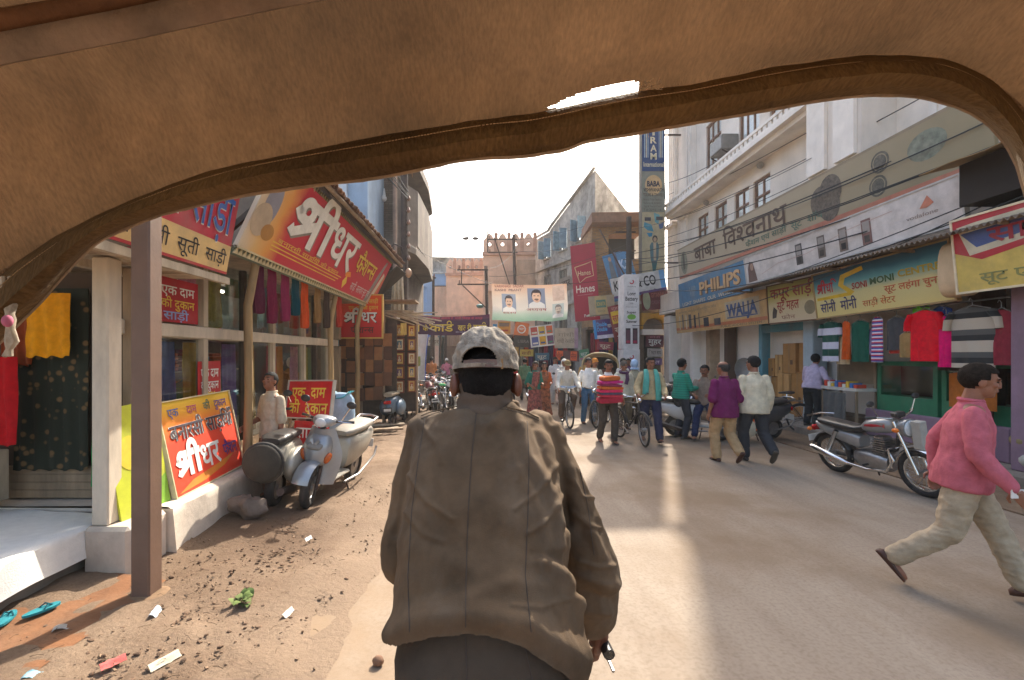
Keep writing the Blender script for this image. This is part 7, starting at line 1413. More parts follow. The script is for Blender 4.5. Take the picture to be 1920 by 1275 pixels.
for (x, y, rz, m_, lab) in ((-1.62,14.0,14,RDT,'maroon motorcycle second in the parked row'),(-1.45,15.1,-160,BLT,'navy motorcycle facing out of the parked row'),(-1.2,15.9,10,BKT,'black motorcycle in the middle of the parked row beside the driver'),(-1.75,16.6,20,RDT,'maroon motorcycle against the wall side of the parked row'),(-1.1,17.3,-170,BKT,'black motorcycle farthest in the parked row'),(-2.1,18.2,5,BLT,'navy motorcycle behind the parked row'),(4.75,12.3,-80,BKT,'black motorcycle behind the man in the green sweater'),(5.3,13.2,-100,RDT,'maroon motorcycle beyond the sitting man'),(-2.05,23.6,0,BKT,'distant motorcycle ridden by the pink shirted rider'),(1.75,15.5,190,BKT,'distant dark motorcycle behind the women'),(.7,18.6,170,RDT,'distant maroon motorcycle right of the driver cap'),(4.2,16.6,160,BLT,'distant navy motorcycle behind the cycle rickshaw'),(-.6,19.4,12,BLT,'distant navy motorcycle in the far street'),(6.2,12.6,-95,BLT,'navy motorcycle standing at the pavement before the tan doors')):
    o = dup(m0, (x,y,0), R(rz), lab)
    if m_ is not BKT: repaint(o, BKT, m_)
# scooters
def scooter(label, loc, rz, bodym, lean=0., apron=None, spare=False, old=False, seatm=None, steer=0., plate='d8d6d0'):
    t = thing('scooter', label, 'scooter', loc, rz, 'scooters', ry=R(lean)); apron = apron or bodym
    Rw = .235; wheel(t, .62, Rw, .055, STEEL, 0, steer=steer); wheel(t, -.58, Rw, .055, STEEL, 0)
    # floor board and leg shield
    MB().b2(-.17,.17,-.12,.42,.26,.31).build('floor_board', bodym, t, bev=.02)
    def shield(u, v):
        z = .27+.66*v; hw = (.20+.05*math.sin(v*math.pi))*(1-.35*max(0,v-.55)/.45) if not old else .21*(1-.5*max(0,v-.7)/.3)
        y = .44-.06*math.sin(v*2.6)+.10*(1-(2*u-1)**2)+.02*v
        return ((u-.5)*2*hw, y, z)
    MB().grid(shield, 14, 12).build('leg_shield', apron, t, True, thick=.025)
    if not old:
        nose = MB().lofty([(.40,.70,.10,.20),(.50,.68,.17,.20),(.58,.66,.15,.17),(.63,.63,.09,.10),(.65,.62,.03,.04)], 18, 2.8); nose.build('front_cowl', apron, t, True)
        MB().lofty([(.60,.74,.10,.035),(.645,.72,.09,.03),(.66,.72,.04,.012)], 14, 3).build('grille', mat('grille_grey', hexc('7d7a74'), .5), t, True)
        MB().add([(-.06,.62,.80),(0,.635,.72),(.06,.62,.80),(.035,.61,.82),(0,.625,.77),(-.035,.61,.82)], [(0,1,4,5),(1,2,3,4)]).build('emblem_strip', STEEL, t, thick=.006)
        for s in (-1, 1): MB().ell((s*.15,.555,.60), (.04,.05,.075), 12, 8, Matrix.Rotation(R(s*24), 3, 'Y')).build('indicator', mat('indicator_amber', hexc('b8581c'), .25), t, True)
    fender(t, .62, .30, .27, .10, 10, 150, apron, 'front_mudguard')
    for s in (-1, 1): MB().tube([(s*.085,.62,Rw),(s*.07,.52,.55)], .022, 8).build('fork', IRON, t, True)
    # rear body
    if old:
        for s in (-1, 1): MB().ell((s*.19,-.46,.50), (.12,.33,.21), 18, 12).build('side_cowl', bodym, t, True)
        MB().lofty([(-.92,.52,.06,.10),(-.80,.56,.14,.20),(-.5,.60,.17,.20),(-.15,.56,.15,.20),(-.10,.50,.13,.2)], 18, 3).build('rear_body', bodym, t, True)
        MB().lofty([(-.85,.82,.10,.04),(-.75,.84,.15,.05),(-.3,.83,.14,.055),(-.12,.82,.11,.04)], 16, 3).build('seat', seatm or BLACKP, t, True)
    else:
        MB().lofty([(-.95,.72,.05,.04),(-.88,.66,.13,.10),(-.6,.58,.19,.17),(-.3,.54,.19,.22),(-.12,.52,.15,.22),(-.08,.5,.12,.18)], 18, 3).build('rear_body', bodym, t, True)
        MB().lofty([(-.90,.82,.08,.03),(-.80,.83,.15,.05),(-.45,.80,.165,.055),(-.12,.78,.13,.05),(-.06,.77,.08,.03)], 16, 3).build('seat', seatm or BLACKP, t, True)
        MB().tube([(-.13,-.7,.82),(-.14,-.95,.88),(0,-1.0,.89),(.14,-.95,.88),(.13,-.7,.82)], .018, 8).build('grab_rail', STEEL, t, True)
        for s in (-1, 1): MB().tube([(s*.2,.1,.2),(s*.22,-.3,.2),(s*.2,-.85,.34),(s*.18,-.95,.45)], .016, 7).build('side_guard', STEEL, t, True)
    if spare:
        sw = MB().tube([(0,-.955,.62),(0,-1.06,.62)], .205, 28).build('spare_wheel_cover', mat('cover_dark_cloth', hexc('3a362f'), .9, .2, 5, .3, 40, dirt=.3, dcol=(.12,.1,.08)), t, True, bev=.02)
        MB().torus((0,-1.0,.62), (0,1,0), .2, .03, 28, 8).build('spare_tyre', BLACK, sw, True)
    else:
        MB().b2(-.09,.09,-.985,-.93,.62,.70).build('tail_lamp', mat('tail_red', hexc('b3161a'), .25), t, bev=.015)
        MB().b2(-.11,.11,-.99,-.98,.42,.54).build('number_plate', paint(plate), t); MB().b2(-.085,.085,-.993,-.991,.45,.51).build('plate_digits', BLK if plate != '3a3a3a' else WH, t)
    MB().tube([(0,.50,.82),(0,.44,.98)], .035, 9).build('steering_column', BLACKP, t, True)
    MB().lofty([(.36,1.0,.06,.04),(.42,1.02,.15,.06),(.50,1.01,.13,.065),(.55,1.0,.07,.05)], 16, 2.6).build('handlebar_cowl', apron, t, True)
    MB().ell((0,.545,1.0), (.075,.03,.055)).build('headlamp', mat('lamp_glass', (.6,.62,.62), .1), t, True)
    for s in (-1, 1):
        MB().tube([(s*.12,.44,1.02),(s*.34,.36,1.03)], .018, 8).build('grip', BLACKP, t, True)
        MB().tube([(s*.18,.46,1.03),(s*.33,.42,1.025)], .007, 5).build('brake_lever', CHROME, t, True)
        m_ = MB().ell((s*.30,.42,1.24), (.065,.02,.045)).build('mirror', BLACKP, t, True); MB().tube([(s*.2,.43,1.03),(s*.29,.42,1.21)], .007, 5).build('mirror_stalk', CHROME, m_, True)
    MB().tube([(.14,-.2,.2),(.16,-.5,.2),(.17,-.9,.28)], [.02,.05,.045], 10).build('exhaust', IRON, t, True); MB().tube([(-.12,-.05,.24),(-.2,-.1,.01)], .012, 6).tube([(.12,-.05,.24),(.2,-.1,.01)], .012, 6).build('centre_stand', IRON, t, True)
    return t
sA = scooter('silver old scooter with a round dark spare wheel cover seen from behind', (-2.55,5.95,0), R(4), mat('old_scooter_silver', hexc('a19c90'), .4, .12, 4, metal=.35, dirt=.5, dcol=(.2,.16,.11)), 5, spare=True, old=True)
MB().tube([(-.30,.2,.98),(-.36,.0,1.02),(-.30,-.15,1.0)], .02, 7).build('cable_loop', BLACKP, sA, True)
bgm = MB().ell((0,0,0), (.17,.13,.12), 30, 20); bgm.v = [p*(1+.45*noise.noise(p*9+V((3,1,2)))+.2*noise.noise(p*25)) for p in bgm.v]; bg = bgm.build('fabric_bundle', cloth('6f6258'), None, True); bg.location = (-2.56,4.9,.16); tag(bg, 'pale crumpled rag bundle under the spare wheel of the old silver scooter', 'rag')
sB = scooter('dusty silver blue scooter with grey seat facing the camera', (-2.02,5.95,0), R(172), mat('scooter_blue_silver', hexc('a09c92'), .38, .1, 4, metal=.4, dirt=.45, dcol=(.2,.16,.11), coat=.2), -8, apron=mat('apron_blue_silver', hexc('989da2'), .34, .08, 4, metal=.45, dirt=.3, dcol=(.2,.16,.12), coat=.3), seatm=mat('seat_grey_dust', hexc('8d877b'), .6, .1, 4, dirt=.4), steer=R(14))
sC = scooter('slate blue old scooter with red tail lamp parked facing away by the picture stall', (-2.25,11.75,0), R(-3), mat('scooter_slate', hexc('5c6f80'), .35, .1, 4, metal=.2, coat=.3, dirt=.3), -3, old=True, seatm=mat('seat_tan', hexc('a89c86'), .6), plate='3a3a3a')
sD = scooter('white scooter on which the man in the tan shirt sits', (4.72,9.75,0), R(-118), mat('scooter_white', hexc('c9c9c6'), .35, .05, 4, dirt=.3, coat=.3), 4)
sE = scooter('black scooter behind the cream shirted walker', (5.55,9.6,0), R(100), mat('scooter_black', (.05,.05,.052), .35, .1, 4, dirt=.4, dcol=(.18,.15,.12), coat=.3), -5)
for i, (x, z, c) in enumerate(((5.35,.42,'d8641c'),(5.52,.52,'d2d4d2'),(5.25,.34,'c9c2a8'))):
    rings = [[(r_*math.cos(2*math.pi*k/14)*(1+.15*math.sin(3*k)), r_*.6*math.sin(2*math.pi*k/14), zz) for k in range(14)] for zz, r_ in ((-.17,.07),(-.14,.12),(0,.13),(.1,.11),(.17,.05),(.2,.03))]
    o = MB().loft(rings).build('shopping_bag', cloth(c), None, True); o.location = (x, 9.15-.05*i, z); tag(o, ['orange','white','cream'][i]+' plastic shopping bag hanging on the black scooter', 'bag', 'bags on the black scooter')
ds = MB().loft([[(r_*math.cos(2*math.pi*k/28), r_*math.sin(2*math.pi*k/28), z) for k in range(28)] for z, r_ in ((0,.05),(.02,.14),(.06,.22),(.1,.26),(.108,.262),(.07,.22),(.03,.13),(.012,.03))]).build('metal_pan', mat('pan_grey', hexc('9a9d9c'), .45, .1, 5, metal=.6, dirt=.3), None, True)
ds.location = (5.33,9.42,1.46); ds.rotation_euler = (R(80),0,R(12)); tag(ds, 'large round grey metal pan standing on the load above the black scooter', 'pan')
tag(MB().lofty([(-.2,0,.18,.23),(.2,0,.18,.23)], 16, 4).build('load_bundle', cloth('6a5a48'), None, True), 'brown bundle tied on the black scooter below the metal pan', 'bundle').location = (5.4,9.6,1.0)
# bicycles
def bicycle(label, loc, rz, lean=0., seatm=None, framem=None, carrier=True, steer=0., basket=False, group='bicycles'):
    t = thing('bicycle', label, 'bicycle', loc, rz, group, ry=R(lean)); fm = framem or BLACKP
    for y, s_ in ((.54,steer),(-.52,0)): wheel(t, y, .335, .022, STEEL, 28, steer=s_)
    fender(t, .54, .335, .355, .028, 20, 170, fm, 'front_mudguard'); fender(t, -.52, .335, .355, .028, 10, 175, fm, 'rear_mudguard')
    bb, sc_, st, hd, hb_ = (0,-.08,.29), (0,-.24,.80), (0,-.25,.90), (0,.36,.84), (0,.40,.70)
    MB().tube([bb, sc_], .016, 8).tube([sc_, hd], .015, 8).tube([bb, hb_], .016, 8).tube([hd, hb_], .019, 8).build('frame', fm, t, True)
    for s in (-1, 1): MB().tube([(s*.05,-.52,.335), (s*.02,-.08,.29)], .009, 6).tube([(s*.05,-.52,.335), (s*.015,-.24,.78)], .008, 6).build('stay', fm, t, True); MB().tube([(s*.045,.54,.335), (s*.04,.44,.66), (0,.41,.70)], .011, 7).build('fork', fm, t, True)
    MB().tube([(0,.36,.84),(0,.34,.96)], .013, 7).tube([(-.29,.22,1.0),(-.25,.33,1.0),(-.08,.40,.97),(0,.36,.965),(.08,.40,.97),(.25,.33,1.0),(.29,.22,1.0)], .011, 7).build('handlebar', CHROME, t, True)
    for s in (-1, 1): MB().tube([(s*.29,.2,1.0),(s*.265,.31,1.0)], .017, 7).build('grip', BLACKP, t, True)
    MB().tube([sc_, st], .013, 7).build('seat_post', CHROME, t, True); MB().lofty([(-.38,.93,.10,.03),(-.30,.935,.11,.035),(-.2,.93,.06,.03),(-.08,.925,.022,.02)], 14, 2.4).build('saddle', seatm or mat('saddle_dark', (.06,.045,.035), .5), t, True)
    MB().torus((.03,-.08,.29), (1,0,0), .085, .007, 20, 5).tube([(.09,-.08,.29),(.09,.06,.2)], .01, 6).tube([(-.09,-.08,.29),(-.09,-.22,.38)], .01, 6).build('crank', STEEL, t, True)
    for p in ((.13,.06,.2),(-.13,-.22,.38)): MB().box(p, (.09,.07,.022)).build('pedal', BLACKP, t)
    MB().tube([(.045,-.08,.375),(.045,-.52,.37)], .006, 5).tube([(.045,-.08,.205),(.045,-.52,.30)], .006, 5).build('chain', IRON, t)
    if carrier:
        cm = MB().tube([(-.07,-.3,.74),(-.07,-.82,.74),(.07,-.82,.74),(.07,-.3,.74)], .007, 6)
        for s in (-1,1): cm.tube([(s*.07,-.78,.74),(s*.06,-.52,.34)], .006, 5)
        for i in range(4): cm.tube([(-.07,-.4-.1*i,.74),(.07,-.4-.1*i,.74)], .005, 5)
        cm.build('carrier', STEEL, t, True)
    MB().ell((0,.46,.90), (.05,.05,.05), 12, 8).build('headlamp', CHROME, t, True); MB().ell((.06,.41,1.0), (.025,.025,.02), 10, 6).build('bell', CHROME, t, True)
    return t
bcA = bicycle('old bicycle with a pale saddle wheeled by the man in the beige jacket', (3.02,9.38,0), R(190), 4, mat('saddle_pale', hexc('a9bcc8'), .4), steer=R(-12))
bcB = bicycle('bicycle ridden toward the camera by the cyclist in the khaki cap', (2.05,11.55,0), R(180), 0, steer=R(6))
MB().tube([(-.28,.26,1.02),(0,.42,1.0),(.28,.26,1.02)], .02, 8).build('blue_handle_wrap', mat('wrap_blue', hexc('9fb4cc'), .4), bcB, True)
bcC = bicycle('black bicycle leaning against the pavement by the vendor stand', (6.75,10.45,0), R(80), 10)
bcD = bicycle('bicycle with a green saddle cover among the parked motorcycles', (-1.35,13.4,0), R(12), 3, mat('saddle_green', hexc('2f9c58'), .4))
bcE = bicycle('dark bicycle half hidden behind the jeans wearer', (3.0,11.6,0), R(150), 6)
# far cycle rickshaw
ck = thing('cycle_rickshaw', 'cycle rickshaw with a cream hood seen beyond the crowd', 'rickshaw', (3.75,14.8,0), R(165))
for x in (-.5,.5): wheel(ck, -.2, .34, .024, STEEL, 20, x=x)
wheel(ck, 1.2, .34, .024, STEEL, 20)
def hoodfn(u, v):
    a = R(200*u-10); x = -.58*math.cos(a); z = 1.35+.50*max(-.1,math.sin(a))**.55 if math.sin(a) > 0 else 1.35-.15
    return (x*(1-.04*v), -.55+.95*v, z-.12*(1-v)**2)
MB().grid(hoodfn, 24, 8).build('hood', mat('hood_cream', hexc('cbbd9c'), .85, .08, 3, dirt=.25, trans=.2), ck, True, thick=.01)
MB().tube([hoodfn(i/24, 1) for i in range(25)], .03, 8).build('hood_trim', mat('hood_trim_tan', hexc('b8a47c'), .8), ck, True)
MB().b2(-.45,.45,-.5,.1,.6,.75).b2(-.45,.45,-.55,-.45,.75,1.3).build('seat', mat('rick_seat', hexc('5a2a2a'), .7), ck, bev=.02)
MB().tube([(-.45,-.2,.5),(-.4,.2,.5),(0,.7,.45),(0,1.1,.9)], .02, 7).tube([(.45,-.2,.5),(.4,.2,.5),(0,.7,.45)], .02, 7).tube([(-.28,.85,1.0),(0,1.08,.98),(.28,.85,1.0)], .012, 7).build('frame', IRON, ck, True)
MB().lofty([(.35,.92,.1,.03),(.5,.92,.03,.02)], 10, 2.4).build('saddle', BLACKP, ck, True)
# ================= the cycle rickshaw this picture is taken from: its hood, and its driver
def canvas_mat(name, col, trans, weave=260):
    m = mat(name, hexc(col), .95, .2, 6, 0, 60, dirt=.6, dcol=(.075,.05,.032), spec=.12, trans=trans, streak=1)
    n = m.node_tree.nodes; l = m.node_tree.links; tc = n.new('ShaderNodeTexCoord')
    wv = n.new('ShaderNodeTexNoise'); wv.inputs['Scale'].default_value = weave; wv.inputs['Detail'].default_value = 2; mp = n.new('ShaderNodeMapping'); mp.inputs['Scale'].default_value = (1, .35, .35); l.new(tc.outputs['Object'], mp.inputs[0]); l.new(mp.outputs[0], wv.inputs['Vector'])
    old = n['Principled BSDF'].inputs['Base Color'].links[0].from_socket; r_ = n.new('ShaderNodeValToRGB'); l.new(wv.outputs[0], r_.inputs[0]); r_.color_ramp.elements[0].position = .3; r_.color_ramp.elements[0].color = (.6,.58,.56,1); r_.color_ramp.elements[1].position = .7
    mw = n.new('ShaderNodeMixRGB'); mw.blend_type = 'MULTIPLY'; mw.inputs[0].default_value = .9; l.new(old, mw.inputs[1]); l.new(r_.outputs[0], mw.inputs[2]); l.new(mw.outputs[0], n['Principled BSDF'].inputs['Base Color'])
    w2 = n.new('ShaderNodeTexNoise'); w2.inputs['Scale'].default_value = 7; w2.inputs['Detail'].default_value = 5; l.new(tc.outputs['Object'], w2.inputs['Vector'])
    ad = n.new('ShaderNodeMath'); ad.operation = 'MULTIPLY_ADD'; l.new(w2.outputs[0], ad.inputs[0]); ad.inputs[1].default_value = 2.0; l.new(wv.outputs[0], ad.inputs[2])
    bp = n.new('ShaderNodeBump'); bp.inputs['Strength'].default_value = .7; bp.inputs['Distance'].default_value = .006; l.new(ad.outputs[0], bp.inputs['Height']); l.new(bp.outputs[0], n['Principled BSDF'].inputs['Normal'])
    return m
CANV = canvas_mat('brown_canvas', '856649', .12); CANV2 = canvas_mat('brown_canvas_hem', '79603f', .04)
rk = thing('cycle_rickshaw', 'brown canvas hood and frame of the cycle rickshaw the view is taken from', 'rickshaw', (0,.4,0))
def curve_px(pts, Y):
    ps = [P(x, y, Y) for x, y in pts]; L = [0]
    for i in range(1, len(ps)): L.append(L[-1]+(ps[i]-ps[i-1]).length)
    def f(u):
        s = u*L[-1]
        for i in range(1, len(ps)):
            if s <= L[i]+1e-9:
                k = (s-L[i-1])/(L[i]-L[i-1]); a, b, c, d = ps[max(i-2,0)], ps[i-1], ps[i], ps[min(i+1,len(ps)-1)]
                return .5*((2*b)+(c-a)*k+(2*a-5*b+4*c-d)*k*k+(3*b-a-3*c+d)*k**3)
        return ps[-1].copy()
    return f
crease = curve_px([(-120,640),(-40,560),(20,500),(110,440),(200,395),(330,342),(480,300),(700,258),(900,224),(1000,212),(1100,191),(1200,171),(1300,157),(1420,132),(1520,115),(1620,104),(1720,103),(1790,115),(1850,145),(1900,190),(1940,250),(1960,330),(1970,420)], .66)
rim = curve_px([(-110,740),(-30,670),(0,640),(40,600),(80,560),(125,508),(180,455),(240,425),(300,402),(370,384),(450,366),(600,345),(700,333),(780,318),(850,302),(910,295),(980,292),(1060,279),(1100,264),(1180,251),(1250,238),(1400,212),(1520,190),(1600,179),(1650,177),(1720,180),(1790,198),(1840,222),(1880,262),(1905,305),(1922,360),(1940,420),(1955,500)], .655)
def canopy(u, v):
    c = crease(u)
    if v < .03: q = 1-v/.03; return V((c.x, c.y-.004+.010*q, c.z-.022*q))
    k = ((v-.03)/.97)**2.1; zr = 2.30-.16*(2*u-1)**4
    y = c.y-.004-1.15*k
    z = c.z+max(.05,(zr-c.z))*(1-math.exp(-k*7.2))
    d = .016*(1-2*abs(noise.noise(V((c.x*1.7+1+y*2, y*8-c.x*1.5, 2)))))+.004*(1-2*abs(noise.noise(V((c.x*4+1, y*22+c.x*3, 5)))))+.010*noise.noise(V((c.x*5, y*6, 1)))+.004*noise.noise(V((c.x*14, y*9, 4)))+.006*math.sin(c.x*9+y*3)*min(1,k*8)
    return V((c.x*(1+.05*k), y, z+d*min(1, k*30)))
hole = [(1026,202),(1066,183),(1118,166),(1160,157),(1200,152),(1197,178),(1130,196),(1065,212)]
def inpoly(x, y, q):
    r = False
    for i in range(len(q)):
        (x1,y1),(x2,y2) = q[i], q[i-1]
        if (y1 > y) != (y2 > y) and x < (x2-x1)*(y-y1)/(y2-y1)+x1: r = not r
    return r
def inhole(u, v):
    if v > .35: return False
    p = canopy(u, v); return inpoly(910+F*p.x/p.y+2*noise.noise(V((p.x*60,p.y*60,0))), 665-F*(p.z-1.8)/p.y+2*noise.noise(V((p.x*60,p.y*60,7))), hole)
MB().grid(canopy, 420, 100, inhole).build('hood_canvas', CANV, rk, True, w=True)
def hem(u, v):
    c = crease(u); r = rim(u); n_ = .006*noise.noise(V((u*14,v*2,3)))+.003*noise.noise(V((u*45,v*4,1)))
    prof = [(0,.000),(.04,-.022),(.22,-.046),(.5,-.052),(.8,-.034),(1,-.003),(.99,.004),(.8,.010),(.4,.016),(0,.016)]
    t = v*(len(prof)-1); i = min(int(t), len(prof)-2); k = t-i; a = prof[i][0]+(prof[i+1][0]-prof[i][0])*k; b = prof[i][1]+(prof[i+1][1]-prof[i][1])*k
    p = c.lerp(r, a); o_ = V((0,0,1.8)); k = (p.y+b*(1+.25*math.sin(u*9))-n_*.8)/p.y; p = o_+(p-o_)*k; return V((p.x, p.y, p.z+n_*.5))
MB().grid(hem, 260, 27).build('hood_hem', CANV2, rk, True, w=True)
MB().tube([rim(i/160)+V((0,-.001,-.001+.0012*noise.noise(V((i*.6,0,0))))) for i in range(161)], .0032, 6).build('hem_piping', mat('hem_thread', hexc('a08a70'), .9, .2, 30, dirt=.4), rk, True, w=True)
sm_ = MB()
for i in range(420):
    u = i/420; c = crease(u); r = rim(u); p = c.lerp(r, .16); o_ = V((0,0,1.8)); k = (p.y-.047)/p.y; p = o_+(p-o_)*k; t = (crease(min(1,u+.001))-c).normalized(); sm_.tube([p-t*.0016, p+t*.0016], .0007, 4)
struct(sm_.build('hem_stitches', mat('stitch_thread', hexc('a88a64'), .9), rk, w=True), 'stuff')
for vv in (.40, .62):
    sp_ = MB().tube([canopy(i/200, vv)+V((0,0,-.002)) for i in range(201)], .0035, 6, flat=.5); sp_.build('canvas_seam', CANV, rk, True, w=True)
th = MB()
for i in range(46):
    q = hole[i % 8]; q2 = hole[(i+1) % 8]; k = random.random(); x, y = q[0]+(q2[0]-q[0])*k, q[1]+(q2[1]-q[1])*k; a = P(x, y, .64); th.tube([a, a+V((random.uniform(-.004,.006), random.uniform(-.003,.003), random.uniform(-.008,.003)))], .0005, 4)
for i in range(26): x = random.uniform(1195,1240); a = P(x, random.uniform(153,170), .63); th.tube([a, a+V((random.uniform(-.006,.008), -.004, random.uniform(-.006,.006)))], .0006, 4)
for x in (600,918,1150,760): a = rim((x+110)/2065); th.tube([a, a+V((.001,0,-.010))], .0005, 4)
struct(th.build('frayed_threads', mat('thread', hexc('b8a288'), .9), rk, w=True), 'stuff')
bw_ = [P(-160,140,.45), P(0,92,.45), P(240,46,.45), P(480,-6,.45), P(760,-60,.45), P(1100,-100,.46), P(1500,-120,.47)]
MB().tube(bw_, .0095, 8, flat=1.6).build('hood_bow', mat('rusted_bow', hexc('8a7562'), .8, .25, 14, .5, 60, dirt=.5, dcol=(.12,.05,.02)), rk, True, w=True)
MB().tube([p+V((-.02,.0,.020)) for p in bw_], .012, 8, flat=.9).build('wooden_rib', mat('rib_wood', hexc('6b4526'), .8, .3, 12, .4, 50), rk, True, w=True)
cm = MB()
for s in (0, 1, 2):
    cm.tube([P(6+14*s,520,.62), P(10+10*s,560,.61), P(22-4*s,600,.60), P(16+6*s,640,.60), P(20-6*s,668,.60)], [.0035,.004,.005,.0045,.003], 7)
cm.build('tie_cord', mat('cord_cream', hexc('b3a590'), .9, .3, 40), rk, True, w=True)
MB().ell(P(14,602,.595), (.006,.006,.008)).build('cord_knot', mat('knot_pink', hexc('c46a86'), .8), rk, True, w=True)
# frame, wheels, saddle, handlebar
for x in (-.55, .55): 
    wv_ = wheel(rk, -.75, .36, .026, STEEL, 24, x=x)
wheel(rk, 1.72, .34, .024, STEEL, 24)
MB().tube([(-.5,-.7,.5),(.5,-.7,.5)], .022, 8).tube([(0,-.7,.5),(0,.55,.38),(0,1.3,.62),(0,1.38,.95)], .022, 8).tube([(0,.55,.38),(0,.66,.84)], .02, 8).tube([(-.05,1.72,.34),(-.04,1.5,.7),(0,1.38,.85)], .014, 8).tube([(.05,1.72,.34),(.04,1.5,.7),(0,1.38,.85)], .014, 8).build('frame', IRON, rk, True)
HB = [V(p) for p in ((-.23,1.20,1.0),(-.225,1.34,1.0),(-.16,1.44,.99),(.08,1.42,.97),(.28,1.28,.94),(.365,1.12,.90),(.378,.98,.885))]
MB().tube(HB, .013, 8).build('handlebar', CHROME, rk, True)
for a_, b_ in ((HB[0],HB[1]),(HB[6],HB[5])): MB().tube([a_, b_], .018, 9).build('grip', BLACKP, rk, True); MB().tube([b_+V((0,.02,-.01)), b_.lerp(a_,.5)+V((.012,0,-.045)), a_+V((.012,0,-.05))], .005, 6).build('brake_lever', STEEL, rk, True)
MB().torus((.345,1.02,.90), (.2,1,.1), .022, .004, 20, 6).build('bell', CHROME, rk, True)
MB().lofty([(.50,.93,.10,.03),(.6,.935,.12,.035),(.72,.93,.07,.03),(.86,.92,.025,.02)], 14, 2.4).build('saddle', BLACKP, rk, True)
MB().b2(-.5,.5,-.9,-.2,.55,.75).b2(-.5,.5,-1.0,-.88,.75,1.25).build('passenger_seat', mat('seat_maroon', hexc('5a2026'), .6, .1, 4, dirt=.3), rk, bev=.03)
# ---------------- driver
JK = mat('jacket_brown', hexc('66533f'), .92, .28, 5.5, .22, 420, spec=.2, dirt=.5, dcol=(.19,.16,.125))
dr = thing('person', 'rickshaw driver seen from behind in a worn brown jacket and a faded backward facing cap strap', 'person', (0,1.05,0), 0)
dr['label'] = 'rickshaw driver from behind in a worn dark brown jacket and faded grey cap'
A0, A1 = V((0,1.05,1.06)), V((0,1.42,1.60)); ax = (A1-A0).normalized(); fw = V((0, ax.z, -ax.y))
SP = [(-.5,V((0,.865,.79))),(0,V((0,1.05,1.06))),(.4,V((0,1.185,1.285))),(.7,V((0,1.305,1.445))),(.85,V((0,1.375,1.525))),(.95,V((0,1.43,1.57))),(1.02,V((0,1.465,1.60))),(1.12,V((0,1.485,1.66)))]
def spine(s):
    for (s0, a), (s1, b_) in zip(SP, SP[1:]):
        if s <= s1: break
    return a.lerp(b_, (s-s0)/(s1-s0)), (b_-a).normalized()
def rg_(s, a, b, n=28, e=2.35, xo=0.):
    c, ax = spine(s); c1, ax1 = spine(s+.06); ax = (ax+ax1).normalized(); fw = V((0, ax.z, -ax.y)); out = []
    for i in range(n):
        t = 2*math.pi*i/n; cc, dd = math.cos(t), math.sin(t)
        out.append(c+V((1,0,0))*(xo+a*math.copysign(abs(cc)**(2/e), cc))+fw*(b*math.copysign(abs(dd)**(2/e), dd)))
    return out
def topx(p): return 910+F*p.x/p.y, 665-F*(p.z-1.8)/p.y
def seg_d(x, y, pts):
    best = 1e9
    for (x1,y1),(x2,y2) in zip(pts, pts[1:]):
        dx, dy = x2-x1, y2-y1; t = max(0, min(1, ((x-x1)*dx+(y-y1)*dy)/(dx*dx+dy*dy))); best = min(best, math.hypot(x-x1-t*dx, y-y1-t*dy))
    return best
FOLDS = [([(1045,870),(1005,925),(965,955)], .005, 5), ([(1052,930),(1015,985),(990,1000)], .005, 5), ([(770,890),(805,945),(848,975)], .005, 5), ([(765,960),(800,1005),(830,1015)], .004, 5), ([(1055,1125),(1010,1140),(960,1135)], .004, 5), ([(795,800),(822,835),(830,870)], .004, 5), ([(980,800),(965,850),(970,900)], .004, 5), ([(1070,900),(1090,930),(1108,935)], .004, 4), ([(1075,960),(1100,985),(1120,990)], .004, 4), ([(1085,1050),(1120,1062),(1148,1060)], .005, 4), ([(812,800),(835,900),(842,1000)], .004, 16), ([(925,820),(940,900),(930,1000)], -.004, 18), ([(1055,1000),(1068,1060),(1075,1110)], -.008, 8), ([(1062,830),(1088,900),(1100,960)], -.006, 9), ([(1105,1000),(1135,1050),(1150,1090)], .006, 8), ([(880,1120),(960,1090),(1020,1100)], .005, 16), ([(760,1000),(800,1040),(850,1060)], .004, 18), ([(975,880),(1010,960),(1030,1030)], .005, 9), ([(790,790),(830,775),(880,770)], .004, 9), ([(950,752),(975,800),(990,860),(1030,925),(1046,975),(1052,1025)], .011, 11), ([(1000,800),(1022,860),(1040,905)], -.006, 7), ([(1035,790),(1050,840),(1060,905),(1064,985)], -.012, 9),
         ([(1020,1055),(1062,1085),(1082,1130),(1098,1180),(1100,1230)], .013, 18), ([(1000,1040),(1050,1050),(1078,1075)], -.006, 10), ([(800,860),(788,980),(780,1100)], .006, 24), ([(768,820),(758,900),(744,1000)], -.010, 10),
         ([(745,1190),(800,1160),(880,1150),(990,1170),(1070,1225),(1100,1270)], .016, 28), ([(860,960),(900,940),(960,985)], .004, 22), ([(840,1010),(900,1040),(980,1020)], -.004, 26), ([(1080,1075),(1150,1098)], .007, 9), ([(1078,1105),(1140,1122)], -.007, 9), ([(1086,1135),(1140,1145)], .007, 9),
         ([(960,765),(1000,775),(1040,800)], .006, 8), ([(915,800),(955,770)], .006, 10), ([(1070,880),(1095,960),(1120,1040)], .006, 12), ([(735,860),(728,960),(730,1060)], .004, 12), ([(840,800),(930,800)], -.003, 30), ([(960,1100),(1030,1150)], .005, 20), ([(780,1120),(860,1100)], -.004, 22)]
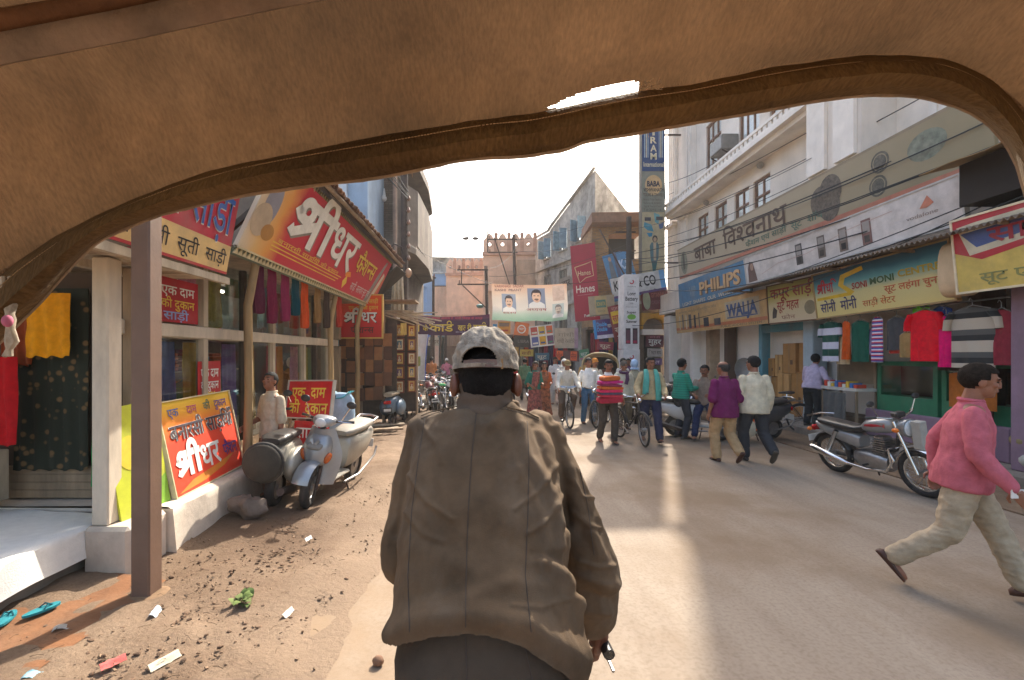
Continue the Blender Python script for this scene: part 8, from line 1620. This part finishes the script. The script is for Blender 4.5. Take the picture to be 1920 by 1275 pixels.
def jfold(p, n):
    if n.y > .45: return 0
    x, y = topx(p); d = 0
    for pts, a, w_ in FOLDS:
        q = seg_d(x, y, pts)
        if q < w_*3: d += 1.5*a*math.exp(-(q/w_)**2)
    ed = min(1, max(.25, (abs(x-910)-40)/110)); d += ed*(.0065*(1-2*abs(noise.noise(V((p.x*13+p.z*4,p.y*10,p.z*6)))))+.0022*(1-2*abs(noise.noise(V((p.x*34,p.y*30,p.z*22))))))+.0012*noise.noise(V((p.x*50,p.y*40,p.z*40)))*(1-min(1, abs(p.x)/.5))+.0035*noise.noise(V((p.x*9,p.y*9,p.z*7)))
    return d
JR = [(-.3,.205,.125),(-.1,.21,.13),(0,.214,.135),(.15,.219,.138),(.3,.220,.13),(.5,.220,.125),(.7,.212,.12),(.84,.205,.115),(.92,.19,.105),(.98,.155,.088),(1.03,.105,.075),(1.08,.075,.066)]
shR_, elR_, wrR_ = V((.172,1.425,1.538)), V((.318,1.345,1.165)), V((.350,1.405,.965))
shL_, elL_, wrL_ = V((-.174,1.425,1.538)), V((-.238,1.375,1.185)), V((-.215,1.60,1.06))
q = MB(); q.loft([rg_(s, a, b) for s, a, b in JR])
for sh, e, w_ in ((shL_,elL_,wrL_),(shR_,elR_,wrR_)):
    limb(q, [sh, sh.lerp(e,.33), sh.lerp(e,.7), e, e.lerp(w_,.5), e.lerp(w_,.86)], [.08,.08,.076,.074,.066,.05], 16)
jm = remesh(q, .0055, 8, 0, fn=jfold)
bm = bmesh.new(); bm.from_mesh(jm)
def zhem(x): return 1.196-(1.5 if x < -.03 else 2.1)*(x+.03)**2
kill = [v_ for v_ in bm.verts if v_.co.z < zhem(v_.co.x) and v_.co.y < 1.30 and abs(v_.co.x) < .30]
bmesh.ops.delete(bm, geom=kill, context='VERTS')
for v_ in bm.verts:
    if v_.is_boundary: v_.co += v_.normal*.002
for _ in range(5): bmesh.ops.smooth_vert(bm, verts=[v_ for v_ in bm.verts if v_.is_boundary], factor=.5, use_axis_x=True, use_axis_y=True, use_axis_z=True)
bm.to_mesh(jm); bm.free()
jm.polygons.foreach_set('use_smooth', [True]*len(jm.polygons)); jm.materials.append(JK)
jk = bpy.data.objects.new('jacket', jm); C.objects.link(jk); put(jk, dr, True)
q = MB().loft([rg_(s, a, b) for s, a, b in ((-.45,.202,.12),(-.1,.205,.125),(.1,.208,.122),(.3,.21,.11),(.5,.18,.09))]); me = remesh(q, .009, 4, .006, (5,5,10)); me.materials.append(mat('jacket_tail_brown', hexc('4a3d30'), .92, .22, 4.5, .2, 420, spec=.2, dirt=.3, dcol=(.14,.115,.09)))
o = bpy.data.objects.new('jacket_tail', me); C.objects.link(o); put(o, dr, True)
bvh = BVHTree.FromPolygons([v_.co.copy() for v_ in jm.vertices], [tuple(p.vertices) for p in jm.polygons])
bvt = BVHTree.FromPolygons([v_.co.copy() for v_ in me.vertices], [tuple(p.vertices) for p in me.polygons])
def on_jacket(x, y, b=bvh):
    dirn = P(x, y, 1.)-V((0,0,1.8)); h = b.ray_cast(V((0,0,1.8)), dirn.normalized()); return (h[0]+h[1]*.0008) if h[0] else None
def dens(pts, n=40):
    out = []
    for (x1,y1),(x2,y2) in zip(pts, pts[1:]):
        k = max(2, int(math.hypot(x2-x1,y2-y1)/6)); out += [(x1+(x2-x1)*i/k, y1+(y2-y1)*i/k) for i in range(k)]
    return out+[pts[-1]]
SEAM = mat('seam_dark', hexc('4a4038'), .9)
for pts in ([(797,782),(785,860),(772,960),(765,1080),(768,1185)], [(893,775),(884,860),(878,960),(874,1080),(873,1176)], [(988,790),(992,860),(990,960),(985,1080),(996,1185)], [(1080,850),(1102,950),(1114,1040)]):
    ps = [on_jacket(x, y) for x, y in dens(pts)]; ps = [p for p in ps if p and p.y < 1.45]
    if len(ps) > 4: MB().tube(ps, .0011, 5).build('seam', SEAM, dr, True, w=True)
for pts in ([(873,1195),(876,1280)], [(985,1215),(1000,1285)]):
    ps = [on_jacket(x, y, bvt) for x, y in dens(pts)]; ps = [p for p in ps if p]
    if len(ps) > 3: MB().tube(ps, .0011, 5).build('seam', SEAM, dr, True, w=True)
for dy, r_ in ((0,.0022),(5,.0008)):
    ps = [on_jacket(x, y+dy) for x, y in dens([(790,780),(815,770),(850,762),(900,759),(950,763),(985,772),(1010,784)])]; ps = [p for p in ps if p and p.y < 1.45]
    if len(ps) > 4: MB().tube(ps, r_, 6).build('yoke_seam', JK if dy == 0 else SEAM, dr, True, w=True)
st_ = MB()
for x, y in dens([(790,783),(815,773),(850,765),(900,762),(950,766),(985,775),(1010,787)])[::1]:
    p = on_jacket(x, y)
    if p and p.y < 1.45: st_.ell(p, (.0016,.0008,.0008), 6, 4)
st_.build('stitching', mat('stitch_pale', hexc('84776a'), .9), dr, w=True)
# collar
def collar(u, v):
    a = 2*math.pi*u; hw = .122-.044*v**.5; hd = .098-.018*v; c = V((0,1.420+.024*v,1.585+.108*v)); fw = V((0,.93,-.37))
    if v > .8: hw += .008*(v-.8)/.2; hd += .008*(v-.8)/.2; 
    w_ = .0035*noise.noise(V((math.cos(a)*4, math.sin(a)*4, v*9)))+.003*math.sin(v*16+math.cos(a)*2)
    return c+V((1,0,0))*((hw+w_)*math.cos(a))+fw*((hd+w_)*math.sin(a))
MB().grid(collar, 48, 14).build('collar', mat('collar_brown', hexc('68584a'), .92, .2, 5, .3, 420, spec=.2, dirt=.3, dcol=(.2,.17,.14)), dr, True, w=True, thick=.007)
# body with head and hands
hM = Matrix.Rotation(R(-14), 3, 'X'); hc = V((.002,1.448,1.716))
b = MB(); b.loft([rg_(s, a*.8, bb*.78) for s, a, bb in JR[2:]])
for sh, e, w_ in ((shL_,elL_,wrL_),(shR_,elR_,wrR_)): limb(b, [sh, e, w_], [.045,.038,.028])
hand_mesh(b, wrR_+V((.004,.01,-.03)), (.08,.5,-.78), (-.75,.45,-.2), 1.1, -1, 1.12); hand_mesh(b, wrL_+V((-.004,.03,-.02)), (-.05,.8,-.5), (.75,.45,-.2), 1.1, 1, 1.05)
head_mesh(b, hc, hM, V((0,1.465,1.60)))
for s in (-1, 1): b.ell(hc+hM@V((s*.100,-.012,-.016)), (.013,.027,.040), 14, 9, hM@Matrix.Rotation(R(s*-22), 3, 'Z')); b.ell(hc+hM@V((s*.088,-.002,-.016)), (.018,.016,.025), 10, 8, hM)
bme = remesh(b, .0058, 3); bme.materials.append(mat('skin_weathered', hexc('6b3f2b'), .5, .14, 10, .12, 90, sss=.3)); o = bpy.data.objects.new('body', bme); C.objects.link(o); put(o, dr, True)
cf = lambda u, v: wrR_+(wrR_-elR_).normalized()*(.02*v-.02)+V((math.cos(2*math.pi*u)*.051,math.sin(2*math.pi*u)*.046,0))
hb_m = MB().ell(hc+hM@V((0,-.012,.02)), (.083,.100,.108), 48, 32, hM); inv = hM.transposed(); keep = []
for fc in hb_m.f:
    c = inv@(sum((hb_m.v[i] for i in fc), V((0,0,0)))/len(fc)-hc)
    if c.y > .02 and c.z < .07: continue
    if c.z < -.062-.012*(c.y < -.06)+.03*max(0, (c.y+.03)*8): continue
    keep.append(fc)
hb_m.f = keep
hb_m.v = [v_+(v_-hc).normalized()*.0022*noise.noise((v_-hc)*220) for v_ in hb_m.v]
hb_m.build('hair', mat('driver_hair', (.010,.009,.009), .8, .5, 60, .7, 300, spec=.2), dr, True, w=True, thick=-.004)
# cap
CAPM = mat('cap_faded', hexc('9d9384'), .95, .3, 34, .5, 150, spec=.15, dirt=.8, dcol=(.11,.09,.07))
cc = V((0,1.438,1.768)); cM = Matrix.Rotation(R(-8), 3, 'X')
def cap_fn(u, v):
    a = 2*math.pi*u; t = (1-v)*R(97); st, ct = math.sin(t)**.82, math.cos(t); r = V((.0975*st*math.cos(a), .1145*st*math.sin(a), .108*ct if ct > 0 else .15*ct))
    n_ = .008*noise.noise(V((r.x*22,r.y*20,r.z*26)))+.010*(1-2*abs(noise.noise(V((r.x*26+3,r.y*22,r.z*18)))))*(.3+.7*v)+.003*noise.noise(V((r.x*60,r.y*60,r.z*60)))
    seam = -.0025*math.exp(-((a*3/math.pi) % 1-.5)**2*900)
    return cc+cM@(r*(1+n_/.1*1.0+seam/.1))
def cap_skip(u, v):
    p = cap_fn(u, v)
    if p.y > 1.42: return False
    x, y = topx(p); e = (x-899)/33
    return abs(e) < 1 and y > 684-34*math.sqrt(max(0, 1-e*e))**.8 and y < 681
cp_ = MB().grid(cap_fn, 150, 70, cap_skip); cp_.build('cap', CAPM, dr, True, w=True, thick=-.004)
def band(u, v):
    a = R(-90)-R(42)+R(84)*u; x = .0975*math.cos(a); y = .1155*math.sin(a)
    return cc+cM@V((x, y-.001-.0012*math.sin(v*6), -.021+.024*v))
MB().grid(band, 30, 6).build('cap_strap', mat('strap_brown', hexc('7a645c'), .9, .15, 20, .4, 200, dirt=.3), dr, True, w=True, thick=.004)
MB().box(band(.86,.5)+V((.0,-.005,0)), (.006,.006,.030)).build('strap_buckle', mat('buckle_brass', hexc('9a7a52'), .4, .1, 8, metal=.6), dr, w=True)
MB().ell(cc+cM@V((0,0,.109)), (.011,.011,.005), 12, 7).build('cap_button', CAPM, dr, True, w=True)
MB().grid(lambda u, v: cc+cM@V(((u-.5)*.17, .10+.075*v*(1-.5*(2*u-1)**2), -.012-.02*v-.02*(2*u-1)**2)), 14, 6).build('cap_peak', CAPM, dr, True, w=True, thick=.005)
# legs
q = MB(); q.ell((0,1.06,1.0), (.19,.16,.12)); fL, fR = V((-.13,1.45,.36)), V((.13,1.52,.50))
for s, ft in ((-1, fL), (1, fR)):
    k_, a_ = ik(V((s*.10,1.08,.98)), ft, .44, .43, (s*.15,1,.3)); limb(q, [V((s*.10,1.08,.98)), k_, a_-V((0,0,-.03))], [.10,.078,.065])
    MB().lofty([(-.09,.0,.03,.035),(0,.0,.042,.045),(.1,-.015,.045,.025),(.17,-.02,.02,.012)], 12, 2.4).build('sandal', SANDAL, dr, True).location = ft-V((0,1.05,.03))
me = remesh(q, .012, 3, .006); me.materials.append(cloth('4a443e')); o = bpy.data.objects.new('trousers', me); C.objects.link(o); put(o, dr, True)
# ================= litter on the ground
lit = MB()
for i in range(900):
    y = random.uniform(1.6, 6.5); x = random.uniform(-3.2, edge_x(y)+.3*random.random())
    if y < 3.6 and random.random() < .6: x = random.uniform(-2.9, -1.2)
    r_ = random.choice((.004,.006,.008,.012)); z = .02+.012*random.random(); lit.box((x,y,z), (r_*random.uniform(.8,2.5), r_*random.uniform(.8,2.5), r_*random.uniform(.4,1.2)), Euler((random.random(), random.random(), random.random()*3)).to_matrix())
struct(lit.build('gravel', mat('gravel_mix', hexc('7d6650'), .9, .5, 40), None), 'stuff')
tw = MB()
for i in range(170):
    y = random.uniform(1.9, 4.0); x = -2.75+.30*(y-1.9)+random.gauss(.45,.55); a = random.uniform(0, 3.14); l_ = random.uniform(.02,.08)
    if x > edge_x(y)+.1 or x < -3.1: continue
    z = .035+.02*random.random(); tw.tube([(x,y,z),(x+l_*.5*math.cos(a),y+l_*.5*math.sin(a),z+random.uniform(0,.015)),(x+l_*math.cos(a),y+l_*math.sin(a),z)], random.uniform(.001,.002), 4)
struct(tw.build('straw_litter', mat('straw_dark', hexc('5f4a34'), .9, .5, 30), None), 'stuff')
def scrap(px, py, sx, sy, c, label, group='paper scraps on the earth', cat='paper scrap', a=0.):
    Y = F*1.77/(py-665); X = (px-910)*Y/F
    o = MB().grid(lambda u, v: ((u-.5)*sx, (v-.5)*sy, .012*math.sin(u*5)+.008*noise.noise(V((u*4,v*4,px)))), 8, 8).build(cat.replace(' ','_'), cloth(c), None, True, thick=.002); o.location = (X, Y, .045); o.rotation_euler = (0,0,a); return tag(o, label, cat, group)
scrap(292,1150,.05,.12,'c9cdd2','thin white scrap nearest the brown post',a=.3); scrap(308,1242,.06,.16,'c8bca4','cream paper strip at the bottom left of the earth',a=-.5); scrap(212,1245,.05,.12,'c96a62','faded pink scrap at the lower left',a=-.6); scrap(540,1152,.04,.10,'d2c8bc','pale scrap on the earth close to the road edge',a=-.2); scrap(578,1012,.03,.09,'d6d2cc','small white scrap below the silver blue scooter',a=-.3); scrap(118,1180,.10,.06,'a9a39a','grey scrap among the dark twigs',a=.6); scrap(60,1270,.08,.06,'8fb3bc','teal scrap at the bottom left corner',a=.4); scrap(665,800,.5,.3,'d8d8d6','heap of white plastic on the ground by the planks','plastic by the planks','plastic sheet')
lf = thing('leaf_clump', 'small clump of wilted green leaves on the earth right of the brown post', 'leaves', (-1.72,3.22,.03))
for i in range(16):
    a = random.uniform(0,6.3); mb = MB().grid(lambda u, v: ((u)*.09, (v-.5)*.05*math.sin(math.pi*min(1,u+.05)), .02*math.sin(u*3)), 5, 3); o = mb.build('leaf', cloth(('5f6e3c','4f6034','6f7a4a')[i % 3]), lf, True); o.rotation_euler = (random.uniform(-.4,.4), random.uniform(-.6,.1), a); o.location = (random.uniform(-.05,.05), random.uniform(-.04,.04), random.uniform(0,.03))
st2 = MB().ell((0,0,0), (.035,.03,.03), 8, 6).build('stone', mat('stone_brown', hexc('7a5a44'), .9, .2, 20, .5, 60), None, True); st2.location = (-.62,2.62,.03); tag(st2, 'small brown stone on the road beside the driver', 'stone')
# brown steel post in front
po_ = thing('steel_post', 'brown painted square steel post standing on the earth at the left', 'post', (-2.51,3.36,0))
MB().b2(-.07,.07,-.07,.07,0,4.2).build('shaft', mat('post_maroon_brown', hexc('6c5344'), .6, .15, 2.5, .2, 30, dirt=.45, dcol=(.16,.12,.1)), po_, bev=.012)
MB().ell((0,0,0), (.17,.17,.05), 16, 6).build('earth_collar', mat('earth_heap', hexc('7a6148'), .95, .2, 8, .5, 40), po_, True)
hl = MB().ell((0,0,0), (.05,.03,.035), 12, 8).build('hanging_lamp', mat('bulb_yellow', hexc('ffc860'), .4), None, True); hl.location = (-3.9,4.9,1.78); tag(hl, 'small warm yellow lamp glowing inside the shop behind the brown post', 'lamp')
lm_ = bpy.data.materials.new('lamp_glow'); lm_.use_nodes = True; lm_.node_tree.nodes['Principled BSDF'].inputs['Emission Color'].default_value = (1,.65,.2,1); lm_.node_tree.nodes['Principled BSDF'].inputs['Emission Strength'].default_value = 5; hl.data.materials[0] = lm_
cl = MB()
for i in range(800):
    y = random.uniform(1.7, 4.2); x = -2.6+.25*(y-1.9)+random.gauss(.4,.6)
    if x > edge_x(y)+.05 or x < -3.2: continue
    r_ = .004+.014*random.random()**2; c = V((x,y,.026)); o_ = len(cl.v); cl.ell(c, (r_*random.uniform(.8,1.5), r_, r_*.6), 6, 4)
    for k in range(o_, len(cl.v)): cl.v[k] += V((noise.noise(cl.v[k]*40), noise.noise(cl.v[k]*40+V((5,0,0))), noise.noise(cl.v[k]*40+V((0,5,0)))))*r_*.5
struct(cl.build('earth_clods', mat('dark_earth', hexc('6e5642'), .95, .4, 30, .5, 80), None, True), 'stuff')

hz = MB().b2(-330, 330, -80, 530, -1.1, 21.0).build('haze', None); struct(hz, 'stuff'); hm_ = bpy.data.materials.new('thin_haze'); hm_.use_nodes = True; n_ = hm_.node_tree.nodes; n_.remove(n_['Principled BSDF'])
pv_ = n_.new('ShaderNodeVolumePrincipled'); pv_.inputs['Color'].default_value = (.95,.93,.9,1); pv_.inputs['Density'].default_value = .0012; pv_.inputs['Anisotropy'].default_value = .3; hm_.node_tree.links.new(pv_.outputs[0], n_['Material Output'].inputs['Volume']); hz.data.materials.append(hm_)
